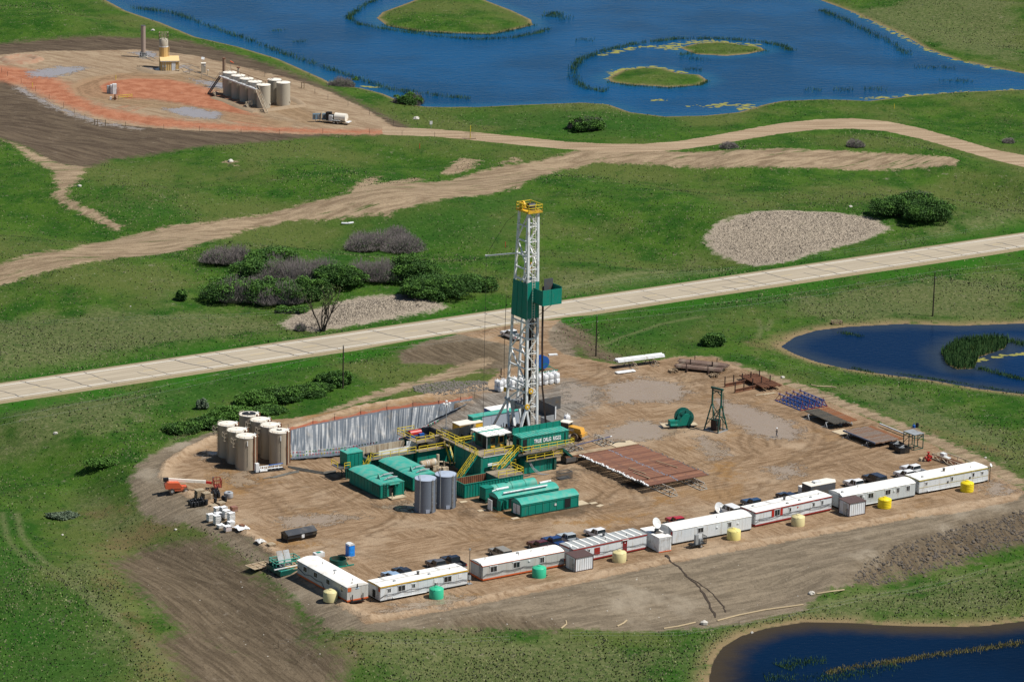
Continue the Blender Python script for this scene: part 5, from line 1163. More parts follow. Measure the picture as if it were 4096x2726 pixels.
m.build('wall_panel', M_white, t); MB().bx(10.6, 11.0, -.35, 0, .9, 1.5).build('meter_box', M_grey, t)
m = MB(); m.bx(-.05, 0, 1.5, 2.4, .3, 1.6); m.build('door', M_dark, t); MB().bx(-.06, 0, .1, .6, 1.7, 2.4).build('placard', M_ot, t)
t = trailer(z7(343, 720), 16.2, 3.9, A-R_(.5), 'grey sided crew trailer with a curved white roof and orange base band', M_wallg, 'arch', M_ot, M_ot, vents=[(.1, .5, 0), (.5, .5, 1), (.48, .3, 0), (.65, .4, 0), (.8, .4, 0), (.9, .7, 0)])
for f, w in ((.13, 1.4), (.41, 1.4), (.725, .95)): window(t, 16.2*f, 1.75, w, 1.05)
MB().bx(9.0, 9.35, -.1, 0, 1.9, 2.15).build('vent_cover', M_white, t); dish(t, -.2, .5, 2.6)
t = trailer(z7(1290, 545), 15.6, 3.9, A+R_(2.5), 'crew trailer with a ribbed grey metal roof and dark red door', roof='flat', trim=M_rt, skirt=M_rt, roofm=M_groof, vents=[(.55, .75, 2), (.78, .3, 0), (.5, .35, 0)])
m = MB()
for k in range(10): m.bx(.9+k*1.5, 1.25+k*1.5, .15, 3.75, 2.64+.0, 2.735)
m.build('roof_rib', M_whroof, t)
window(t, 15.6*.21, 1.85, .5, .55, two=False)
m = MB(); m.bx(10.5, 11.4, -.05, 0, .35, 2.35); dr = m.build('door', M_maroon, t); MB().tube((10.95, -.06, 1.9), (10.95, -.04, 1.9), .1, 10).build('door_window', M_white, dr); MB().bx(10.3, 11.6, -.25, 0, 2.38, 2.45).build('door_canopy', M_white, t)
MB().bx(4.4, 5.6, -.05, 0, .9, 2.1).build('red_panel', M_rt, t); dish(t, -.1, .8, 2.6, .3)
t = trailer(z6(683, 660), 16.8, 4.0, A-R_(.3), 'plain white crew trailer with a smooth curved roof and two windows', roof='arch', vents=[(.03, .8, 0), (.6, .3, 0)], cab=False)
window(t, 16.8*.35, 1.7, 1.3, .95); window(t, 16.8*.72, 1.7, .8, .95)
m = MB(); m.bx(9.2, 9.6, -.1, 0, 1.55, 1.75); m.bx(13.7, 14.1, -.1, 0, 1.55, 1.75); m.build('vent_cover', M_white, t); MB().bx(-.06, 0, .1, .55, 1.6, 2.3).build('placard', M_rt, t); dish(t, -.1, 1.2, 2.6, .34)
t = trailer(z6(1463, 490), 17.6, 4.1, A+R_(3.2), 'crew trailer with a flat white roof, red trim and red window shutters', roof='flat', trim=M_rt, skirt=M_rt, seam=[.3, .62], vents=[(.1, .7, 1), (.5, .65, 2), (.45, .2, 1), (.62, .25, 1), (.78, .3, 1), (.9, .4, 0)])
window(t, 17.6*.28, 1.75, 1.3, 1.2); MB().bx(17.6*.28-1.25, 17.6*.28-.72, -.06, 0, 1.1, 2.3).bx(17.6*.28+.72, 17.6*.28+1.25, -.06, 0, 1.1, 2.3).build('shutter', M_red, t)
for f, w in ((.45, .55), (.76, .55), (.875, .6)): window(t, 17.6*f, 1.75, w, .8, two=f > .8)
MB().bx(0, 17.6, -.03, 0, 1.18, 1.25).build('belt_line', M_dgrey, t)
m = MB(); m.prism([(17.6*.55, 1.7), (17.6*.55+.2, 1.9), (17.6*.55, 2.1), (17.6*.55-.2, 1.9)], -.04, -.01); m.build('diamond_placard', M_red, t)
t = trailer(z5(495, 860), 16.6, 4.0, A, 'pale grey crew trailer with a curved white roof and four white framed windows', pm('trailer_siding_cool', (.52, .56, .56), .5, var=.04, dirt=(.45, .4, .34), amt=.2, streak=True), 'arch', vents=[(.3, .5, 0), (.05, .3, 1)], pipe=(.3, .62), cab=False)
for f, w in ((.25, .8), (.385, 1.3), (.62, 1.3), (.76, .75), (.90, .9)): window(t, 16.6*f, 1.75, w, 1.0)
m = MB()
for f in (.29, .52, .71): m.bx(16.6*f-.15, 16.6*f+.15, -.1, 0, 1.6 if f != .52 else .9, 1.85 if f != .52 else 1.15)
m.build('vent_cover', M_white, t); dish(t, -.1, .9, 2.6, .32); dish(t, -1.2, 3.0, 1.6, .4)
t = trailer(z5(1400, 672), 16.2, 4.0, A, 'right end crew trailer with a flat cream roof and olive trim', roof='flat', trim=M_ol, vents=[(.1, .3, 1), (.45, .5, 2), (.6, .45, 0), (.8, .3, 0)], pipe=(.12, .95), cab=False)
m = MB(); m.bx(.2, 16.0, 2.6, 3.1, 2.66, 2.8); m.build('roof_ridge', M_whroof, t)
MB().bx(0, 16.2, -.03, 0, 1.1, 1.15).build('belt_line', M_ol, t)
for f, w, h_ in ((.10, .55, .6), (.47, .55, .75), (.78, .6, .8), (.91, .6, .6)): window(t, 16.2*f, 1.75, w, h_, two=f in (.1, .91))
m = MB(); m.bx(6.5, 6.8, -.1, 0, 1.2, 1.5); m.bx(11.7, 12.0, -.1, 0, 1.2, 1.5); m.build('vent_cover', M_dgrey, t)
m = MB(); m.tube((16.5, -.1, -.2), (16.5, -.1, 2.9), .07, 6); m.build('dish_pole', M_black, t); dish(t, 16.55, -.1, 2.7, .35, -70, 30, stand=.3)
# white steel container with the big dish
t = thing('site_container', 'short white ribbed steel container below the large satellite dish', 'container', at(*z7(2185, 418)), A-R_(3))
m = MB(); m.bx(0, 2.5, 0, 6.0, .1, 2.6)
for k in range(9): m.bx(.1+k*.27, .2+k*.27, -.05, 0, .2, 2.5)
m.bx(2.15, 2.2, -.08, 0, .2, 2.5); m.build('wall', M_white, t); MB().bx(-.04, 2.54, -.04, 6.04, 2.6, 2.68).build('roof', M_whroof, t); MB().bx(0, 2.5, -.1, 0, .05, .18).build('base_rail', M_ot, t)
m = MB(); m.bx(.5, 2.0, 2.0, 3.4, 2.68, 2.8); m.bar((.6, 2.1, 2.8), (1.9, 3.2, 3.2), .1); m.bx(1.0, 1.6, 2.6, 3.1, 2.8, 3.3); m.bx(2.0, 2.4, 1.2, 2.2, 2.68, 2.75); m.build('dish_base', M_dgrey, t)
dd = thing('satellite_dish', 'large white satellite dish raised on the short white container', 'satellite dish', t.location+Vector((*(e1*1.2+e2*2.8), 3.2)), A); dish(dd, 0, 0, 0, .98, -75, 28, 'reflector', 1.1)
dd = thing('satellite_dish', 'large white satellite dish on the ground beside the white pickup', 'satellite dish', at(*z6(1115, 352)), A); dish(dd, 0, 0, 0, 1.0, -90, 25, 'reflector', .9)
# dark walled caravan
t = thing('office_trailer', 'small dark walled trailer with a cream roof and a white air conditioner', 'trailer', at(*z5(122, 742)), A)
m = MB(); m.prism([(0, 0), (5.6, 0), (6.3, 1.3), (5.6, 2.6), (0, 2.6)], 0, 2.6, 'z'); m.build('wall', M_dgrey, t); m = MB(); m.prism([(-.05, -.05), (5.6, -.05), (6.5, 1.3), (5.6, 2.65), (-.05, 2.65)], 2.62, 2.72, 'z'); m.build('roof', M_tankroof, t)
MB().bx(1.6, 3.0, .8, 1.8, 2.72, 3.05).build('air_conditioner', M_white, t)
# sheds
def shed(near, label):
    t = thing('storage_shed', label, 'shed', at(*near), A, 'brown roofed storage sheds'); L, w, h = 3.55, 2.9, 2.45
    m = MB(); m.bx(0, L, 0, w, .08, h)
    m.build('wall', M_wallrib, t); m = MB(); m.prism([(-.12, h-.02), (w+.12, h+.12), (w+.12, h+.22), (-.12, h+.08)], -.12, L+.12, 'x'); m.build('roof', M_brown, t)
    m = MB(); dk = M_brown
    for x, y in ((0, 0), (L, 0), (0, w)): m.bx(x-.06, x+.06, y-.06, y+.06, .05, h)
    m.bx(-.06, L+.06, -.05, 0, .04, .16); m.build('corner_trim', dk, t)
    d = MB().bx(-.05, 0, .8, 1.75, .1, 2.1).build('door', M_wallg, t); MB().bx(-.08, -.05, .9, 1.0, 1.0, 1.1).build('handle', M_black, d)
    MB().bar((-.25, .35, 0), (-.25, .35, 1.5), .1).build('gas_pipe', M_dgrey, t)
shed(z7(1312, 622), 'brown roofed white shed in front of the grey roofed trailer'); shed(z5(578, 932), 'brown roofed white shed at the left end of the pale grey trailer')
# round water tanks
def poly_tank(p, col, label, ribs):
    t = thing('water_tank', label, 'water tank', at(*p), A+R_(rnd.uniform(0, 90)), 'round plastic water tanks'); r, h = 1.2, 1.55; pr = [(0, 0), (r, 0)]
    if ribs:
        for k in range(5): pr += [(r, .12+k*.3), (r+.03, .2+k*.3), (r+.03, .28+k*.3), (r, .34+k*.3)]
    pr += [(r, h), (r-.06, h+.08), (.35, h+.34)]; mt = pm('plastic_'+label.split()[0], col, .4, var=.06, dirt=sc(col, .72), amt=.22, spec=.3)
    MB().lathe(pr, 28).build('body', mt, t, smooth=True)
    MB().lathe([(.35, h+.30), (.35, h+.42), (.30, h+.45), (0, h+.45)], 14).build('lid', mt, t)
    m = MB(); m.bar((-r, .1, h+.06), (0, .1, h+.40), .14, .08); m.bar((0, .1, h+.40), (r, .1, h+.06), .14, .08); m.bar((.1, -r, h+.04), (.1, 0, h+.36), .12, .06); m.build('top_band', mt, t)
    MB().tube((r*.7, -r*.72, .25), (r*.8, -r*.85, .25), .1, 8).build('outlet', M_black, t)
cream, green, yel = (.66, .58, .30), (.045, .48, .27), (.80, .62, .02)
for p, c_, lb, rb in [(z8(712, 838), cream, 'cream plastic water tank beside the trailer standing across the row', 0), (z8(1820, 806), green, 'green plastic water tank in front of the ochre trimmed trailer', 0), (z7(932, 665), green, 'green plastic water tank in front of the grey sided trailer', 0), (z7(1772, 503), cream, 'cream plastic water tank in front of the dark red door', 0),
    (z6(1259, 597), (.74, .64, .22), 'pale yellow plastic water tank in front of the plain white trailer', 0), (z6(1864, 467), cream, 'cream plastic water tank in front of the red shuttered trailer', 0), (z5(994, 818), yel, 'yellow ribbed water tank in front of the pale grey trailer', 1), (z5(1965, 625), yel, 'yellow ribbed water tank in front of the right end trailer', 1)]: poly_tank(p, c_, lb, rb)
# ------------------------------------------------------------------ vehicles
def paint(name, c): 
    n = NB(name); n.set(n.mix(n.step(n.noise(n.obj(), 2.5, 4), .55, .75), c, tuple(.75*a+.25*b for a, b in zip(c, (.3, .22, .14)))), .25, 0, .5); n.b.inputs['Coat Weight'].default_value = .4; return n.m
def vehicle(kind, p, rz, col, label, cat, axle=True, cap=None):
    "x forward; p is the ground under the left front wheel when axle is set"
    L = {'pickup': 5.7, 'suv': 5.1, 'sedan': 4.7}[kind]; w = {'pickup': 1.95, 'suv': 1.95, 'sedan': 1.8}[kind]; xf = L/2-.95; xr = -L/2+1.15
    c, s = math.cos(rz), math.sin(rz); loc = Vector(p)
    if axle: loc -= Vector((xf*c-(w/2-.1)*s, xf*s+(w/2-.1)*c, 0))
    t = thing(kind if kind != 'suv' else 'suv_car', label, cat, loc, rz, 'vehicles parked behind the trailers'); pa = paint('car_paint', col); hh = .98 if kind != 'sedan' else .88; z0 = .42 if kind != 'sedan' else .3
    def body(P, y0, y1): return MB().prism(P, y0, y1)
    fx = L/2
    P = [(-fx, z0), (fx, z0), (fx+.05, z0+.3), (fx-.05, hh-.05), (fx-.25, hh+.06), (.75, hh+.16), (.75, hh)]
    if kind == 'pickup':
        P += [(-.85, hh), (-.85, .72), (-fx, .72)]; m = body(P, -w/2, w/2)
        for y in (-w/2, w/2-.09): m.bx(-fx, -.85, y, y+.09, .7, 1.12)
        m.bx(-fx, -fx+.08, -w/2, w/2, .7, 1.12); m.bx(-.93, -.85, -w/2, w/2, .7, 1.12)
    else: P += [(-fx+.1, hh+.02), (-fx, hh-.1)]; m = body(P, -w/2, w/2)
    m.build('body', pa, t)
    a, b, c_, d, zt = {'pickup': (1.15, .5, -.75, -.9, 1.78), 'suv': (1.15, .5, -2.3, -2.5, 1.80), 'sedan': (1.1, .35, -1.15, -1.9, 1.42)}[kind]
    g = MB(); k = .14
    g.add([(a, -w/2+.05, hh), (a, w/2-.05, hh), (d, w/2-.05, hh), (d, -w/2+.05, hh), (b, -w/2+k, zt-.06), (b, w/2-k, zt-.06), (c_, w/2-k, zt-.06), (c_, -w/2+k, zt-.06)], [(0, 1, 5, 4), (1, 2, 6, 5), (2, 3, 7, 6), (3, 0, 4, 7), (4, 5, 6, 7)]); g.build('windows', M_glass, t)
    r = MB(); r.add([(b+.05, -w/2+k-.02, zt-.06), (b+.05, w/2-k+.02, zt-.06), (c_-.05, w/2-k+.02, zt-.06), (c_-.05, -w/2+k-.02, zt-.06), (b-.12, -w/2+k+.06, zt+.02), (b-.12, w/2-k-.06, zt+.02), (c_+.12, w/2-k-.06, zt+.02), (c_+.12, -w/2+k+.06, zt+.02)], [(0, 1, 5, 4), (1, 2, 6, 5), (2, 3, 7, 6), (3, 0, 4, 7), (4, 5, 6, 7)])
    for sx in (-1, 1):
        for xm, wd in ((-.12, .1), (c_ + .02 if kind == 'pickup' else -1.25, .14)): r.bar((xm, sx*(w/2-.045), hh), (xm, sx*(w/2-k+.005), zt-.04), wd, .03)
    r.build('roof', pa, t)
    if kind == 'pickup': MB().bx(-fx+.08, -.93, -w/2+.09, w/2-.09, .72, .76).build('bed_floor', M_dgrey, t)
    if cap: m = MB(); m.bx(-fx, -.95, -w/2+.03, w/2-.03, 1.12, 1.2 if cap == 1 else 1.72); m.build('bed_cover', pa if cap == 1 else M_glass, t); 
    if cap == 2: MB().bx(-fx, -.95, -w/2+.08, w/2-.08, 1.72, 1.8).build('cap_roof', pa, t)
    for x in (xf, xr):
        for s_ in (-1, 1):
            o = MB().tube((x, s_*(w/2-.28), .38), (x, s_*(w/2+.02), .38), .38, 14).build('wheel', M_tire, t); MB().tube((x, s_*(w/2+.02), .38), (x, s_*(w/2+.035), .38), .22, 10).build('rim', M_rim, o)
    for s_ in (-1, 1):
        MB().bx(fx-.04, fx+.06, s_*(w/2-.32)-.16, s_*(w/2-.32)+.16, .66, .84).build('headlight', M_white, t); MB().bx(-fx-.03, -fx+.02, s_*(w/2-.12)-.09, s_*(w/2-.12)+.09, .72, 1.0).build('taillight', M_red, t)
        MB().bx(.62, .78, s_*(w/2+.02)-.02, s_*(w/2+.16)+.02, hh+.02, hh+.2).build('side_mirror', M_black, t)
    m = MB(); m.bx(fx+.02, fx+.14, -w/2+.05, w/2-.05, .42, .6); m.bx(-fx-.12, -fx, -w/2+.05, w/2-.05, .45, .62); m.build('bumper', M_rim if kind == 'pickup' else M_black, t)
    return t
Wh = (.80, .80, .79); H2 = R_(122)
vehicle('pickup', at(*z7(1440, 243)), R_(128), Wh, 'white pickup parked alone behind the grey roofed trailer', 'pickup')
vehicle('pickup', at(*z7(1140, 290)), H2, (.42, .46, .48), 'silver pickup with its rear to the grey roofed trailer', 'pickup')
vehicle('pickup', at(*z7(985, 328)), R_(124), (.012, .045, .16), 'dark blue pickup with a covered bed beside the maroon one', 'pickup', cap=1)
vehicle('pickup', at(*z7(838, 370)), R_(126), (.085, .012, .020), 'maroon pickup behind the curved roof of the grey sided trailer', 'pickup', cap=1)
vehicle('suv', at(*z7(430, 442)), R_(122), (.27, .25, .21), 'tan grey suv with a roof rack behind the grey sided trailer', 'suv')
vehicle('pickup', at(*z8(1735, 490)), R_(122), (.10, .10, .105), 'dark grey pickup behind the ochre trimmed trailer', 'pickup', cap=1)
vehicle('pickup', at(*z8(1890, 450)), R_(122), (.014, .018, .028), 'black pickup behind the right end of the ochre trimmed trailer', 'pickup')
vehicle('sedan', at(*z8(1385, 565)), R_(124), (.014, .016, .024), 'black car behind the middle of the ochre trimmed trailer', 'car')
vehicle('sedan', at(*z8(1272, 610)), R_(124), (.28, .40, .55), 'light blue car almost hidden behind the ochre trimmed trailer', 'car')
vehicle('suv', at(*z6(1130, 347)), R_(124), Wh, 'white suv parked beside the ground standing satellite dish', 'suv')
vehicle('pickup', at(*z6(640, 458)), R_(118), (.42, .015, .02), 'red pickup showing its roof above the plain white trailer', 'pickup')
vehicle('pickup', at(*z6(1355, 288)), R_(124), (.018, .055, .13), 'dark blue pickup behind the red shuttered trailer', 'pickup')
vehicle('sedan', at(*z6(1690, 222)), R_(128), (.015, .025, .055), 'dark blue car near the dark walled small trailer', 'car')
vehicle('pickup', at(*z5(545, 575)), R_(124), Wh, 'white pickup next to the dark suv behind the pale grey trailer', 'pickup')
vehicle('suv', at(*z5(768, 512)), R_(126), (.020, .026, .045), 'dark suv between the white pickups on the right', 'suv')
vehicle('pickup', at(*z5(1215, 403)), R_(128), Wh, 'white pickup farther from the right end trailer', 'pickup')
vehicle('pickup', at(*z5(1140, 468)), R_(126), Wh, 'white pickup half hidden by the right end trailer', 'pickup')
_zm = ZC(1900, 1100, 400, 942)
t = vehicle('pickup', at(*_zm(262, 578)), R_(124), Wh, 'white pickup driving on the access road behind the mast', 'pickup'); t['group'] = 'vehicles on the access road'
# white hot tub lid sized box by dark trailer
t = thing('air_unit', 'small white box unit behind the red shuttered trailer', 'box', at(*z6(1910, 185)), A); MB().bx(0, 2.2, 0, 1.4, .1, 1.3).build('box', M_white, t); MB().bx(-.05, 2.25, -.05, 1.45, 1.3, 1.38).build('lid', M_whroof, t)
# utility trailer in front of the plain white trailer
t = thing('utility_trailer', 'small black two wheeled utility trailer carrying a grey electric cabinet', 'trailer', at(*z6(930, 672)), A)
m = MB(); m.bx(-1.9, 1.2, -.6, .7, .5, .6); m.bar((-1.9, 0, .5), (-3.2, 0, .4), .1); m.bx(-2, -1.4, -.3, .3, .6, .9)
for x in (1.2,):
    for k in range(7): m.bar((x, -.6+k*.21, .6), (x, -.6+k*.21, 1.9), .05)
    m.bar((x, -.6, 1.9), (x, .7, 1.9), .07)
m.rail([(.2, -.6, .6), (1.2, -.6, .6)], .9, .06, .4); m.build('frame', M_black, t)
m = MB(); m.bx(-.9, -.3, -.3, .2, .6, 2.3); m.bx(-.1, .6, -.4, .3, .6, 1.5); m.build('electric_cabinet', M_grey, t)
for y in (-.8, .75): o = MB().tube((0, y, .33), (0, y+.18, .33), .33, 12).build('wheel', M_tire, t); MB().tube((0, y-.02, .33), (0, y+.0, .33), .18, 10).build('rim', M_rim, o)
t = thing('antenna_mast', 'thin dark antenna mast standing between two crew trailers', 'antenna', at(*z8(2165, 665)), A); MB().tube((0, 0, 0), (0, 0, 6.0), .06, 6).build('pole', M_black, t); m = MB(); m.bx(-.4, .4, -.4, .4, 0, .15); m.bx(-.15, .15, -.1, .1, 5.9, 6.2); m.bx(-.2, .2, -.2, .2, .8, 1.5); m.build('fitting', M_grey, t)
# dumpster, toilet, open tub, green skid
t = thing('dumpster', 'long black lidded dumpster standing on open mud', 'dumpster', at(*z9(1625, 945)), A+R_(2))
m = MB(); m.prism([(.15, .15), (2.0, .15), (2.2, .9), (2.2, 1.25), (-.05, 1.25), (-.05, .75)], 0, 5.8, 'x'); m.bx(-.1, 5.9, -.1, 0, .7, .82); m.bx(-.12, 0, 0, 2.1, 0, .3)
for y in (.1, 1.95): m.bar((-.05, y, .1), (-.05, y, 1.5), .14)
m.build('bin', M_black, t); m = MB(); m.prism([(-.15, 1.25), (2.3, 1.25), (2.3, 1.32), (1.1, 1.95), (-.15, 1.32)], -.08, 5.88, 'x'); m.build('lid', pm('dusty_black_lid', (.045, .050, .058), .4, var=.2, dirt=(.12, .11, .1), amt=.3), t); MB().bx(2.7, 3.25, -.14, -.1, .5, 1.1).build('notice', M_white, t)
t = thing('portable_toilet', 'blue portable toilet with a white roof near the left trailers', 'toilet', at(*z8(905, 390)), A)
m = MB(); m.bx(0, 1.15, 0, 1.15, .1, 2.05)
m.build('cabin', pm('bright_blue_plastic', (.012, .21, .72), .4, var=.06), t); m = MB(); m.bx(.12, 1.03, -.04, 0, .2, 1.95); m.bx(.25, .9, -.07, -.04, .5, .95); m.bx(.25, .9, -.07, -.04, 1.2, 1.7); m.build('door', pm('blue_plastic_door', (.02, .27, .80), .4), t)
m = MB(); m.prism([(-.05, 2.05), (1.2, 2.05), (1.1, 2.25), (.57, 2.42), (.05, 2.25)], -.05, 1.2); m.build('roof', M_white, t); m = MB(); m.bx(-.3, 1.5, -.35, 1.2, 0, .1); m.build('skid', M_wood, t)
t = thing('open_tub', 'open green steel tub on a frame behind the left trailers', 'tub', at(*z8(790, 462)), A)
MB().lathe([(1.35, .1), (1.45, .15), (1.45, 1.1), (1.38, 1.1), (1.36, .3), (0, .3)], 28).build('tub', M_teald, t, smooth=True); m = MB(); m.bx(-1.7, 2.2, -1.6, -1.4, 0, .2); m.bx(-1.7, 2.2, 1.4, 1.6, 0, .2); m.bar((1.2, -1.5, .1), (2.2, 1.5, .1), .12); m.build('frame', M_teal, t)
t = thing('green_skid', 'green railed equipment skid with two leaning grey panels by the end trailer', 'skid', at(*z9(1640, 1318)), A-R_(2))
m = MB(); m.bx(-1.7, -1.6, -.1, 5.0, 0, .8); m.bx(-1.7, 4.0, 0, .1, 0, .8); m.bx(-1.6, 4, .1, 5, 0, .12); m.bx(-1.7, 4, 4.9, 5, 0, .8)
m.build('tray', M_teald, t); m = MB(); m.rail([(-1.2, 2.4, .8), (3.4, 2.6, .8), (3.4, 4.8, .8), (-1.2, 4.8, .8), (-1.2, 2.4, .8)], 1.0, .12, 1.6); m.bar((-1.6, .0, .8), (3.8, 2.2, .4), .14); m.build('rail_frame', M_tealr, t)
MB().bar((-2.4, .8, 1.0), (4.2, 1.6, .9), .2, .14).build('white_beam', M_white, t)
for k in range(2): m = MB(); m.prism([(2.6, .7), (2.7, .7), (4.0, 3.0), (3.9, 3.0)], -.4+k*1.25, .7+k*1.25, 'x'); m.build('grey_panel', M_grey, t)
m = MB(); m.bx(.4, 2.6, 1.4, 2.3, .3, .7); m.build('yellow_part', M_yel2, t)
t = thing('air_conditioner', 'small white machine box behind the trailer standing across the row', 'box', at(*z8(592, 382)), A); MB().bx(-.9, .9, -.4, .6, 0, .8).build('box', M_white, t); MB().bx(-.5, .3, -.3, .4, .8, .84).build('green_label', M_teal, t)
t = thing('wooden_steps', 'rough timber blocks beside the blue portable toilet', 'timber', at(*z8(870, 415)), A); MB().bx(-.5, .2, -.3, .3, 0, .5).bx(.4, 1.0, -.3, .3, 0, .45).build('block', M_wood, t)
# ------------------------------------------------------------------ goods and machines on the pad
def pallet(mb, x, y, z, a=1.2, b=1.05):
    for k in (-.45, 0, .45): mb.bx(x-a/2, x+a/2, y+k*b-.05, y+k*b+.05, z, z+.1)
    for k in range(6): mb.bx(x-a/2+k*a/5.6, x-a/2+k*a/5.6+.13, y-b/2, y+b/2, z+.1, z+.13)
def sack_stack(p, hgt, label, mat=None, top=True, yaw=0, col=None):
    t = thing('wrapped_pallet', label, 'pallet load', at(*p), A+R_(yaw), 'wrapped sacks on pallets'); r = random.Random(int(p[0]*10)); m = MB(); n = int(hgt/.16)
    for k in range(n):
        j = r.uniform(-.03, .03); i = r.uniform(0, .05); z = .14+k*.16
        m.bx(-.56+i+j, .56-i+j, -.52+i, .52-i, z, z+.13); m.bx(-.52+j, .52+j, -.48, .48, z+.13, z+.16)
    m.build('sacks', mat or M_plastic, t)
    m = MB(); pallet(m, 0, 0, 0); m.build('pallet', M_wood, t)
    if top:
        m = MB(); z = .14+n*.16; g = [[(-.58+1.16*i/4+r.uniform(-.03, .03), -.54+1.08*j/4+r.uniform(-.03, .03), z+r.uniform(0, .12)) for i in range(5)] for j in range(5)]
        m.add([q for row in g for q in row], [(j*5+i, j*5+i+1, j*5+i+6, j*5+i+5) for j in range(4) for i in range(4)]); m.build('plastic_cover', M_sack, t)
gx_ = [((795, 595), 1.0, 'at the back left of the group'), ((868, 580), .95, 'at the back of the group beside the red pallet load'), ((803, 660), 1.05, 'in the middle of the group'), ((898, 650), 1.3, 'in the middle right of the group'), ((710, 685), 1.15, 'at the left edge of the group'), ((790, 722), 1.55, 'with the tallest sharp stack of sacks'), ((955, 690), 1.45, 'with a crumpled white cover at the right edge'), ((830, 768), .6, 'low stack in front of the tallest one'), ((955, 742), .65, 'low white stack at the front right')]
for q, h, lb in gx_: sack_stack(z9(*q), h, 'white wrapped pallet of sacks '+lb)
sack_stack(z9(912, 805), .95, 'pinkish wrapped pallet of sacks at the front of the group', pm('pink_wrapped_sacks', (.56, .47, .45), .5, var=.15, scale=3, dirt=(.66, .63, .6), amt=.4))
sack_stack(z9(988, 572), .95, 'rust red wrapped pallet load right of the white ones', pm('red_brown_sacks', (.27, .13, .09), .5, var=.2, scale=3, dirt=(.4, .33, .28), amt=.3), top=False)
def crumple(p, label, sx, sy, h, mat, n=9, name='plastic_bundle'):
    r = random.Random(int(p[0]*7)); m = MB(); g = []
    for j in range(n):
        for i in range(n):
            u, v = i/(n-1)*2-1, j/(n-1)*2-1; e = max(0, 1-(u*u+v*v)*.62); g.append((u*sx+r.uniform(-.1, .1)*sx, v*sy+r.uniform(-.1, .1)*sy, .03+h*e*r.uniform(.55, 1)))
    m.add(g, [(j*n+i, j*n+i+1, j*n+n+i+1, j*n+n+i) for j in range(n-1) for i in range(n-1)]); return tag(m.build(name, mat, None, at(*p), A), label, 'plastic')
crumple(z9(1075, 765), 'opened white plastic wrap lying flat with brown sacks inside', 1.1, 1.3, .4, M_sack)
crumple(z9(1300, 925), 'crumpled grey plastic bundle between the pallets and the dumpster', .75, .9, .5, M_plastic)
t = thing('brown_sacks', 'few brown sacks on the opened plastic wrap', 'sacks', at(*z9(1085, 758))+Vector((0, 0, .25)), A); MB().bx(-.4, .3, -.5, .4, 0, .25).build('sack', M_rust, t)
def stack_pallets(p, n, label, rise=.15):
    t = thing('pallet_stack', label, 'pallets', at(*p), A+R_(rnd.uniform(-8, 8)), 'stacks of empty pallets'); 
    for k in range(n): m = MB(); pallet(m, rnd.uniform(-.08, .08), rnd.uniform(-.08, .08), k*rise, 1.25, 1.15); m.build('pallet', M_wood if k < n-1 else M_board, t)
    return t
stack_pallets(z9(575, 415), 11, 'tall leaning stack of empty timber pallets by the boom lift'); stack_pallets(z9(595, 375), 7, 'second stack of empty timber pallets behind the tall one'); stack_pallets(z9(660, 430), 9, 'stack of grey weathered pallets beside the small barrel'); stack_pallets(z9(840, 495), 4, 'low stack of pallets beside the black drums'); stack_pallets(z9(742, 500), 1, 'single pallet under one black drum'); stack_pallets(z9(1430, 975), 3, 'small stack of boards on a pallet near the dumpster')
dr0 = None
def drum(p, label, dz=0):
    global dr0
    q = at(*p)+Vector((0, 0, dz))
    if dr0 is None:
        dr0 = thing('oil_drum', label, 'drum', q, 0, 'black oil drums'); r = .30
        MB().lathe([(0, 0), (r, 0), (r, .28), (r+.015, .3), (r, .32), (r, .58), (r+.015, .6), (r, .62), (r, .9), (r-.03, .9), (r-.03, .87), (0, .87)], 16).build('shell', M_black, dr0, smooth=True); MB().tube((.15, 0, .87), (.15, 0, .9), .04, 6).build('cap', M_white, dr0)
    else: dup(dr0, q, rnd.uniform(0, 6), label)
for q in ((490, 525), (530, 522), (566, 515), (600, 508), (632, 500), (664, 492), (468, 500), (503, 492), (541, 482), (578, 475), (612, 468)): drum(z9(*q), 'black oil drum in the tight double row on the mud')
for q in ((770, 412), (808, 412), (765, 390), (800, 388)): drum(z9(*q), 'black oil drum on the pallet behind the double row', .1)
for q in ((862, 445), (888, 452)): drum(z9(*q), 'black oil drum beside the wrapped grey coil')
drum(z9(770, 478), 'single black oil drum standing on its own pallet', .14)
t = thing('steel_barrel', 'small grey barrel beside the weathered pallets', 'barrel', at(*z9(715, 425)), 0); MB().lathe([(0, 0), (.3, 0), (.3, .9), (0, .92)], 14).build('shell', M_tank, t)
t = thing('wrapped_coil', 'large grey plastic wrapped coil standing on a pallet', 'coil', at(*z9(925, 412)), A); MB().lathe([(.35, .8), (.35, 1.05), (.6, 1.15), (.82, 1.0), (.85, .2), (.8, .13), (0, .13)], 20).build('coil', pm('grey_stretch_wrap', (.30, .32, .34), .25, var=.2, scale=3, dirt=(.55, .56, .57), amt=.5, spec=.6), t, smooth=True); m = MB(); pallet(m, 0, 0, 0, 1.5, 1.3); m.build('pallet', M_wood, t)
t = thing('scrap_frame', 'dark folded steel frame behind the black drums', 'frame', at(*z9(760, 365)), A); m = MB(); m.bar((-.8, 0, .2), (.9, .3, .9), .12); m.bar((-.8, .3, .2), (.9, .6, .8), .12); m.bar((-.7, 0, .1), (.5, .5, .15), .2); m.build('bars', M_black, t)
t = thing('gate_frame', 'pale rectangular frame leaning on the berm near the end trailer', 'frame', at(*z9(1290, 1235)), A+R_(6)); m = MB()
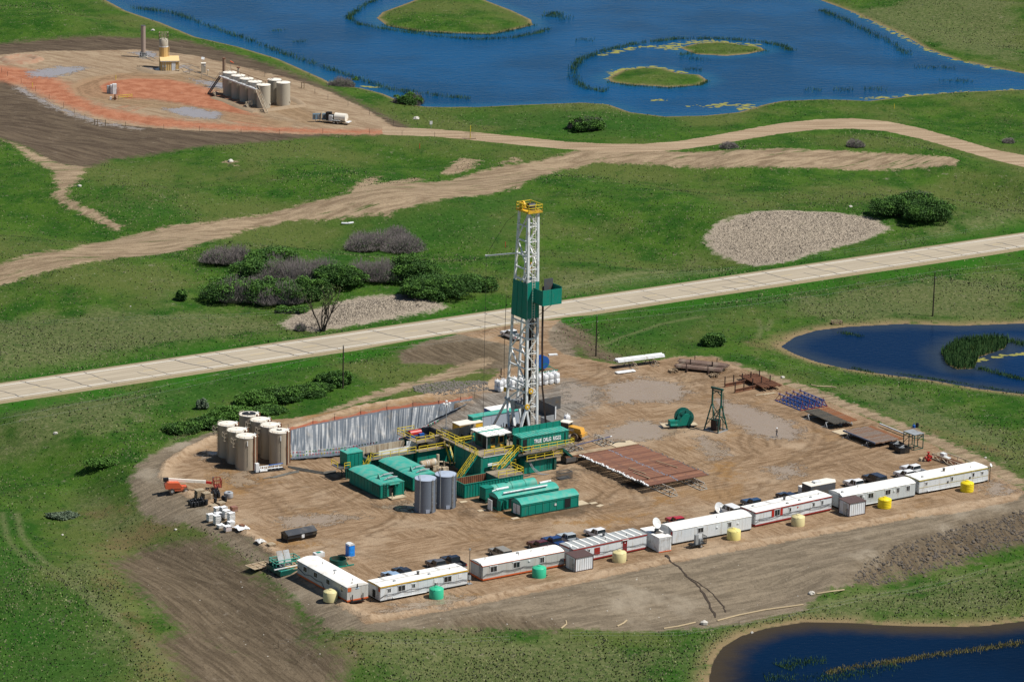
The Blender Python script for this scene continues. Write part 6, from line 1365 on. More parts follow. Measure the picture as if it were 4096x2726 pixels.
for a, b in (((-2, -1.3), (2, -1.3)), ((2, -1.3), (2, 1.3)), ((2, 1.3), (-2, 1.3)), ((-2, 1.3), (-2, -1.3)), ((-.7, -1.3), (-.7, 1.3)), ((.7, -1.3), (.7, 1.3)), ((-2, 0), (2, 0))): m.bar((*a, .45), (*b, .45), .1)
m.build('bars', M_board, t); MB().bx(-1.9, 1.9, -1.25, 1.25, .3, .34).build('panel', M_wood, t)
# boom lift
t = thing('boom_lift', 'orange boom lift with its cream boom stretched low over the mud', 'boom lift', at(*z9(300, 345)), R_(14))
m = MB(); m.bx(-1.2, 1.9, -.85, .85, .45, .85); m.build('chassis', M_orange, t); m = MB(); m.prism([(-1.9, .9), (.9, .9), (1.0, 1.3), (.5, 1.95), (-1.5, 2.05), (-1.95, 1.6)], -.9, .75); m.bx(1.0, 1.9, -.7, .6, .85, 1.2); m.build('engine_cover', M_orange, t)
MB().bar((-1.9, .45, 2.35), (5.5, .45, 1.5), .42, .5).build('boom', M_tankroof, t); MB().bar((5.3, .45, 1.5), (6.6, .45, 1.2), .36, .4).build('boom_tip', M_red, t); m = MB(); m.bx(-2.1, -1.2, .1, .8, 2.0, 2.6); m.build('counterweight', M_black, t)
for x in (-.75, 1.75):
    for s_ in (-1, 1): o = MB().tube((x, s_*.75, .5), (x, s_*1.15, .5), .5, 16).build('wheel', M_tire, t); MB().tube((x, s_*1.15, .5), (x, s_*1.17, .5), .25, 10).build('rim', M_rim, o)
m = MB(); m.rail([(6.9, -.7, .7), (8.2, -.7, .7), (8.2, 1.4, .7), (6.9, 1.4, .7), (6.9, -.7, .7)], 1.25, .09, .6); m.bx(6.9, 8.2, -.7, 1.4, .6, .7); m.build('basket', pm('red_cage_paint', (.30, .06, .035), .5, var=.2), t); MB().bx(6.85, 7.1, .9, 1.4, 1.2, 2.1).build('control_box', M_dgrey, t)
# bulk bags
bag0 = None
def bag(p, label, rz=0, sc_=None):
    global bag0
    if bag0 is None:
        bag0 = thing('bulk_bag', label, 'bulk bag', p, rz, 'white bulk bags behind the mast'); r = random.Random(2); m = MB()
        pr = [(0, 0), (.36, 0), (.47, .08), (.52, .3), (.53, .6), (.50, .85), (.36, 1.02), (.14, 1.1), (.10, 1.25), (0, 1.27)]; vs = []; n = 14
        for i in range(n):
            a = 2*math.pi*i/n; q = 1/max(abs(math.cos(a)), abs(math.sin(a)))**.55
            for R0, z in pr: vs.append((R0*q*math.cos(a)*(1+r.uniform(-.06, .06)), R0*q*math.sin(a)*(1+r.uniform(-.06, .06)), z))
        k = len(pr); m.add(vs, [(i*k+j, ((i+1) % n)*k+j, ((i+1) % n)*k+j+1, i*k+j+1) for i in range(n) for j in range(k-1)]); m.build('bag', M_sack, bag0)
        m = MB()
        for x, y in ((-.42, -.42), (.42, -.42), (.42, .42), (-.42, .42)): m.path([(x, y, .85), (x*.8, y*.8, 1.2), (x*.4, y*.8, 1.3), (x*.3, y*.9, 1.0)], .035, 4)
        m.build('lifting_loop', M_sack, bag0); return bag0
    return dup(bag0, p, rz, label)
q0, q1 = at(*z3(790, 262)), at(*z3(1675, 128)); dv = (q1-q0); nb = 11
for i in range(nb):
    p = q0+dv*(i/(nb-1)); nrm = Vector((-dv.y, dv.x, 0)).normalized()
    for row in (0, 1):
        for lay in (0, 1):
            if (i in (1,) and lay and row == 0): continue
            bag(p+nrm*(row*1.1)+Vector((rnd.uniform(-.08, .08), rnd.uniform(-.08, .08), .1+lay*1.02)), 'white bulk bag stacked two high in the rows behind the mast' if not row else 'white bulk bag in the back row behind the mast', rnd.uniform(-.2, .2)+A)
m = MB()
for i in range(nb): p = dv*(i/(nb-1)); m.bx(p.x-.6, p.x+.6, p.y-.5, p.y+1.6, 0, .1)
tag(m.build('pallet_row', M_wood, None, q0), 'timber pallets under the rows of white bulk bags', 'pallets')
o = bag(at(*z3(1835, 710)), 'single white bulk bag standing alone right of the steel bunker', .4); o.scale = (1.1, 1.1, 1.05); o['group'] = 'lone bulk bag'
# loader
t = thing('wheel_loader', 'amber wheel loader with a cream cab roof behind the lettered cabin', 'loader', at(*z3(1868, 985)), R_(-30))
m = MB(); m.prism([(-.3, 1.1), (2.9, 1.1), (3.0, 1.6), (2.7, 2.35), (.6, 2.5), (-.3, 2.4)], -.75, .75); m.build('engine_hood', M_cat, t); m = MB(); m.bx(2.9, 3.3, -1.1, 1.1, .9, 1.5); m.bx(-3.2, .2, -.6, .6, .8, 1.5); m.build('chassis', M_cat, t)
m = MB(); m.bx(-1.5, .1, -.75, .75, 1.5, 3.0); m.build('cab', M_glass, t); m = MB()
for x, y in ((-1.5, -.75), (.1, -.75), (-1.5, .75), (.1, .75)): m.bar((x, y, 1.4), (x, y, 3.05), .12)
m.build('cab_frame', M_black, t); MB().bx(-1.8, .3, -.9, .9, 3.05, 3.2).build('cab_roof', M_tankroof, t)
sign_text('maker_mark', 'CAT', .6, lt, t, FRONT(.75, -.77, 1.95), .015, 1.3)
for x in (-1.9, 1.7):
    for s_ in (-1, 1): o = MB().tube((x, s_*.7, .75), (x, s_*1.25, .75), .75, 18).build('wheel', M_tire, t); MB().tube((x, s_*1.25, .75), (x, s_*1.27, .75), .36, 12).build('rim', M_cat, o)
m = MB(); m.bar((-1.6, .6, 1.6), (-3.9, .6, .7), .25); m.bar((-1.6, -.6, 1.6), (-3.9, -.6, .7), .25); m.build('lift_arm', M_cat, t); m = MB(); m.prism([(-3.8, .2), (-4.8, .1), (-4.7, .3), (-4.0, 1.2), (-3.8, 1.2)], -1.3, 1.3); m.build('bucket', M_dgrey, t)
# blue reel and post
t = thing('cable_reel', 'blue cable reel on a green triangular stand behind the bulk bags', 'reel', at(*_zm(660, 915)), A)
m = MB(); m.tube((.4, 1.2, 1.7), (.4, 2.3, 1.7), 1.0, 18); m.build('drum', pm('deep_blue_reel', (.012, .035, .22), .4), t); m = MB(); m.tube((.4, 1.1, 1.7), (.4, 1.2, 1.7), 1.35, 20); m.tube((.4, 2.3, 1.7), (.4, 2.4, 1.7), 1.35, 20); m.build('flange', M_blue, t)
m = MB(); m.bx(-2.6, 3.2, 0, .2, 0, .15); m.bx(-2.6, 3.2, 2.6, 2.8, 0, .15)
for y in (.6, 2.7): m.bar((.4, y, 1.7), (-1.4, y, .1), .12); m.bar((.4, y, 1.7), (2.8, y, .1), .12)
m.build('stand', M_teal, t)
t = thing('marker_post', 'dark upright pipe post on a crossed timber base at the pad edge', 'post', at(*_zm(245, 955)), .3); MB().tube((0, 0, 0), (0, 0, 1.75), .12, 8).build('pipe', M_dpipe, t); m = MB(); m.bx(-1, 1, -.15, .15, 0, .12); m.bx(-.15, .15, -1, 1, .12, .22); m.build('base', M_wood, t)
t = thing('steel_plate', 'white flat plate lying on red stained soil by the access road', 'plate', at(*_zm(735, 752)), .2); MB().bx(-.9, .9, -.5, .5, 0, .2).build('plate', M_white, t)
# white pipes
a, b = at(*zr(815, 500)), at(*zr(1290, 440)); rz = math.atan2((b-a).y, (b-a).x); c_ = (a+b)/2
def pipes(name, label, cat, loc, rz, L, n, r, mat, z, layers=1, jit=.25, group=None, pitch=2.1, seed=1, bandm=None):
    rp = random.Random(seed); proto = None; out = []
    for l in range(layers):
        for k in range(n-l):
            dx = rp.uniform(-jit, jit); yy = (k-(n-1)/2+l*.5)*r*pitch; off = Vector((math.cos(rz)*dx-math.sin(rz)*yy, math.sin(rz)*dx+math.cos(rz)*yy, z+l*r*1.75+r)); p = Vector(loc)+off
            if proto is None: proto = MB().tube((-L/2, 0, 0), (L/2, 0, 0), r, 8).build(name, mat, None, p, rz); o = tag(proto, label, cat, group)
            else: o = proto.copy(); COL.objects.link(o); o.location = p
            out.append(o)
    return out
pipes('white_pipe', 'white pipe in the stack on two trestles at the back of the pad', 'pipe', c_, rz, 10.8, 6, .16, M_white, 1.25, 2, .1, 'white pipes on trestles', seed=3)
a2 = at(*zr(890, 560)); pipes('white_pipe', 'short white pipe lying low in front of the white pipe stack', 'pipe', a2, rz, 4.2, 4, .15, M_white, .1, 1, .15, 'short white pipes on the ground', seed=4)
def trestle(p, rz, w, h, label, grp, mat=None):
    t = thing('trestle', label, 'trestle', p, rz, grp); m = MB(); mat = mat or M_cream
    m.bar((0, -w/2, h-.06), (0, w/2, h-.06), .12); m.bar((-.6, -w/2, .06), (-.6, w/2, .06), .12); m.bar((.6, -w/2, .06), (.6, w/2, .06), .12); n = max(2, int(w/1.2))
    for k in range(n+1):
        y = -w/2+w*k/n
        for s_ in (-.6, .6): m.bar((s_, y, .1), (0, y, h-.1), .1)
    m.build('frame', mat, t); return t
dx_ = Vector((math.cos(rz), math.sin(rz), 0))
for k in (-2.2, 2.6): trestle(c_+dx_*k-Vector((-math.sin(rz), math.cos(rz), 0))*.6, rz, 3.6, 1.25, 'pale trestle under the white pipes '+('left one' if k < 0 else 'right one'), 'trestles under the white pipes')
# brown pipe layers at the back
for (pa, pb, n, lb, sd, zz) in ((zr(1525, 472), zr(2080, 530), 9, 'dark brown pipe in the rear bundle at the back of the pad', 5, .7), (zr(1480, 515), zr(2020, 568), 7, 'dark brown pipe in the front bundle at the back of the pad', 6, .5)):
    a, b = at(*pa), at(*pb); rz = math.atan2((b-a).y, (b-a).x); c_ = (a+b)/2
    pipes('brown_pipe', lb, 'pipe', c_, rz, (b-a).length, n, .13, pm('grey_brown_pipe', (.17, .11, .085), .6, var=.3, dirt=(.3, .24, .18), amt=.4), zz, 2, .4, 'brown pipes in the '+lb.split(' in the ')[1].split(' ')[0]+' bundle', seed=sd)
    for k in (-.22, .25):
        q = c_+(b-a)*k; t = thing('post_rack', 'dark beam with posts under the '+lb.split(' in the ')[1].split(' at ')[0]+(', left one' if k < 0 else ', right one'), 'rack', q, rz, 'post racks at the back of the pad'); m = MB(); m.bx(-.12, .12, -2.0, 1.9, .1, zz)
        for y in (-1.95, 1.6): m.bar((0, y, 0), (0, y, 1.9), .14)
        m.build('beam', M_dpipe, t)
for q, lb in ((zr(1455, 545), 'small pile of split timber left of the brown pipes'), (zr(1925, 600), 'small pile of split timber right of the brown pipes')):
    t = thing('timber_pile', lb, 'timber', at(*q), .4); m = MB(); r = random.Random(int(q[0]))
    for k in range(16): x, y, z = r.uniform(-.8, .8), r.uniform(-.5, .5), r.uniform(.05, .6); a = r.uniform(-.6, .6); m.bar((x-.9*math.sin(a), y-.9*math.cos(a), z), (x+.9*math.sin(a), y+.9*math.cos(a), z*.7), .14)
    m.build('timber', M_wood, t)
zq = ZC(2400, 1400, 800)
# rusty beams with posts
for (pa, pb, lb) in ((zq(1465, 437), zq(1735, 385), 'rusty steel beam with three upright posts, left of the rusty pipes'), (zq(1585, 503), zq(1862, 447), 'rusty steel beam with three upright posts, nearer the winch')):
    a, b = at(*pa), at(*pb); d = b-a; rz = math.atan2(d.y, d.x); L = d.length; t = thing('post_rack', lb, 'rack', a, rz, 'rusty post beams'); m = MB(); m.bx(0, L+3.2, -.15, .15, .05, .15); m.bx(0, L+3.2, -.15, .15, .62, .72); m.bx(0, L+3.2, -.03, .03, .15, .62); m.build('beam', M_rust, t)
    for k in range(5): MB().bar((.1+k*(L+3)/4, 0, .1), (.1+k*(L+3)/4, 0, 2.2), .16).build('post', M_dpipe, t)
for (pa, pb, n, lb, sd) in ((zq(1690, 345), zq(1960, 485), 7, 'rusty pipe in the nearer flat bundle on the post beams', 7), (zq(1790, 335), zq(2075, 465), 10, 'rusty pipe in the farther flat bundle on the post beams', 8)):
    a, b = at(*pa), at(*pb); rz = math.atan2((b-a).y, (b-a).x); pipes('rusty_pipe', lb, 'pipe', (a+b)/2, rz, (b-a).length+.4, n, .12, M_rust, .72, 1, .5, lb.replace(' pipe in', ' pipes of'), seed=sd)
t = thing('timber_plank', 'pale timber plank on the mud below the rusty pipes', 'timber', at(*zq(1945, 520)), R_(30)); m = MB(); m.bar((-2.2, 0, .1), (2.2, .1, .12), .2, .12); m.bar((-.5, -.2, .08), (2.4, -.3, .1), .2, .1); m.build('plank', M_board, t)
# blue trusses
a, b = at(*zs(330, 440)), at(*zs(625, 560)); d = b-a; rz = math.atan2(d.y, d.x); nn = Vector((-math.sin(rz), math.cos(rz), 0)); M_btr = pm('blue_truss_paint', (.025, .10, .36), .5, var=.2, dirt=(.12, .08, .07), amt=.2); M_rtr = pm('red_truss_end', (.20, .03, .03), .5, var=.2)
for k in range(4):
    L = d.length*1.02; t = thing('blue_truss_rack', 'blue triangular truss with red ends, '+('first', 'second', 'third', 'fourth')[k]+' from the mud side', 'truss', a+nn*(k*1.7), rz, 'blue trusses at the pad edge'); m = MB(); n = 7
    m.bar((0, 0, 1.35), (L, 0, 1.35), .12)
    for s_ in (-.7, .7): m.bar((0, s_, .1), (L, s_, .1), .12)
    for i in range(1, n):
        x = L*i/n; m.bar((x, -.7, .1), (x, .7, .1), .1)
        for s_ in (-.7, .7): m.bar((x, s_, .1), (x+(L/n/2 if i < n-1 else 0), 0, 1.35), .09); m.bar((x+(L/n/2 if i < n-1 else 0), 0, 1.35), (min(L, x+L/n), s_, .1), .09)
    m.build('truss', M_btr, t); m = MB()
    for x in (0, L):
        for s_ in (-.7, .7): m.bar((x, s_, .1), (x+(.5 if x == 0 else -.5), 0, 1.35), .10)
        m.bar((x, -.7, .1), (x, .7, .1), .13); m.bar((x+(.5 if x == 0 else -.5), 0, 1.3), (x+(.5 if x == 0 else -.5), 0, 1.75), .12)
    m.build('red_end', M_rtr, t)
# pipe decks on the right
M_gpipe = pm('grey_brown_casing', (.115, .105, .085), .6, var=.25, dirt=(.2, .16, .11), amt=.4, dscale=1.5); M_opipe = pm('orange_rust_casing', (.34, .145, .062), .75, var=.25, dirt=(.30, .22, .16), amt=.35, dscale=1.5); M_spipe = pm('grey_rust_casing', (.30, .255, .215), .65, var=.22, dirt=(.30, .14, .06), amt=.5, dscale=1.2)
def pdeck(pl, pr, far, nn_, zt_, mats, lbs, seed):
    a, b, f = at(*pl, zt_), at(*pr, zt_), at(*far, zt_); d = b-a; rz = math.atan2(d.y, d.x); L = d.length; nrm = Vector((-math.sin(rz), math.cos(rz), 0)); W_ = (f-a).dot(nrm); pitch = W_/nn_; r = pitch/2*.98; rp = random.Random(seed)
    prt = {}
    for k in range(nn_):
        i = 0 if k < nn_*mats[2] else 1; p = a+d*.5+nrm*(pitch*(k+.5))+Vector((math.cos(rz), math.sin(rz), 0))*rp.uniform(-.2, .2); p.z = a.z+zt_-r
        if i not in prt: o = prt[i] = tag(MB().tube((-L/2, 0, 0), (L/2, 0, 0), r, 8).build('casing_pipe', mats[i], None, p, rz), lbs[i], 'pipe', lbs[i].replace('casing pipe', 'casing pipes'))
        else: o = prt[i].copy(); COL.objects.link(o); o.location = p
    for f_, wd in ((.2, 'nearer the trusses'), (.8, 'nearer the trailers')):
        q = a+d*f_; t = thing('pipe_rack', 'pale steel rack under the '+lbs[0].split(' on the ')[1]+', '+wd, 'rack', q, rz, 'racks under the casing decks'); m = MB(); y0, y1 = -1.2, W_
        m.bar((0, y0+.6, zt_-2*r-.08), (0, y1, zt_-2*r-.08), .14)
        for y in (y0+.7, W_*.5, W_-.3): m.bar((-.4, y, .05), (0, y, zt_-2*r-.1), .12); m.bar((.5, y, .05), (0, y, zt_-2*r-.1), .12); m.bar((-.7, y, .06), (.7, y, .06), .12)
        m.bar((-.7, y0, .06), (-.7, y1, .06), .1); m.build('frame', M_grey, t)
pdeck(zs(640, 560), zs(990, 713), zs(900, 508), 26, 1.3, (M_gpipe, M_opipe, .55), ('grey brown casing pipe on the raised deck below the trusses', 'orange rusted casing pipe on the raised deck below the trusses'), 3)
pdeck(zs(1100, 795), zs(1475, 945), zs(1430, 735), 26, 1.05, (M_spipe, M_opipe, .82), ('grey rusted casing pipe on the deck nearest the trailers', 'orange rusted casing pipe on the deck nearest the trailers'), 4)
t = thing('side_beam', 'dark blue grey beam along the near edge of the casing deck', 'beam', at(*zs(1100, 800), 1.0), 0); b = at(*zs(1475, 948), 1.0); d = b-t.location; MB().bar((-.05, -.2, 1.05), (d.x-.05, d.y-.2, 1.05), .25).build('beam', pm('blue_grey_beam', (.07, .09, .14), .5), t)
t = thing('plywood_sheet', 'pale plywood sheet on the mud beside the casing deck', 'board', at(*zs(1085, 820)), A+R_(92)); MB().bx(-1.5, 1.5, -1.6, 1.4, .02, .1).build('sheet', M_board, t)
a, b = at(*zs(1530, 748)), at(*zs(1825, 868)); d = b-a; t = thing('white_pipe', 'single long white pipe behind the casing deck', 'pipe', a, math.atan2(d.y, d.x)); MB().tube((0, 0, .5), (d.length, 0, .5), .16, 8).build('tube', M_white, t)
# steel stand, boxes, red valve
t = thing('steel_stand', 'tall open dark steel stand with a flat plate top at the pad edge', 'stand', at(*zs(1805, 985)), A-R_(88)); m = MB(); L, w, h = 3.0, 2.2, 2.95
for x in (0, L*.5, L):
    for y in (0, w): m.bar((x, y, 0), (x, y, h), .13)
for z in (.06, h-.6, h-.05):
    for y in (0, w): m.bar((0, y, z), (L, y, z), .1)
    for x in (0, L*.5, L): m.bar((x, 0, z), (x, w, z), .1)
m.bar((L*.5, 0, h-.6), (0, 0, .9), .09); m.bar((L, w, h), (L*.5, w, 1.2), .09); m.build('frame', M_teald, t); MB().bx(-.1, L+.1, -.1, w+.1, h, h+.08).build('plate', M_grey, t)
for q, lb in ((zs(1725, 1010), 'dark open steel skid box behind its twin'), (zs(1790, 1055), 'dark open steel skid box in front of the steel stand')):
    t = thing('skid_box', lb, 'box', at(*q), A-R_(5), 'dark skid boxes'); m = MB()
    for b_ in ((-1.1, 1.1, -.9, -.8), (-1.1, 1.1, .8, .9), (-1.1, -1, -.9, .9), (1, 1.1, -.9, .9)): m.bx(*b_, .05, 1.15)
    m.bx(-1.1, 1.1, -.9, .9, .05, .12); m.build('box', M_black, t); m = MB(); m.bx(-.7, .6, -.4, .5, .3, .9); m.bar((-.9, -.6, 1.2), (.9, .7, 1.1), .16); m.build('scrap', M_grey, t)
t = thing('wellhead_valve', 'red wellhead valve tree on the mud near the right trailers', 'valve', at(*zs(2098, 1158)), A); m = MB(); m.tube((0, 0, 0), (0, 0, 1.7), .16, 8); m.tube((-.6, 0, .75), (.6, 0, .75), .15, 8); m.bx(-.3, .3, -.3, .3, .1, .45); m.bx(-.25, .25, -.25, .25, .95, 1.25); m.tube((-.75, 0, .75), (-.6, 0, .75), .3, 10); m.tube((.6, 0, .75), (.75, 0, .75), .3, 10); m.tube((0, 0, 1.65), (0, 0, 1.75), .3, 10); m.tube((.1, -.6, .35), (.1, -.2, .35), .2, 8); m.build('valve', M_red, t)
t = thing('cardboard_box', 'small brown box left of the red valve tree', 'box', at(*zs(2020, 1152)), A); MB().bx(-.4, .4, -.35, .35, 0, .55).build('box', M_board, t); MB().bx(-.4, .4, -.04, .04, .55, .56).build('tape', M_wood, t)
t = thing('pipe_basket', 'long white framed pipe basket holding rusty pipes by the right end trailer', 'basket', at(*z5(1555, 245)), A-R_(88)); m = MB(); L, w = 10.5, 2.6
for z in (.1, 1.0):
    for y in (0, w): m.bar((0, y, z), (L, y, z), .14)
for k in range(6):
    x = L*k/5
    for y in (0, w): m.bar((x, y, .1), (x, y, 1.0), .12)
    if k < 5: m.bar((x, 0, 1.0), (x+L/5, 0, .1), .1)
m.bx(0, .1, 0, w, .1, 1.0); m.build('frame', M_cream, t); m = MB()
for k in range(7): m.tube((.3, .35+k*.32, .3), (L-.3, .35+k*.3, .32), .12, 6)
m.build('pipe', M_rust, t); m = MB(); m.bx(.6, 1.7, 1.4, 2.2, .4, 1.1); m.bx(2.6, 4.0, .3, 1.1, .9, 1.05); m.build('white_drum', M_white, t)
for q, lb, mt in ((zs(1930, 765), 'small blue canister on the grass beyond the pad', M_blue), (zs(1968, 760), 'small dark bin on the grass beyond the pad', M_black)):
    t = thing('canister', lb, 'canister', at(*q), 0); MB().lathe([(0, 0), (.3, 0), (.3, .5 if mt is M_blue else .85), (.12, .6 if mt is M_blue else .9), (0, .6 if mt is M_blue else .9)], 12).build('body', mt, t); MB().tube((0, 0, .6), (0, 0, .95), .08, 6).build('neck', mt, t)
# winch and tower
t = thing('spool_winch', 'big green spool winch with a wide belt guard in the puddle', 'winch', at(*zq(845, 925)), A-R_(16))
m = MB(); m.tube((2.9, .55, 1.75), (2.9, 2.1, 1.75), 1.1, 24); m.build('drum', M_teal, t); m = MB()
for y in (.45, 2.1):
    m.lathe([(0, 0)], 3) if False else None
    m.tube((2.9, y, 1.75), (2.9, y+.1, 1.75), 1.7, 28)
m.build('flange', pm('sea_green_paint', (.012, .135, .110), .45, var=.15, dirt=(.07, .06, .04), amt=.25), t); m = MB()
for k in range(8): a = k*math.pi/4; m.bar((2.9+.5*math.cos(a), .4, 1.75+.5*math.sin(a)), (2.9+1.6*math.cos(a), .4, 1.75+1.6*math.sin(a)), .12)
m.build('spoke', M_teald, t); m = MB(); P = [(2.9+1.15*math.cos(R_(a)), 1.6+1.15*math.sin(R_(a))) for a in range(-75, 120, 15)]+[(1.3, 1.35), (.7, .95), (.7, .5), (1.0, .4)]; m.prism(P, .05, .3); m.build('belt_guard', M_teal, t)
m = MB(); m.bx(-.3, 1.0, .1, 1.4, .3, 1.5); m.tube((-.2, .2, .6), (1.2, .0, .6), .28, 10); m.tube((.9, .5, 1.2), (1.5, .5, 1.5), .25, 8); m.build('motor', M_teal, t); m = MB(); m.bx(-.6, 4.6, -.1, .15, 0, .3); m.bx(-.6, 4.6, 2.0, 2.25, 0, .3); m.bx(2.4, 3.4, .25, .45, .3, .9); m.build('skid', M_black, t); m = MB(); m.bx(-1.6, .0, .2, 2.4, .3, .5); m.bx(4.0, 5.4, .2, 2.0, .25, .4); m.build('board', M_board, t)
t = thing('sheave_tower', 'tall green A frame tower standing beside the spool winch', 'tower', at(*zq(1225, 940)), R_(-40))
m = MB(); w0, d0 = 3.3, 3.0; cx = 1.65; B_ = [(0, 0), (w0, 0), (0, d0), (w0, d0)]; 
for i, (x, y) in enumerate(B_):
    tx = cx+(-1.05 if x == 0 else 1.05); m.bar((x, y, 0), (tx, d0/2-.2 if y == 0 else d0/2+.2, 5.0), .2)
for s_ in (-1, 1):
    m.bar((cx+s_*1.05, d0/2, 4.6), (cx+s_*1.05, d0/2, 8.1), .26); m.bar((cx+s_*.95, d0/2, 7.0), (cx, d0/2, 7.7), .14)
m.bar((cx-1.4, d0/2, 8.2), (cx+1.4, d0/2, 8.2), .36); m.bar((cx-1.1, d0/2, 7.7), (cx+1.1, d0/2, 7.7), .16)
for y0 in (0, d0): m.bar((.35, y0+(.25 if y0 == 0 else -.25), 1.2), (cx+1.0, d0/2, 4.8), .13); m.bar((w0-.35, y0+(.25 if y0 == 0 else -.25), 1.2), (cx-1.0, d0/2, 4.8), .13); m.bar((.3, y0*.8+.3, 2.4), (w0-.3, y0*.8+.3, 2.4), .12)
m.build('frame', M_teald, t); m = MB()
for y in (0, d0): m.bar((-.1, y, .1), (w0+.1, y, .1), .2)
for x in (0, w0): m.bar((x, -.1, .1), (x, d0+.1, .1), .2)
m.build('base_frame', M_grey, t); m = MB(); m.bx(.8, 2.2, 1.0, 2.3, .1, 2.1); m.build('ballast_block', pm('dark_brown_block', (.045, .028, .024), .7), t)
m = MB()
for x in (0, .4): m.bar((w0+.1+x*.4-.4, d0/2+.3, .2), (cx+1.25+x*.4, d0/2+.3, 7.6), .05)
for k in range(20): f = k/20; m.bar((w0-.3-.4*f, d0/2+.3, .3+7.2*f), (w0-.1-.4*f, d0/2+.3, .3+7.2*f), .05)
m.build('ladder', M_teald, t)
# worker walking on the mud
def person(p, rz, label):
    t = thing('person', label, 'person', p, rz); me = bpy.data.meshes.new('body'); V = []; E_ = []; Rr = []
    def add(q, r, par=None): V.append(q); Rr.append(r); (E_.append((par, len(V)-1)) if par is not None else None); return len(V)-1
    pel = add((0, 0, .96), .15); sp = add((0, 0, 1.2), .145, pel); ch = add((.02, 0, 1.42), .165, sp); nk = add((.03, 0, 1.54), .065, ch); hd = add((.05, 0, 1.68), .10, nk); add((.05, 0, 1.76), .09, hd)
    for s_, kn, an, to in ((1, (.16, .1, .52), (.12, .1, .10), (.28, .1, .05)), (-1, (.05, -.1, .50), (-.26, -.1, .13), (-.12, -.1, .05))):
        h_ = add((.0, s_*.09, .9), .105, pel); k_ = add(kn, .07, h_); a_ = add(an, .05, k_); add(to, .05, a_)
    for s_, el, wr, ha in ((1, (-.06, .27, 1.16), (.12, .26, .98), (.2, .25, .93)), (-1, (.0, -.27, 1.15), (.24, -.2, 1.08), (.32, -.17, 1.06))):
        sh = add((.02, s_*.19, 1.44), .07, ch); e_ = add(el, .05, sh); w_ = add(wr, .038, e_); h_ = add(ha, .04, w_)
        for q in (-.03, -.01, .01, .03): add((ha[0]+.08, ha[1]+q, ha[2]-.03), .010, h_)
        add((ha[0]+.03, ha[1]-s_*.05, ha[2]+.01), .011, h_)
    me.from_pydata(V, E_, []); o = bpy.data.objects.new('body', me); COL.objects.link(o); md = o.modifiers.new('Skin', 'SKIN'); o.modifiers.new('Sub', 'SUBSURF').levels = 1; o.modifiers['Sub'].render_levels = 1
    for i, d in enumerate(me.skin_vertices[0].data): d.radius = (Rr[i], Rr[i]*(.75 if i in (0, 1, 2) else 1)); d.use_root = i == 0
    n = NB('worker_skin_and_clothes'); g = n.node('ShaderNodeSeparateXYZ'); n.L.new(n.obj(), g.inputs[0]); z = g.outputs[2]; c = n.mix(n.math('GREATER_THAN', z, .93), (.035, .05, .085), (.015, .017, .022)); c = n.mix(n.math('GREATER_THAN', z, 1.52), c, (.45, .27, .19)); c = n.mix(n.math('LESS_THAN', z, .12), c, (.03, .022, .018)); n.set(c, .8)
    me.materials.append(n.m); o.parent = t
    MB().lathe([(.15, 1.74), (.135, 1.78), (.12, 1.86), (.06, 1.91), (0, 1.92)], 14, (.05, 0)).lathe([(.12, 1.755), (.20, 1.75), (.12, 1.775)], 14, (.06, 0)).build('hard_hat', M_white, t)
    return t
person(at(*zs(315, 875)), R_(185), 'worker in dark clothes and a white hard hat walking across the mud')
# ------------------------------------------------------------------ the finished well site in the distance
M_ftank = pm('far_tan_tank_paint', (.42, .375, .295), .5, var=.04, dirt=(.33, .28, .21), amt=.1, streak=True)
M_ochre = pm('ochre_cladding', (.60, .40, .16), .55, var=.06, stripe=.6); M_ochr = pm('ochre_roof', (.74, .53, .25), .55, var=.05)
def far_tank(u, v, label):
    p = at(u, v); t = thing('oil_tank', label, 'tank', p, A, 'tan oil tanks of the distant site'); r, h = 1.83, 6.1
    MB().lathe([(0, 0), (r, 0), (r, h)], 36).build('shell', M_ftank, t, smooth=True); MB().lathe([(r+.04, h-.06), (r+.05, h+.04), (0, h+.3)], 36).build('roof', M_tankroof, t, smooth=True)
    m = MB(); m.tube((-.3, .3, h+.2), (-.3, .3, h+.7), .12, 8); m.tube((r*.6, -r*.8, 1.1), (r*.64, -r*.87, 1.1), .28, 10); m.build('hatch', M_ftank, t); return p
# zk factor: base centres from the top discs
def zkbase(x, ytop): return zk(x, ytop+.5*40+300-18)
FT = [zk(922, 771), zk(807, 728), zk(693, 686), zk(582, 644), zk(469, 602)]
names = ['tan oil tank at the near end of the row of five with the sunlit stair', 'tan oil tank second from the near end in the row of five', 'tan oil tank in the middle of the row of five', 'tan oil tank second from the far end in the row of five', 'tan oil tank at the far end of the row of five below the rusty stack']
FP = [far_tank(*q, nm) for q, nm in zip(FT, names)]
far_tank(*zk(1188, 740), 'tan oil tank on the right of the short pair'); far_tank(*zk(1069, 700), 'tan oil tank half hidden behind its neighbour in the short pair')
d = (FP[-1]-FP[0]); d.z = 0; d.normalize(); nl = Vector((-d.y, d.x, 0)); 
if nl.x > 0: nl = -nl
a = FP[0]+nl*2.3-d*.5; b = FP[-1]+nl*2.3+d*1.0
t = thing('tank_walkway', 'railed steel walkway with two long stairs along the row of five tan tanks', 'walkway', (0, 0, 0)); m = MB(); Zw = Vector((0, 0, 5.1)); m.bar(a+Zw, b+Zw, .8, .32); m.build('walkway', M_white, t)
m = MB(); m.rail([a+Zw+nl*.35, b+Zw+nl*.35], 1.05, .07, 1.8); m.rail([a+Zw-nl*.35, b+Zw-nl*.35], 1.05, .06, 1.8); m.build('handrail', M_grey, t)
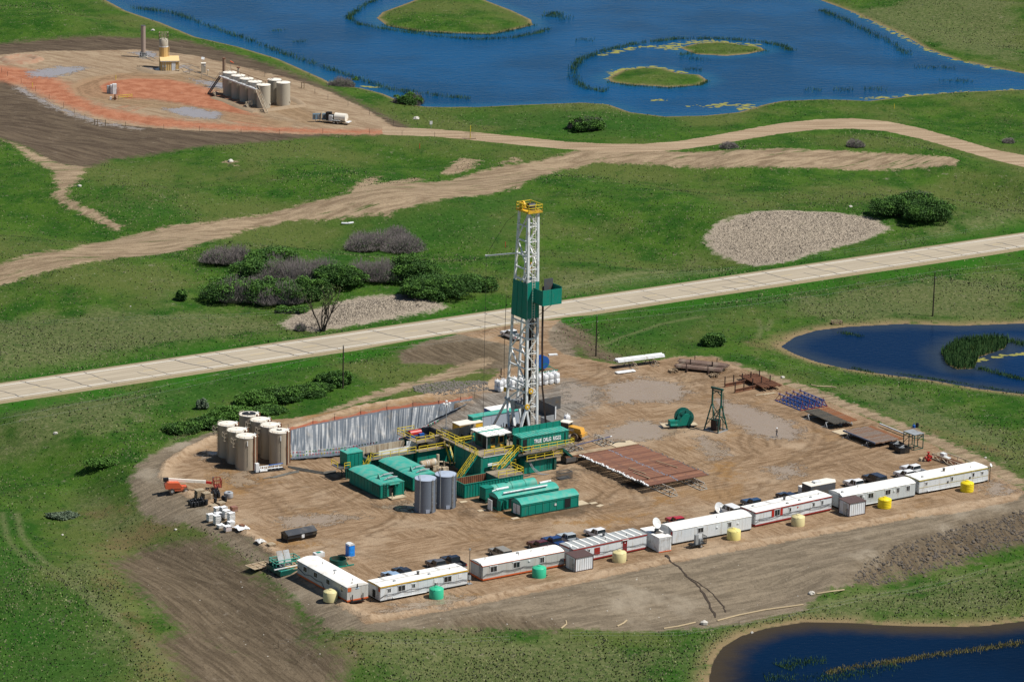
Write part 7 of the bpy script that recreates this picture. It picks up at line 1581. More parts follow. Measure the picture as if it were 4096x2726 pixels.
def fstair(lo, hi, mat):
    m = MB(); side = Vector((-(hi-lo).y, (hi-lo).x, 0)).normalized()*.4
    for s_ in (-1, 1): m.bar(lo+side*s_, hi+side*s_, .10, .25); m.bar(lo+side*s_+Vector((0, 0, 1)), hi+side*s_+Vector((0, 0, 1)), .06)
    for k in range(20): e = lo.lerp(hi, k/19); m.bar(e-side, e+side, .22, .05)
    m.build('stair', mat, t)
fstair(at(*zk(965, 850)), a+Zw, M_cream); fstair(at(*zk(190, 575)), b+Zw, M_dgrey)
for q, lb in ((zk(265, 625), 'small railed steps over the bank at the far end of the tanks'), (zk(705, 790), 'small railed steps over the bank at the near end of the tanks')):
    t = thing('bank_steps', lb, 'steps', at(*q), A, 'steps over the tank bank'); m = MB()
    for k in range(4): m.bx(-.5, .5, -1.4+k*.35, -1.05+k*.35, .2+k*.2, .26+k*.2)
    m.bx(-.5, 1.4, 0, .8, 1.0, 1.06); m.rail([(-.5, -1.4, .2), (-.5, 0, 1.0), (1.4, 0, 1.0)], .9, .07, 1); m.build('frame', M_cream, t)
t = thing('flare_stack', 'tall slim rusty stack standing behind the far end tan tank', 'stack', at(*zk(390, 505)), 0); MB().tube((0, 0, 0), (0, 0, 7.9), .42, 14).build('pipe', pm('brown_stack', (.26, .18, .12), .6, var=.12), t); MB().tube((0, 0, 7.9), (0, 0, 8.1), .46, 14).build('cap', M_rust, t)
t = thing('vent_pipe', 'short pipe with a rusty cap behind the row of five tanks', 'pipe', at(*zk(583, 480)), 0); MB().tube((0, 0, 0), (0, 0, 4.9), .25, 10).build('pipe', M_ftank, t); MB().tube((0, 0, 4.9), (0, 0, 5.1), .5, 8).build('cap', M_rust, t)
t = thing('wind_sock', 'small orange wind sock on a thin pole beyond the tanks', 'wind sock', at(*zk(480, 400)), 0); MB().tube((0, 0, 0), (0, 0, 5.0), .04, 5).build('pole', M_grey, t); MB().tube((-.1, 0, 5.1), (.9, -.3, 4.7), .2, 8, .12).build('sock', M_orange, t)
t = thing('tank_piping', 'rusty overhead pipe running across the tank roofs', 'pipe', (0, 0, 0)); m = MB(); Z7 = Vector((0, 0, 6.9)); m.path([FP[-1]+Z7-d*-.5-nl*.6, FP[0]+Z7-nl*.6], .07); m.path([FP[0]+Z7-nl*.6, at(*zk(1069, 700))+Z7, at(*zk(1188, 700))+Z7], .07)
for p in FP: m.bar(p+Vector((0, 0, 6.2))-nl*.6, p+Z7-nl*.6, .09)
m.build('pipe', M_rust, t)
# treater building
p = at(*zg(675, 865)); t = thing('treater_building', 'ochre metal building with a white door at the foot of the ochre tower', 'building', p, R_(8)); L, w, h = 5.0, 4.6, 2.75
m = MB(); m.bx(0, L, 0, w, 0, h); m.build('wall', M_ochre, t); m = MB(); m.prism([(-.15, h-.05), (w+.15, h+.45), (w+.15, h+.58), (-.15, h+.1)], -.15, L+.15, 'x'); m.bx(0, L, .05, w, h-.2, h); m.build('roof', M_ochr, t); MB().bx(-.1, L+.1, -.2, -.14, h-.12, h+.02).build('gutter', M_white, t)
MB().bx(3.0, 4.05, -.06, 0, .1, 2.3).build('door', M_white, t)
for x in (.6, 1.3): MB().bx(x-.2, x+.2, -.25, 0, 1.0, 1.5).bx(x-.05, x+.05, -.2, -.08, .0, h).build('meter', M_grey, t)
MB().bx(-.06, 0, 1.8, 2.8, 1.5, 2.1).build('window', M_dark, t)
t2 = thing('treater_tower', 'ochre cylindrical treater tower with a pale ring rising behind the building', 'tower', p+Vector((math.cos(R_(8))*1.0-math.sin(R_(8))*4.6, math.sin(R_(8))*1.0+math.cos(R_(8))*4.6, 0)), 0); r = 1.25
MB().lathe([(r, 0), (r, 5.9)], 28).build('lower_shell', M_ochre, t2, smooth=True); MB().lathe([(r+.04, 5.9), (r+.04, 6.2)], 28).build('ring', M_white, t2); MB().lathe([(r, 6.2), (r, 7.9), (r*.8, 8.2), (0, 8.4)], 28).build('upper_shell', M_ftank, t2, smooth=True)
m = MB(); m.rail([(-1.2, -1, 8.0), (1.2, -1, 8.0), (1.2, 1, 8.0), (-1.2, 1, 8.0), (-1.2, -1, 8.0)], 1.9, .09, .9); m.build('top_rail', M_cream, t2); MB().tube((1.5, -.4, 2.5), (1.5, -.4, 6.0), .1, 6).build('side_pipe', M_ochre, t2)
t = thing('building_steps', 'pale timber steps leaning at the right of the ochre building', 'steps', at(*zg(1000, 905)), R_(20)); m = MB()
for k in range(5): m.bx(-.5, .5, k*.3, k*.3+.3, .9-k*.18, .96-k*.18)
m.bar((-.5, 0, 1.0), (-.5, 1.6, .1), .1); m.bar((.5, 0, 1.0), (.5, 1.6, .1), .1); m.bar((-.5, 0, 1.9), (-.5, 1.6, .9), .07); m.build('steps', M_board, t)
t = thing('flare_stack', 'tall pale brown chimney stack on a concrete pad left of the ochre building', 'stack', at(*zg(345, 610)), 0); MB().tube((0, 0, 1.3), (0, 0, 9.0), .66, 20).build('pipe', pm('pale_brown_stack', (.36, .285, .24), .5, var=.06), t); MB().tube((0, 0, 9.0), (0, 0, 9.1), .69, 20).build('cap', M_dgrey, t)
m = MB(); m.tube((0, 0, .1), (0, 0, 1.3), .45, 12); m.rail([(-.8, -.8, .2), (.8, -.8, .2), (.8, .8, .2), (-.8, .8, .2), (-.8, -.8, .2)], 1.2, .12, .8); m.build('burner', M_grey, t); MB().bx(-1.1, 1.1, -1.1, 1.1, 0, .2).build('concrete_pad', M_conc, t)
t = thing('meter_shed', 'narrow tan shed with a round white sign between the building and the tanks', 'shed', at(*zg(1440, 905)), R_(8)); MB().bx(0, 1.2, 0, 1.2, 0, 2.6).build('wall', M_ftank, t); MB().bx(-.08, 1.28, -.08, 1.28, 2.6, 2.7).build('roof', M_tankroof, t); MB().tube((.95, -.05, 2.1), (.95, -.01, 2.1), .24, 14).build('round_sign', M_white, t)
t = thing('solar_panel', 'small white solar panel on a thin pole behind the narrow tan shed', 'solar panel', at(*zg(1470, 790)), 0); MB().tube((0, 0, 0), (0, 0, 2.6), .05, 5).build('pole', M_grey, t); MB().add([(-.5, -.2, 2.2), (.4, -.4, 2.1), (.5, 0, 2.7), (-.4, .2, 2.8)], [(0, 1, 2, 3)]).build('panel', M_white, t)
t = thing('pipe_run', 'long rusty pipe on low supports from the ochre building to the tanks', 'pipe', (0, 0, 0)); m = MB(); pts = [zg(1030, 770), zg(1220, 850), zg(1440, 920), zg(1660, 1000), zg(1840, 1060)]; P = [at(*q, 1.0)+Vector((0, 0, 1.0)) for q in pts]; m.path(P, .1)
for q in P: m.bar(q-Vector((0, 0, 1.0)), q, .1)
m.path([at(*zg(420, 570), .8)+Vector((0, 0, .8)), at(*zg(580, 640), .8)+Vector((0, 0, .8))], .12); m.path([at(*zg(1030, 750), 1.2)+Vector((0, 0, 1.2)), at(*zg(1200, 735), 1.2)+Vector((0, 0, 1.2)), at(*zg(1400, 820), 1.2)+Vector((0, 0, 1.2))], .09); m.build('pipe', M_ftank, t)
for q, h_, lb, mt in ((zg(1008, 780), 2.6, 'upright tan vent pipe at the right corner of the ochre building', M_ftank), (zg(1565, 945), 1.3, 'short pale hose post by the narrow shed', M_board)):
    t = thing('vent_pipe', lb, 'pipe', at(*q), 0); MB().tube((0, 0, 0), (0, 0, h_), .14, 8).build('pipe', mt, t); MB().tube((0, 0, h_), (0, 0, h_+.15), .2, 8).build('cap', M_white, t)
# well head cabinets in the red centre
t = thing('well_cabinet', 'two white equipment cabinets on the red earth in the middle of the distant site', 'cabinet', at(*zf(1330, 875)), R_(14)); MB().bx(0, 1.05, 0, 1.1, 0, 2.7).build('cabinet', M_white, t); MB().bx(-.55, 0, .3, 1.2, 0, 2.5).build('cabinet', M_white, t); MB().bx(-1.4, -.6, .9, 1.9, 0, 2.1).build('cabinet', M_grey, t)
MB().rail([(1.2, -.1, 0), (1.6, -.1, 0)], 1.7, .08, .4).build('frame', M_dgrey, t)
t = thing('wellhead_valve', 'rusty wellhead with a railed pipe in front of the white cabinets', 'valve', at(*zf(1355, 945)), 0); m = MB(); m.tube((0, 0, 0), (0, 0, 1.6), .18, 8); m.bx(-.3, .3, -.3, .3, .5, .9); m.tube((-.8, 0, .4), (.5, 0, .4), .14, 8); m.build('valve', M_rust, t); m = MB(); m.rail([(.8, 1.5, 0), (4.2, 3.5, 0)], 1.0, .09, 1.2); m.build('rail', M_yel, t); MB().bx(-1.4, -.9, .1, .5, 0, .8).build('box', M_white, t)
# switchboard and tank trailer
t = thing('switchboard', 'long blue grey electrical switchboard on legs by the tank trailer', 'switchboard', at(*zk(1585, 975)), R_(12)); L = 4.9; m = MB(); m.bx(0, L, 0, .5, .75, 2.3); m.build('cabinet', pm('blue_grey_cabinet', (.17, .26, .33), .45), t); m = MB()
for x in (.8, 1.9, 4.6): m.bar((x, .25, 0), (x, .25, .8), .12)
m.build('leg', M_grey, t); m = MB(); m.bx(1.3, 2.3, -.06, 0, .9, 2.1); m.build('panel', M_grey, t); MB().bx(.2, .7, -.04, 0, 1.0, 2.0).bx(2.7, 3.2, -.04, 0, 1, 2).bx(3.6, 4.0, -.04, 0, 1.1, 2).build('panel', M_dgrey, t)
t = thing('tank_trailer', 'cream tank trailer with a pump unit at the right edge of the distant site', 'tank trailer', at(*zk(1880, 985)), R_(-22)); m = MB(); m.bx(-3.2, 4.2, -1.0, 1.0, .55, .75); m.bar((-3.2, 0, .6), (-5.0, .2, .6), .15); m.bx(-3.6, -3.4, -1, 1, .7, 2.6); m.build('chassis', M_cream, t)
m = MB(); m.tube((.2, 0, 1.75), (3.4, 0, 1.75), 1.05, 20); m.build('tank', M_tankroof, t, smooth=True); m = MB(); m.bx(-2.3, -1.4, -.6, .6, .75, 2.8); m.tube((-1.2, 0, .8), (-1.2, 0, 2.9), .4, 10); m.bx(-1.2, .1, -.7, .7, .75, 2.2); m.build('pump_unit', M_black, t); m = MB(); m.bx(-1.2, -.2, -1.2, -.7, .7, 2.2); m.build('control_box', M_white, t)
for x in (.4, 1.5):
    for s_ in (-1, 1): o = MB().tube((x, s_*1.0, .45), (x, s_*1.3, .45), .45, 14).build('wheel', M_tire, t); MB().tube((x, s_*1.3, .45), (x, s_*1.32, .45), .2, 8).build('rim', M_rim, o)
m = MB(); m.bx(-.2, 2.1, -1.35, -.95, .95, 1.05); m.bx(3.6, 4.3, -1.1, 1.1, .6, .8); m.build('mudguard', M_white, t)
# crater in the pad
c_ = at(*zf(255, 470)); m = MB(); prof = [(4.6, 0), (3.9, .55), (3.3, .75), (2.7, .5), (2.3, .02)]; n = 28; vs = []
for i in range(n):
    a_ = 2*math.pi*i/n
    for r, z in prof: vs.append((r*math.cos(a_)*1.35*(1+.05*math.sin(3*a_)), r*math.sin(a_)*1.5, z))
m.add(vs, [(i*5+j, ((i+1) % n)*5+j, ((i+1) % n)*5+j+1, i*5+j+1) for i in range(n) for j in range(4)]); b_ = len(m.v); m.add([(0, 0, .02)]+[(2.4*1.35*math.cos(2*math.pi*i/n), 2.4*1.5*math.sin(2*math.pi*i/n), .02) for i in range(n)], [(0, i+1, (i+1) % n+1) for i in range(n)])
t = tag(m.build('earth_pit', pm('pit_earth', (.33, .235, .155), .95, var=.15, dirt=(.30, .15, .09), amt=.5), None, c_, 0, True), 'round earth pit with a raised bank at the left of the distant site', 'pit')
# bank around treater and tanks
def bank(pts, r, h_, label):
    P = [at(*q) for q in pts]; m = MB(); vs = []; k = len(P)
    for i, p in enumerate(P):
        dd = (P[min(i+1, k-1)]-P[max(i-1, 0)]).normalized(); nn = Vector((-dd.y, dd.x, 0))
        for s_, z in ((-1, 0), (-.45, .8), (0, 1), (.45, .8), (1, 0)): q = p+nn*(s_*r); vs.append((q.x, q.y, q.z+z*h_*(1 if 0 < i < k-1 else .5)-.02))
    m.add(vs, [(i*5+j, i*5+j+1, i*5+5+j+1, i*5+5+j) for i in range(k-1) for j in range(4)]); return tag(m.build('earth_bank', EB, smooth=True), label, 'bank')
EB = pm('bank_earth', (.29, .215, .14), .95, var=.2, scale=2, dirt=(.22, .16, .10), amt=.3)
bank([zg(290, 810), zg(380, 860), zg(560, 905), zg(760, 915), zg(950, 900), zg(1120, 830)], 1.6, .7, 'low earth bank round the ochre building')
bank([zk(250, 640), zk(420, 690), zk(600, 770), zk(800, 835), zk(1000, 815), zk(1250, 775), zk(1480, 760), zk(1380, 690), zk(1290, 640)], 1.3, .6, 'low earth bank round the row of tan tanks')
# ------------------------------------------------------------------ fences, poles, wires
def fence(pts, sp, h_, label, wires=2, r=.04, mat=None, grp='wire fences'):
    t = thing('wire_fence', label, 'fence', (0, 0, 0), 0, grp); P = [at(*q) for q in pts]; posts = []
    for a, b in zip(P[:-1], P[1:]):
        n = max(1, int((b-a).length/sp))
        for k in range(n): q = a.lerp(b, k/n); posts.append(Vector((q.x, q.y, hz(q.x, q.y))))
    po = MB().tube((0, 0, -.1), (0, 0, h_), r, 5).build('post', mat or M_dpipe, t, posts[0])
    for q in posts[1:100]: o = po.copy(); COL.objects.link(o); o.location = q
    if wires:
        m = MB()
        for f in (.55, .95)[:wires]: m.path([q+Vector((0, 0, h_*f)) for q in posts], .006, 3)
        m.build('wire', M_grey, t)
    return t
zfn = lambda x, y: zf(x, y)
fence([zf(20, 620), zf(90, 665), zf(250, 745), zf(420, 840), zf(580, 935), zf(750, 1035), zf(1000, 1170), zf(1115, 1240)], 6, 1.4, 'wire fence along the left edge of the distant site', 2, .045)
fence([zf(1245, 1250), zf(1480, 1260), zf(1930, 1290), zf(2350, 1310), zk(620, 1130), zk(1135, 1140), zk(1720, 1130), zk(2350, 1130), (1000, 316), (1060, 318)], 7, 1.4, 'wire fence along the near edge of the distant site', 2, .045)
fence([zk(940, 360), zk(1290, 480), zk(1440, 510), zk(1790, 665), zk(2060, 760), zk(2350, 870), (905, 287), (960, 296)], 7, 1.4, 'wire fence along the lake side of the distant site', 2, .045)
fence([(0, 752), (250, 744), (480, 738), (700, 722), (1000, 700)], 8, 1.3, 'wire fence across the meadow left of the mast', 2)
fence([(1250, 678), (1450, 655), (1800, 610), (2356, 520)], 8, 1.3, 'wire fence along the far side of the highway on the right', 2)
fence([(1680, 955-130), (1850, 860), (2050, 920), (2200, 985), (2356, 1030)], 9, 1.3, 'wire fence between the pad and the right pond', 2)
fence([(1310, 1460+10), (1560, 1470), (1700, 1445), (1900, 1408), (2100, 1370), (2356, 1290)], 8, 1.3, 'wire fence along the near grass by the bottom pond', 2)
fence([(640, 1490), (900, 1488), (1310, 1470)], 9, 1.3, 'wire fence across the grass at the bottom', 2)
for q, lb in (((zf(1115, 1240), zf(1150, 1240), zf(1245, 1250)), 'timber corner brace of the fence at the left of the distant site'), ((zk(1435, 512), zk(1470, 520)), 'timber brace post of the lake side fence')):
    t = thing('fence_brace', lb, 'fence', (0, 0, 0)); P = [at(*p) for p in q]; m = MB()
    for p in P: MB().tube(p, p+Vector((0, 0, 1.7)), .12, 6).build('post', M_wood, t)
    m = MB(); m.bar(P[0]+Vector((0, 0, 1.5)), P[-1]+Vector((0, 0, 1.5)), .1); m.build('rail', M_wood, t)
t = thing('cattle_guard', 'upright slatted cattle guard gate with a yellow post at the gravel road', 'gate', at(1082, 320), R_(5)); m = MB()
for k in range(8): m.bar((-1.3+k*.37, 0, .1), (-1.3+k*.37, .9, 1.7), .12)
m.bar((-1.4, 0, .12), (1.4, 0, .12), .18); m.bar((-1.4, .8, 1.55), (1.4, .8, 1.55), .1); m.build('bars', M_wood, t); MB().tube((.1, 1.5, 0), (.1, 1.5, 3.2), .1, 6).build('yellow_post', M_yel, t)
for q, lb, c_ in (((938/1, 295), '', 0),): pass
_zc = ZC(1200, 0, 1200, 2352)
t = thing('notice_board', 'small white sign on a post beside the gravel road', 'sign', at(*_zc(1027, 1005)), R_(10)); MB().tube((0, 0, 0), (0, 0, 1.6), .05, 5).build('post', M_grey, t); MB().bx(-.35, .35, -.04, 0, 1.0, 1.9).build('panel', M_white, t)
for q, lb in ((_zc(938, 1165), 'orange marker stake in the meadow below the gravel road'), (ZC(1800, 760, 500, 2354)(1043, 1078), 'orange marker stake in the meadow left of the mast'), (zf(1365, 705), 'yellow marker post on the red earth'), (zf(383, 795), 'yellow marker post at the left red band'), (ZC(2200, 0, 1896)(1711, 540), 'yellow marker post by the lake on the right')):
    t = thing('marker_stake', lb, 'marker', at(*q)); MB().tube((0, 0, 0), (0, 0, 1.3), .09, 5).build('stake', M_orange if 'orange' in lb else M_yel, t)
def pole(base, h_, label):
    p = at(*base); t = thing('power_pole', label, 'power pole', p, 0, 'power poles along the highway'); MB().tube((0, 0, -.2), (0, 0, h_), .16, 8, .11).build('pole', pm('creosoted_timber', (.035, .025, .018), .85), t); MB().tube((.12, 0, h_-1.2), (.3, 0, h_-1.1), .06, 6).build('insulator', M_white, t); MB().tube((0, 0, h_), (0, 0, h_+.25), .05, 6).build('top_pin', M_grey, t); return p+Vector((0, 0, h_))
pA = pole((789, 893), 8.6, 'dark power pole behind the pit with the bushes at its foot'); pB = pole((1371, 819), 8.4, 'dark power pole right of the access road'); pC = pole((2146, 727), 9.6, 'dark power pole beside the right pond')
far_l = at(-300, 1125)+Vector((0, 0, 8.6)); far_r = pC+(pC-pB)*1.0
for dz, nm in ((0, 'upper'), (-1.2, 'lower')):
    m = MB()
    for a, b in ((far_l, pA), (pA, pB), (pB, pC), (pC, far_r)):
        m.path([a.lerp(b, k/14)+Vector((0, 0, dz+.2-4*(.8)*(k/14)*(1-k/14))) for k in range(15)], .012, 3)
    o = m.build('power_line', pm('bare_wire_'+nm, (.22, .24, .22), .6)); tag(o, nm+' overhead wire running along the highway between the dark poles', 'wire', 'overhead wires')
# ------------------------------------------------------------------ bushes, trees, reeds
def leafmat(name, a, b, up=False):
    n = NB(name); P = n.pos(); c = n.mix(n.noise(P, .9, 3), a, b); c = n.mix(n.step(n.node('ShaderNodeNewGeometry').outputs['Random Per Island'], .2, .9), c, sc(b, 1.35)); n.set(c, .65, 0, .2); 
    if up: v = n.node('ShaderNodeCombineXYZ'); v.inputs[2].default_value = 1; v.inputs[0].default_value = .25; n.L.new(v.outputs[0], n.b.inputs['Normal'])
    return n.m
L_dark = leafmat('dark_green_leaves', (.020, .058, .013), (.048, .108, .022)); L_bright = leafmat('bright_and_highlight_leaves', (.038, .105, .016), (.080, .17, .028)); L_yel = leafmat('yellow_green_leaves', (.09, .16, .015), (.17, .24, .03)); L_blue = leafmat('silver_green_leaves', (.06, .09, .055), (.12, .16, .10))
M_twig = pm('grey_bare_twigs', (.185, .160, .150), .85, var=.3); M_bark = pm('dark_bark', (.045, .034, .026), .9, var=.3)
def leaves(mb, c, r, n, s, rg, shell=.55, flat=1.0):
    q = np.random.RandomState(rg.randrange(1 << 30)); z = q.uniform(-.3, 1, n); a = q.uniform(0, 6.283, n); w = np.sqrt(1-z*z); k = (shell+(1-shell)*q.rand(n)**.5)*(1+.13*np.sin(6*a+c[0]*3)*np.sin(5*z+c[1]*2)+q.normal(0, .05, n))
    p = np.stack([c[0]+r[0]*k*w*np.cos(a), c[1]+r[1]*k*w*np.sin(a), c[2]+r[2]*k*z], 1); u = q.normal(size=(n, 3))*(1, 1, .7); u /= np.linalg.norm(u, axis=1)[:, None]; v = np.cross(u, q.normal(size=(n, 3))+(0, 0, 1.2)); v /= np.linalg.norm(v, axis=1)[:, None]
    ss = (s*q.uniform(.6, 1.35, n))[:, None]; u *= ss; v *= ss*.7; V = np.stack([p-u, p-v*.8, p+u, p+v], 1).reshape(-1, 3); b = len(mb.v)
    mb.v += [tuple(e) for e in V.tolist()]; mb.f += [(b+4*i, b+4*i+1, b+4*i+2, b+4*i+3) for i in range(n)]; mb.mi += [0]*n
def twigs(mb, c, r, n, rg, w=.035):
    for _ in range(n):
        a = rg.uniform(0, 6.283); q = math.sqrt(rg.random()); p0 = Vector((c[0]+r[0]*.55*q*math.cos(a), c[1]+r[1]*.55*q*math.sin(a), c[2]-.1)); e = Vector((c[0]+r[0]*q*math.cos(a)*1.05, c[1]+r[1]*q*math.sin(a)*1.05, c[2]+r[2]*max(.3, 1-q**3)*rg.uniform(.35, 1.12)*(1+.22*math.sin(c[0]*3+c[1]*2))))
        m_ = p0.lerp(e, .55)+Vector((rg.uniform(-.2, .2), rg.uniform(-.2, .2), 0)); s_ = Vector((w, w*.4, 0)); mb.add([p0-s_, p0+s_, m_+s_*.8, m_-s_*.8, e+s_*.3, e-s_*.3], [(0, 1, 2, 3), (3, 2, 4, 5)])
        for k in range(4):
            f = rg.uniform(.4, .95); b = p0.lerp(e, f); d = Vector((rg.uniform(-.6, .6), rg.uniform(-.6, .6), rg.uniform(.1, .7))); mb.add([b-s_*.5, b+s_*.5, b+d], [(0, 1, 2)])
SEED = [100]
def bush(u, v, wpx, h_, label, kind='leaf', depth=.7, mat=None, dens=1.0, grp=None, nl=6):
    "u, v: foot of the bush in the photograph; wpx: its width there in photograph pixels"
    p = at(u, v); dist = math.hypot(p.y, CAMH); rx = wpx*dist/(FPX/KD)/2; ry = rx*depth; SEED[0] += 1; rg = random.Random(SEED[0]); p = p+Vector((0, ry*.8, 0)); p.z = hz(p.x, p.y)
    t = thing('shrub' if h_ < 4 else 'bush', label, 'bush', p, 0, grp)
    lob = []; h_ *= 1.0; nl += 3
    for i in range(nl):
        a = 6.283*i/nl+rg.uniform(-.4, .4); k = rg.uniform(.35, .75); q = rg.uniform(.32, .5); lob.append(((rx*k*math.cos(a), ry*k*math.sin(a), h_*rg.uniform(.14, .42)), (rx*q, ry*q+.4, h_*rg.uniform(.40, .58))))
    lob.append(((0, 0, h_*.35), (rx*.6, ry*.6, h_*.65)))
    if kind in ('leaf', 'mix'):
        m = MB(); vol = rx*ry*(1 if h_ > 2 else .7); n = int(min(13000, 1300+520*vol)*dens/len(lob))
        for k, (c, r) in enumerate(lob):
            if kind == 'mix' and k % 3 == 1: continue
            leaves(m, c, r, n, .17 if h_ > 2 else .14, rg)
        m.build('foliage', mat or L_dark, t)
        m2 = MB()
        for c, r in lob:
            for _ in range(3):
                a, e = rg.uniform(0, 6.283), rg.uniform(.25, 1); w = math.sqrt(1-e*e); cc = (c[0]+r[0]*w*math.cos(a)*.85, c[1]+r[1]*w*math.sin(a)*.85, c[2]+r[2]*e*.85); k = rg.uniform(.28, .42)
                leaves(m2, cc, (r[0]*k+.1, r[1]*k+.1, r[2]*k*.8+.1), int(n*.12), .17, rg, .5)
        m2.build('foliage', L_bright if mat in (None, L_dark) else mat, t)  # on dark bushes the brighter upper clumps paint highlights into the leaf colour
        m3 = MB()
        for c, r in lob: m3.bar((c[0]*.3, c[1]*.3, -.2), (c[0], c[1], c[2]+r[2]*.5), .09)
        m3.build('stem', M_bark, t)
    if kind in ('twig', 'mix'):
        m = MB()
        for k, (c, r) in enumerate(lob):
            if kind == 'twig' or k % 3 == 1 or k % 4 == 0: twigs(m, (c[0], c[1], 0), (r[0]*1.15, r[1]*1.15, c[2]+r[2]), int((110+44*rx*ry/len(lob)*2)*dens), rg, .045)
        m.build('twigs', M_twig, t)
        if kind == 'twig':
            m = MB()
            for c, r in lob: leaves(m, c, (r[0], r[1], r[2]*.8), int(40+30*rx*ry/len(lob)), .13, rg, .3)
            m.build('foliage', L_dark, t)
    return t
B3 = 'bushes in the meadow left of the mast'
for a in [(520, 612, 105, 3.4, 'grey twiggy bush at the top left of the meadow thicket', 'twig', .7), (625, 618, 110, 3.6, 'green and grey bush at the back of the meadow thicket', 'mix', .6), (535, 700, 130, 4.6, 'grey fringed bush at the left end of the meadow thicket', 'mix', .6), (620, 705, 130, 4.6, 'dark green bush at the front of the meadow thicket', 'mix', .6),
          (700, 660, 150, 4.6, 'grey twiggy bush in the middle of the meadow thicket', 'twig', .6), (690, 700, 110, 4.2, 'leafy bush behind the bare willow', 'leaf', .6), (770, 668, 110, 4.4, 'bright green bush at the right end of the meadow thicket', 'leaf', .6), (600, 650, 110, 4.2, 'mixed bush in the centre left of the meadow thicket', 'mix', .7),
          (885, 580, 150, 3.9, 'round grey bare bush standing above the leafy ones', 'twig', .75), (880, 655, 120, 4.2, 'grey bare bush left of the tall leafy clump', 'twig', .75), (950, 655, 115, 5.4, 'bright leafy bush in the middle right of the meadow', 'leaf', .6), (1020, 690, 130, 4.6, 'dark leafy bush right of the dry reeds', 'leaf', .7), (1090, 670, 80, 3.0, 'loose low bush at the right end of the clump', 'leaf', .7), (970, 690, 90, 3.4, 'dark bush behind the dry reed bed', 'leaf', .6)]: bush(a[0], a[1]+2, a[2]*1.28, a[3]*1.1, a[4], a[5], a[6], grp=B3)
bush(418, 693, 26, 2.6, 'single small round bush alone in the left meadow', 'leaf', .8, nl=4)
bush(650, 720, 40, 1.2, 'low bright green shrub before the thicket, left', 'leaf', .8, L_bright, nl=4); bush(690, 722, 44, 1.4, 'low bright green shrub before the thicket, right', 'leaf', .8, L_bright, nl=4)
bush(2065, 505, 135, 4.2, 'left half of the dense dark bush group by the highway', 'leaf', .7, grp='dense bushes right of the dry pond'); bush(2138, 520, 145, 5.0, 'right half of the dense dark bush group by the highway', 'leaf', .7, grp='dense bushes right of the dry pond'); bush(2105, 478, 110, 3.6, 'grey topped bush behind the dense dark group', 'mix', .6, grp='dense bushes right of the dry pond')
bush(1640, 798, 66, 2.4, 'round green bush between the highway and the right pond', 'leaf', .8)
B1 = 'bushes behind the tan tanks'
for a in [(420, 1000, 70, 2.6, 'dark bush at the left end of the hedge behind the tan tanks'), (470, 990, 80, 3.0, 'dark bush left of the tan tanks'), (530, 968, 90, 2.8, 'bright bush right behind the tan tanks'), (585, 935, 80, 3.6, 'bright bush in the middle of the hedge behind the tan tanks'), (640, 930, 90, 3.8, 'dark bush in the middle of the hedge above the pit'), (700, 915, 80, 2.6, 'low bush on the hedge above the pit'), (770, 890, 70, 3.4, 'dark bush at the foot of the power pole'), (730, 905, 60, 2.0, 'small bush left of the power pole'), (620, 955, 70, 1.6, 'low green bush at the edge of the hedge')]: bush(a[0], a[1], a[2]*1.3, a[3]*.72, a[4], 'leaf', .7, L_bright if 'bright' in a[4] else None, grp=B1)
bush(465, 942, 30, 2.0, 'single pale shrub on the verge left of the tan tanks', 'leaf', .8, L_blue, nl=4); bush(240, 1078, 90, 1.2, 'low leafy patch left of the pad berm', 'leaf', .5, L_bright); bush(140, 1195, 80, .7, 'flat silvery weed patch left of the pad', 'leaf', .6, L_blue)
for a in [(785, 199, 64, 2.7, 'grey bush with a green side at the lake shore behind the tan tanks', 'twig'), (940, 242, 68, 3.0, 'dark bush with bare stems at the lake shore by the gravel road', 'mix'), (1350, 303, 90, 3.2, 'grey green bush alone between the lake and the gravel road', 'mix'), (1680, 342, 40, 1.6, 'small grey bush inside the gravel road bend, left', 'twig'), (1968, 340, 44, 2.0, 'small grey bush inside the gravel road bend, right', 'twig'), (2320, 330, 30, 1.2, 'tiny grey bush right of the gravel road', 'twig')]: bush(a[0], a[1], a[2], a[3], a[4], a[5], .8, nl=5)
bush(818, 197, 22, 2.2, 'small green bush beside the grey one at the lake shore', 'leaf', .9, L_bright, nl=4); bush(1378, 300, 34, 2.4, 'green side shrub of the lone grey bush', 'leaf', .8, L_bright, nl=4)
# the willow with bare stems
p = at(742, 762); t = thing('willow_tree', 'half bare willow tree with dark stems in the dry reed bed', 'tree', p); rg = random.Random(77); m = MB(); tips = []
def limb(a, d, L, r, lev):
    pts = [a]; rr_ = [r]; q = a.copy(); dd = d.copy()
    for k in range(4): dd = (dd+Vector((rg.uniform(-.18, .18), rg.uniform(-.18, .18), .05))).normalized(); q = q+dd*(L/4); pts.append(q.copy()); rr_.append(r*(1-.17*(k+1)))
    m.path(pts, rr_, 5)
    if lev == 0: tips.append(q); return
    for k in range(3): limb(pts[2+k % 3], (dd+Vector((rg.uniform(-.8, .8), rg.uniform(-.8, .8), rg.uniform(0, .4)))).normalized(), L*.6, r*.5, lev-1)
for dx, dy in ((-.75, .1), (-.25, .2), (.05, -.1), (.35, .1), (.8, 0), (.55, .4)): limb(Vector((dx*.4, dy*.4, -.1)), Vector((dx*.6, dy*.6, 1)).normalized(), 5.4, .22, 2)
m.build('trunk', M_bark, t); m = MB()
for q in tips: leaves(m, q, (1.1, 1.1, .8), 9, .14, rg, .2)
m.build('crown', leafmat('thin_willow_leaves', (.05, .085, .02), (.11, .15, .045)), t)
bush(690, 762, 26, 1.6, 'dark bare shrub at the foot of the willow', 'twig', .8, nl=4)
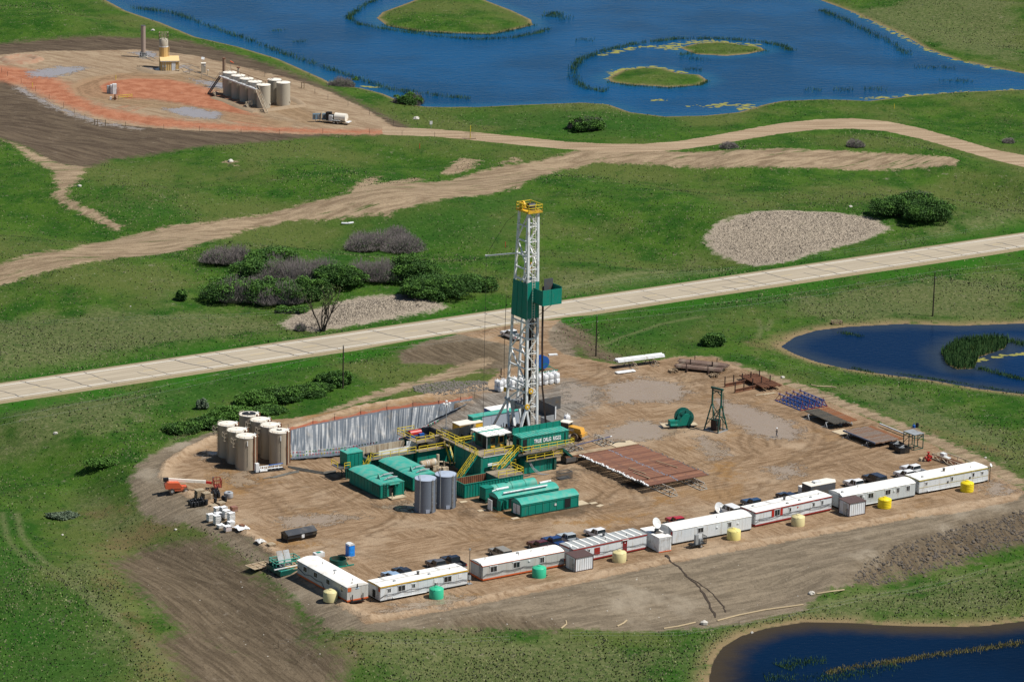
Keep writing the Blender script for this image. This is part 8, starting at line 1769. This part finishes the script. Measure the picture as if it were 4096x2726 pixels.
# reeds: stuff
def blades(mb, x, y, z, h_, rg, w=.05, lean=.25):
    a = rg.uniform(0, 6.283); c, s = math.cos(a)*w, math.sin(a)*w; lx, ly = rg.uniform(-lean, lean)*h_, rg.uniform(-lean, lean)*h_
    mb.v += [(x-c, y-s, z), (x+c, y+s, z), (x+lx+c*.4, y+ly+s*.4, z+h_), (x+lx-c*.4, y+ly-s*.4, z+h_)]; b = len(mb.v)-4; mb.f.append((b, b+1, b+2, b+3)); mb.mi.append(0)
def inside(P, n, rg, z=0):
    lo, hi = P.min(0), P.max(0); X = np.array([[rg.uniform(lo[0], hi[0]), rg.uniform(lo[1], hi[1])] for _ in range(n)]); d = sdf(P, X[:, 0], X[:, 1]); return X[d > 0]
M_dry = leafmat('dry_reed_blades', (.27, .22, .17), (.43, .37, .29), True); M_reed = leafmat('green_reed_blades', (.020, .062, .022), (.05, .105, .03)); M_alg = pm('yellow_green_algae', (.24, .23, .05), .8, var=.35, scale=2)
rg = random.Random(5)
for P, n, lb, hh in ((REEDR, 52000, 'dry pale reed bed filling the hollow by the highway', .75), (REEDL, 30000, 'dry pale reed bed round the willow', .8)):
    m = MB()
    Xr = inside(P, n, rg); Zr = H(Xr[:, 0], Xr[:, 1]); Dr = sdf(P, Xr[:, 0], Xr[:, 1])
    for (x, y), zq_, dq_ in zip(Xr, Zr, Dr): blades(m, x, y, -.03+float(zq_), rg.uniform(.1, .34)*min(1, .25+dq_*.25), rg, .05, 1.4)
    tag(m.build('dry_reeds', M_dry), lb, 'reeds', kind='stuff')
def belt(pts, w, n, h_, label, z=-.27, mat=None, clump=.5):
    P = [np.array(G(*q, z)) for q in pts]; m = MB(); L = [np.linalg.norm(b-a) for a, b in zip(P[:-1], P[1:])]; T = sum(L); cl = [rg.uniform(0, T) for _ in range(max(5, int(T/2.2)))]
    for _ in range(n):
        s = (rg.choice(cl)+rg.gauss(0, 1.3)) if rg.random() < clump else rg.uniform(0, T); s = min(max(s, 0), T-.01); i = 0
        while s > L[i]: s -= L[i]; i += 1
        d = (P[i+1]-P[i])/L[i]; q = P[i]+d*s+np.array([-d[1], d[0]])*rg.gauss(0, w*.45); blades(m, q[0], q[1], z-.05, h_*.62*rg.uniform(.4, 1.1), rg, .055, .3)
    return tag(m.build('reed_belt', mat or M_reed), label, 'reeds', kind='stuff')
belt([(300, 18), (400, 30), (480, 62), (560, 88), (650, 122), (760, 160), (830, 185), (900, 207), (1000, 220), (1080, 228)], 2.2, 2600, 1.5, 'dark reeds standing off the left lake shore')
belt([(880, -5), (840, 12), (800, 42), (830, 58), (900, 70), (1000, 84), (1090, 92), (1180, 88), (1240, 76), (1260, 68)], 1.6, 2200, 1.4, 'dark reed ring round the large island')
belt([(1265, 40), (1275, 30), (1300, 48)], 3.0, 420, 1.4, 'dark reed clump right of the large island')
belt([(1820, 118), (1800, 106), (1740, 96), (1650, 90), (1560, 90), (1460, 102), (1390, 118), (1335, 138), (1320, 160), (1322, 185), (1345, 203), (1390, 212)], 1.8, 2800, 1.5, 'dark reed arc round the two small islands')
belt([(1890, 25), (1940, 45), (2000, 75), (2050, 98), (2090, 128)], 2.0, 1100, 1.4, 'dark reeds along the right lake shore')
belt([(1560, 128), (1600, 122), (1700, 120), (1765, 118)], 2.2, 700, 1.3, 'green reeds round the farther small island'); belt([(1400, 190), (1450, 198), (1540, 204), (1612, 197), (1630, 186)], .9, 700, 1.2, 'green reeds at the edge of the nearer small island'); belt([(880, 58), (960, 74), (1050, 79), (1130, 81), (1190, 68), (1226, 58)], 1.4, 1300, 1.3, 'green reeds fringing the large island')
for q, w in (((1870, 206), 20), ((1940, 206), 22), ((2015, 205), 26), ((2150, 155), 46), ((2200, 186), 40), ((1595, 135), 40), ((1345, 92), 20), ((640, 70), 6), ((690, 95), 8), ((2010, 40), 30), ((1370, 205), 30), ((1590, 160), 24)): belt([(q[0]-w, q[1]), (q[0]+w, q[1]+2)], 3.2, int(40+w*2), 1.1, 'small dark reed clump in the lake at '+('the right arm' if q[0] > 1800 else 'the middle' if q[0] > 1000 else 'the left'))
m = MB()
for x, y in inside(ISLR, 9000, rg): blades(m, x, y, -.3, rg.uniform(.8, 1.7), rg, .07, .2)
tag(m.build('reed_bed', M_reed), 'dense green reed bed in the right pond', 'reeds', kind='stuff')
belt([(2255, 848), (2290, 858), (2330, 868), (2370, 878)], 1.3, 700, 1.0, 'thin reeds right of the reed bed in the right pond'); belt([(2320, 785), (2340, 790), (2380, 795)], 2, 500, 1.2, 'reeds at the right edge of the right pond'); belt([(1930, 765), (1990, 775)], 1.2, 160, 1.0, 'few reeds near the far shore of the right pond'); belt([(1960, 846), (2010, 860)], 1.0, 200, .8, 'few reeds near the near shore of the right pond'); belt([(2060, 858), (2200, 880), (2356, 906)], .9, 800, .6, 'low green plants along the near shore of the right pond')
M_mreed = leafmat('olive_reed_blades', (.09, .095, .025), (.21, .18, .06))
belt([(1900, 1548), (1960, 1535), (2040, 1525), (2120, 1512), (2200, 1500), (2280, 1490), (2370, 1476)], 1.4, 2400, .8, 'yellowish reeds across the bottom pond', -4.35, M_mreed, .35); belt([(1800, 1535), (1850, 1520), (1900, 1522)], 2.2, 500, .9, 'dark reed clump left in the bottom pond', -4.35); belt([(1760, 1560), (1900, 1560), (2000, 1545), (2060, 1530)], 2.5, 900, .8, 'scattered dark reeds at the bottom edge of the bottom pond', -4.35)
def algae(pts, w, n, label):
    P = [np.array(G(*q, -.24)) for q in pts]; m = MB(); L = [np.linalg.norm(b-a) for a, b in zip(P[:-1], P[1:])]; T = sum(L)
    for _ in range(n):
        s = rg.uniform(0, T-.01); i = 0
        while s > L[i]: s -= L[i]; i += 1
        q = P[i]+(P[i+1]-P[i])*(s/L[i])+np.array([rg.gauss(0, w), rg.gauss(0, w)]); r = rg.uniform(.2, .9); k = 7; b = len(m.v); m.add([(q[0]+r*rg.uniform(.6, 1.7)*math.cos(6.283*j/k), q[1]+r*rg.uniform(.5, 1.1)*math.sin(6.283*j/k), -.235+rg.uniform(0, .01)) for j in range(k)], [tuple(range(k))])
    tag(m.build('algae', M_alg), label, 'algae', kind='stuff')
algae([(1560, 108), (1530, 112), (1580, 98), (1660, 96), (1740, 104)], 1.2, 130, 'yellow green algae round the farther small island'); algae([(1400, 188), (1420, 162), (1500, 154), (1570, 166)], .8, 90, 'yellow green algae round the nearer small island'); algae([(1380, 128), (1450, 112), (1520, 104)], .7, 60, 'yellow green algae along the reed arc'); algae([(1960, 28), (2020, 55), (2080, 85), (2130, 112), (2200, 138), (2300, 160)], .8, 130, 'yellow green algae along the right lake shore'); algae([(1990, 226), (2080, 222), (2200, 214), (2356, 207)], .9, 120, 'yellow green algae along the near shore of the right arm'); algae([(1500, 231), (1530, 230)], .6, 14, 'small algae patch in the near bay'); algae([(1600, 245), (1680, 240), (1740, 244), (1700, 252)], 1.2, 60, 'yellow green algae in the near bay'); algae([(830, 198), (870, 202)], .5, 14, 'small algae patch by the shore bush'); algae([(2230, 840), (2250, 826), (2330, 815), (2356, 812)], .5, 40, 'algae at the edge of the reed bed')
# ------------------------------------------------------------------ pit liner, orange netting, bunting, rocks, straw rolls
far_ = [(662,996),(700,985),(760,974),(820,962),(880,950),(940,942),(1000,935),(1040,928),(1085,920)]; near_ = [(668,1055),(700,1053),(760,1048),(820,1041),(870,1034),(915,1016),(960,990),(1005,962),(1075,930)]
m = MB(); nu, nv = 460, 26; g0 = lambda *q: Vector((*G(*q), 0)); Fp = np.array([list(g0(*q)) for q in far_]); Np = np.array([list(g0(*q)) for q in near_]); ts = np.linspace(0, 1, len(far_)); rs2 = np.random.RandomState(4); ph = rs2.uniform(0, 6.28, 12); fr = rs2.uniform(40, 330, 12); am = .05/np.sqrt(fr/40); CR = rs2.normal(size=(110, 12))*.17
def crum(a, b):
    a, b = a*108, b*10; i, j = int(a), int(b); a, b = a-i, b-j; return (CR[i, j]*(1-a)+CR[i+1, j]*a)*(1-b)+(CR[i, j+1]*(1-a)+CR[i+1, j+1]*a)*b
vs = []
for i in range(nu):
    tt = i/(nu-1); f = np.array([np.interp(tt, ts, Fp[:, k]) for k in range(3)]); n_ = np.array([np.interp(tt, ts, Np[:, k]) for k in range(3)]); dd = (n_-f)[:2]; W_ = max(1.0, np.linalg.norm(dd)); dd = dd/np.linalg.norm(dd); fan = 1-tt
    for j in range(nv):
        s = j/(nv-1); dist = -1.0+s*(W_+2.0); dep = 4.3*min(1, W_/9, (1-tt)*5+.05)
        z = -min(dep, max(0, dist)*1.05) if dist < W_*.62 else -min(dep, max(0, W_-dist)*1.6)
        slope = 1 if 0 < dist < W_*.55 else .35; ww = sum(am[k]*math.sin(fr[k]*(tt+.012*math.sin(23*tt+2*s+k)+.05*s*(k % 3-1)*fan)+ph[k]+(2.2*s if k % 2 else -1.5*s)) for k in range(12))+crum(tt, s)
        z += .14+slope*(ww*.55+rs2.uniform(-.03, .03)); x, y = f[0]+dd[0]*dist, f[1]+dd[1]*dist-slope*ww*.4; vs.append((x, y, z+(.1 if dist < 0 or dist > W_ else 0)))
m.add(vs, [(i*nv+j, i*nv+j+1, (i+1)*nv+j+1, (i+1)*nv+j) for i in range(nu-1) for j in range(nv-1)]); lo_ = m.build('pit_liner', M_tarp, smooth=True); tag(lo_, 'wrinkled grey black plastic liner draped over the far wall of the pit', 'liner')
M_net = pm('orange_netting', (.50, .16, .085), .7, var=.2, scale=2, dirt=(.38, .24, .16), amt=.4)
t = thing('safety_fence', 'sagging orange plastic netting on stakes along the far rim of the pit', 'fence', (0, 0, 0)); P = [g0(*q) for q in ((663, 993), (720, 978), (770, 968), (830, 956), (890, 945), (950, 936), (1010, 931), (1060, 923), (1092, 917))]; m = MB(); vs = []; k = 0; n = 0
for a, b in zip(P[:-1], P[1:]):
    for q in range(6): f = q/6; c = a.lerp(b, f); s_ = 4*f*(1-f); vs += [(c.x, c.y, c.z+.12), (c.x, c.y+.06, c.z+.9-.4*s_*rg.uniform(.5, 1.2))]
m.add(vs, [(2*i, 2*i+2, 2*i+3, 2*i+1) for i in range(len(vs)//2-1)]); m.build('netting', M_net, t); m = MB()
for p in P: m.bar(p, p+Vector((0, 0, 1.5)), .07)
m.build('stake', M_dpipe, t)
flagc = [pm('flag_'+n_, c, .6) for n_, c in (('red', (.6, .04, .05)), ('yellow', (.7, .55, .04)), ('green', (.04, .4, .12)), ('white', (.75, .75, .75)), ('pink', (.7, .16, .2)))]
for pts, lb in (([(668, 1047), (720, 1043), (780, 1037), (840, 1028), (872, 1022)], 'string of small coloured flags on the liner'), ([(670, 1054), (720, 1050), (780, 1045), (850, 1036), (874, 1031)], 'string of small coloured flags at the near rim of the pit'), ([(915, 1016), (960, 995), (1010, 972)], 'string of small coloured flags beside the mud')):
    m = MB(); P = [g0(*q) for q in pts]
    for a, b in zip(P[:-1], P[1:]):
        n = int((b-a).length/.55)
        for q in range(n): c = a.lerp(b, q/n)+Vector((0, 0, .6)); m.k = rg.randrange(5); m.add([(c.x-.16, c.y, .65), (c.x+.16, c.y, .65), (c.x, c.y-.05, .25)], [(0, 1, 2)])
    m.k = 3; m.path([p+Vector((0, 0, .68)) for p in [Vector((q.x, q.y, 0)) for q in P]], .02, 3); tag(m.build('flag_bunting', flagc), lb, 'bunting')
M_rock = pm('grey_field_stone', (.27, .24, .20), .9, var=.3, scale=2, bump=3); M_rock2 = pm('dark_grey_stone', (.155, .14, .12), .9, var=.3, scale=2); M_rockw = pm('pale_boulder', (.52, .49, .43), .85, var=.15, scale=2); M_rub = pm('dark_rubble', (.105, .088, .072), .95, var=.4, scale=1.2)
def rock(mb, p, s, rg):
    n = 7; k = len(mb.v); ring = []; 
    for j in range(4):
        ph_ = math.pi*(j+.35)/4.4
        for i in range(n): a = 6.283*i/n; r = s*rg.uniform(.75, 1.2); mb.v.append((p[0]+r*math.sin(ph_)*math.cos(a), p[1]+r*math.sin(ph_)*math.sin(a), p[2]+s*.7*math.cos(ph_)*rg.uniform(.85, 1.1)+s*.2))
    fs = [(k+j*n+i, k+(j+1)*n+i, k+(j+1)*n+(i+1) % n, k+j*n+(i+1) % n) for j in range(3) for i in range(n)]+[tuple(k+i for i in range(n))]
    mb.f += fs; mb.mi += [mb.k]*len(fs)
def rubble(poly, n, s0, s1, mat, label, bias=None):
    P = np.array([list(at(*q))[:2] for q in poly]); m = MB(); rg = random.Random(9)
    for x, y in inside(P, n, rg): rock(m, (x, y, hz(x, y)-.05), rg.uniform(s0, s1)*(1 if rg.random() < .9 else 1.7), rg)
    return tag(m.build('rubble', mat), label, 'rubble', kind='stuff')
rubble([(1955, 1332), (2000, 1285), (2070, 1250), (2160, 1225), (2250, 1200), (2356, 1172), (2420, 1160), (2420, 1230), (2356, 1250), (2230, 1288), (2120, 1318), (2010, 1345)], 7500, .06, .26, M_rub, 'dark broken rubble tipped down the right end of the bank')
rubble([(950, 888), (1010, 878), (1060, 876), (1120, 876), (1125, 896), (1060, 905), (1000, 908), (955, 900)], 3200, .07, .21, M_rock2, 'pile of grey stones behind the pit')
rubble([(700, 1440), (900, 1450), (1200, 1440), (1500, 1440), (1800, 1395), (1900, 1340), (1960, 1240), (1500, 1320), (1100, 1395), (870, 1440)], 420, .04, .10, M_rockw, 'small pale stones scattered over the graded bank'); rubble([(380, 1230), (560, 1260), (700, 1370), (800, 1460), (700, 1540), (450, 1500), (330, 1350)], 160, .04, .09, M_rockw, 'small pale stones scattered over the tilled ground')
for u, v, s, lb in ((1620, 1435, .75, 'large pale boulder by the straw rolls at the bottom'), (1867, 1365, .6, 'pale boulder at the left end of the short straw roll'), (1730, 1455, .3, 'small pale boulder on the grass above the bottom pond'), (958, 274, .8, 'pale boulder on the grass left of the gravel road sign'), (183, 429, .55, 'white boulder in the left meadow by the dirt path'), (530, 372, .75, 'pale boulder in the meadow below the distant site'), (128, 997, .45, 'white stone in the left verge'), (1957, 476, .45, 'grey boulder on the meadow above the dry reeds'), (3130/KD, 1510/KD, .45, 'pale stone on the grass by the blue trusses'), (404, 1128+90, .3, 'small stone left of the pad berm'), (352, 131-60, .6, 'pale boulder on the grass behind the distant site'), (2268, 1163-110, .3, 'pale stone beyond the steel stand'), (144, 1230, .25, 'white stone low in the left meadow'), (300, 705, .2, 'small white stone in the left meadow')):
    p = at(u, v); m = MB(); rock(m, (0, 0, 0), s, random.Random(int(u))); tag(m.build('boulder', M_rockw, None, p), lb, 'boulder')
M_straw = pm('straw_roll', (.42, .33, .20), .9, var=.2, scale=3, bump=8)
for pts, lb in (([(1527, 1446), (1560, 1441), (1600, 1432)], 'short straw roll left of the large boulder'), ([(1650, 1428), (1700, 1415), (1760, 1403), (1848, 1391)], 'long straw roll along the foot of the bank'), ([(1880, 1366), (1910, 1361), (1942, 1357)], 'short straw roll right of the long one'), ([(1291, 1446), (1303, 1436), (1302, 1428)], 'bent straw roll at the left foot of the bank'), ([(1420, 1441), (1434, 1434), (1442, 1427)], 'bent straw roll right of the first one'), ([(1866, 886), (1880, 889), (1912, 890), (1924, 892)], 'straw roll on the grass above the blue trusses')):
    P = [at(*q)+Vector((0, 0, .1)) for q in pts]; tag(MB().path(P, .14, 6).build('straw_wattle', M_straw), lb, 'straw roll')
t = thing('log_raft', 'small dark wooden crate lying on the far shore of the right pond', 'crate', at(1925, 745), .3); MB().rail([(-1, -.6, 0), (1, -.6, 0), (1, .6, 0), (-1, .6, 0), (-1, -.6, 0)], .7, .12, .6).build('frame', M_wood, t)
t = thing('culvert_pipe', 'white pipe pieces lying in the grass above the grey bush', 'pipe', at(800, 516), .2); MB().tube((-1.4, .3, .25), (.2, 0, .2), .22, 8).build('pipe', M_white, t); MB().tube((.1, 0, .25), (1.4, .3, .3), .26, 8).build('pipe', M_white, t)
# eroded gully down the bank
m = MB(); rg = random.Random(12)
for pts, w in (([(1533, 1276), (1545, 1292), (1563, 1305), (1580, 1325), (1605, 1345), (1622, 1370), (1640, 1405), (1650, 1425)], .2), ([(1580, 1325), (1610, 1342), (1640, 1365), (1665, 1395), (1672, 1412)], .12)):
    P = []
    for a, b in zip(pts[:-1], pts[1:]):
        for k in range(4): P.append(at(a[0]+(b[0]-a[0])*k/4+rg.uniform(-2, 2), a[1]+(b[1]-a[1])*k/4))
    for a, b in zip(P[:-1], P[1:]):
        d_ = (b-a).normalized(); nn = Vector((-d_.y, d_.x, 0))*w*rg.uniform(.5, 1.3); z = Vector((0, 0, .07)); i = len(m.v); m.add([a-nn+z, a+nn+z, b+nn+z, b-nn+z], [(0, 1, 2, 3)])
tag(m.build('erosion_gully', pm('wet_gully_soil', (.045, .032, .022), .9)), kind='structure')

# ------------------------------------------------------------------ tufts standing up out of the grass
_q = np.random.RandomState(11); NT = 330000; ty = 530+640*_q.rand(NT)**1.5; tx = _q.uniform(-1, 1, NT)*(ty*.142+4)
zt_, hi_ = H(tx, ty, True); ok = (hi_['dp'] > 2) & (np.abs(hi_['hw']) > 7.5) & (hi_['wat'] < -1)
for Pp, mm in ((SLOPE, 1), (TILL, .5), (TILL2, -1), (FARSOIL, .5), (FARPAD, 1), (TRACK, .3), (GRAVEL, 1.5), (RIM, .5), (RIMR, .5), (BACKB, .3), (ROADA, 1), (SOILF, .5), (REEDR, .5), (REEDL, .5), (PATH2, .3), (RUBB, 1), (PIT, 1), (MUD, 0)): ok &= sdfb(Pp, tx, ty, 6) < -mm
tx, ty, zt_ = tx[ok], ty[ok], zt_[ok]; cl_ = np.sin(tx*.11+ty*.05)+np.sin(tx*.043-ty*.09+1)+np.sin(tx*.31+ty*.17)*.6+_q.normal(0, .9, len(tx)); dr_ = np.max([sdfb(Pp, tx, ty, 6) for Pp in DRY], 0)
for nm, sel, mt, lb, hs in (('grass_tufts', cl_ < -2.2, leafmat('dark_grass_tufts', (.016, .050, .008), (.030, .074, .012), True), 'darker green tufts in the meadow grass', .34), ('dry_grass_tufts', (cl_ > 1.0) | ((dr_ > 0) & (cl_ > -.2)), leafmat('pale_grass_tufts', (.085, .115, .035), (.15, .17, .07), True), 'pale dry stalks in the meadow grass', .42), ('grass_tufts', (cl_ > -.3) & (cl_ < .5), leafmat('fresh_grass_tufts', (.036, .098, .013), (.070, .145, .024), True), 'fresh green tufts in the meadow grass', .34)):
    x, y, z = tx[sel], ty[sel], zt_[sel]; n = len(x); a = _q.uniform(0, 6.283, n); w = _q.uniform(.05, .15, n); h_ = hs*.55*_q.uniform(.4, 1.2, n); cx_, cy_ = np.cos(a)*w, np.sin(a)*w; lx, ly = _q.normal(0, .3, n)*h_, _q.normal(0, .3, n)*h_
    V = np.stack([np.stack([x-cx_, y-cy_, z-.03], 1), np.stack([x+cx_, y+cy_, z-.03], 1), np.stack([x+cx_*.8+lx, y+cy_*.8+ly, z+h_], 1), np.stack([x-cx_*.8+lx, y-cy_*.8+ly, z+h_], 1)], 1).reshape(-1, 3)
    m = MB(); m.v = [tuple(e) for e in V.tolist()]; m.f = [(4*i, 4*i+1, 4*i+2, 4*i+3) for i in range(n)]; m.mi = [0]*n; tag(m.build(nm, mt), lb, 'grass', kind='stuff')
# ------------------------------------------------------------------ light, sky, camera
sun_dir = Vector((.63, -.13, 1.0)).normalized()
sl = bpy.data.lights.new('sun', 'SUN'); sl.energy = 4.4; sl.angle = R_(.5); sl.color = (1, .955, .88)
so = bpy.data.objects.new('sun', sl); COL.objects.link(so); so.rotation_euler = sun_dir.to_track_quat('Z', 'Y').to_euler(); so.location = (200, 500, 300)
wd = bpy.data.worlds.new('World'); S.world = wd; wd.use_nodes = True
bg = wd.node_tree.nodes['Background']; sky = wd.node_tree.nodes.new('ShaderNodeTexSky'); sky.sky_type = 'NISHITA'; sky.sun_disc = False
sky.sun_elevation = math.asin(sun_dir.z); sky.sun_rotation = math.atan2(sun_dir.x, sun_dir.y)
sky.altitude = 600; sky.air_density = 1.0; sky.dust_density = .4; sky.ozone_density = 2.0
wd.node_tree.links.new(sky.outputs[0], bg.inputs[0]); bg.inputs[1].default_value = .06
cd = bpy.data.cameras.new('camera'); co_ = bpy.data.objects.new('camera', cd); COL.objects.link(co_)
cd.sensor_width = 36; cd.lens = FPX*36/4096; cd.clip_end = 20000; cd.clip_start = 1
Mx = Matrix(((_R[0], _U[0], -_F[0], 0), (_R[1], _U[1], -_F[1], 0), (_R[2], _U[2], -_F[2], CAMH), (0, 0, 0, 1)))
co_.matrix_world = Mx; S.camera = co_
S.view_settings.view_transform = 'Standard'; S.view_settings.look = 'None'; S.view_settings.gamma = 1; S.view_settings.exposure = .28
S.cycles.max_bounces = 5; S.cycles.diffuse_bounces = 2; S.cycles.glossy_bounces = 3; S.cycles.transparent_max_bounces = 6
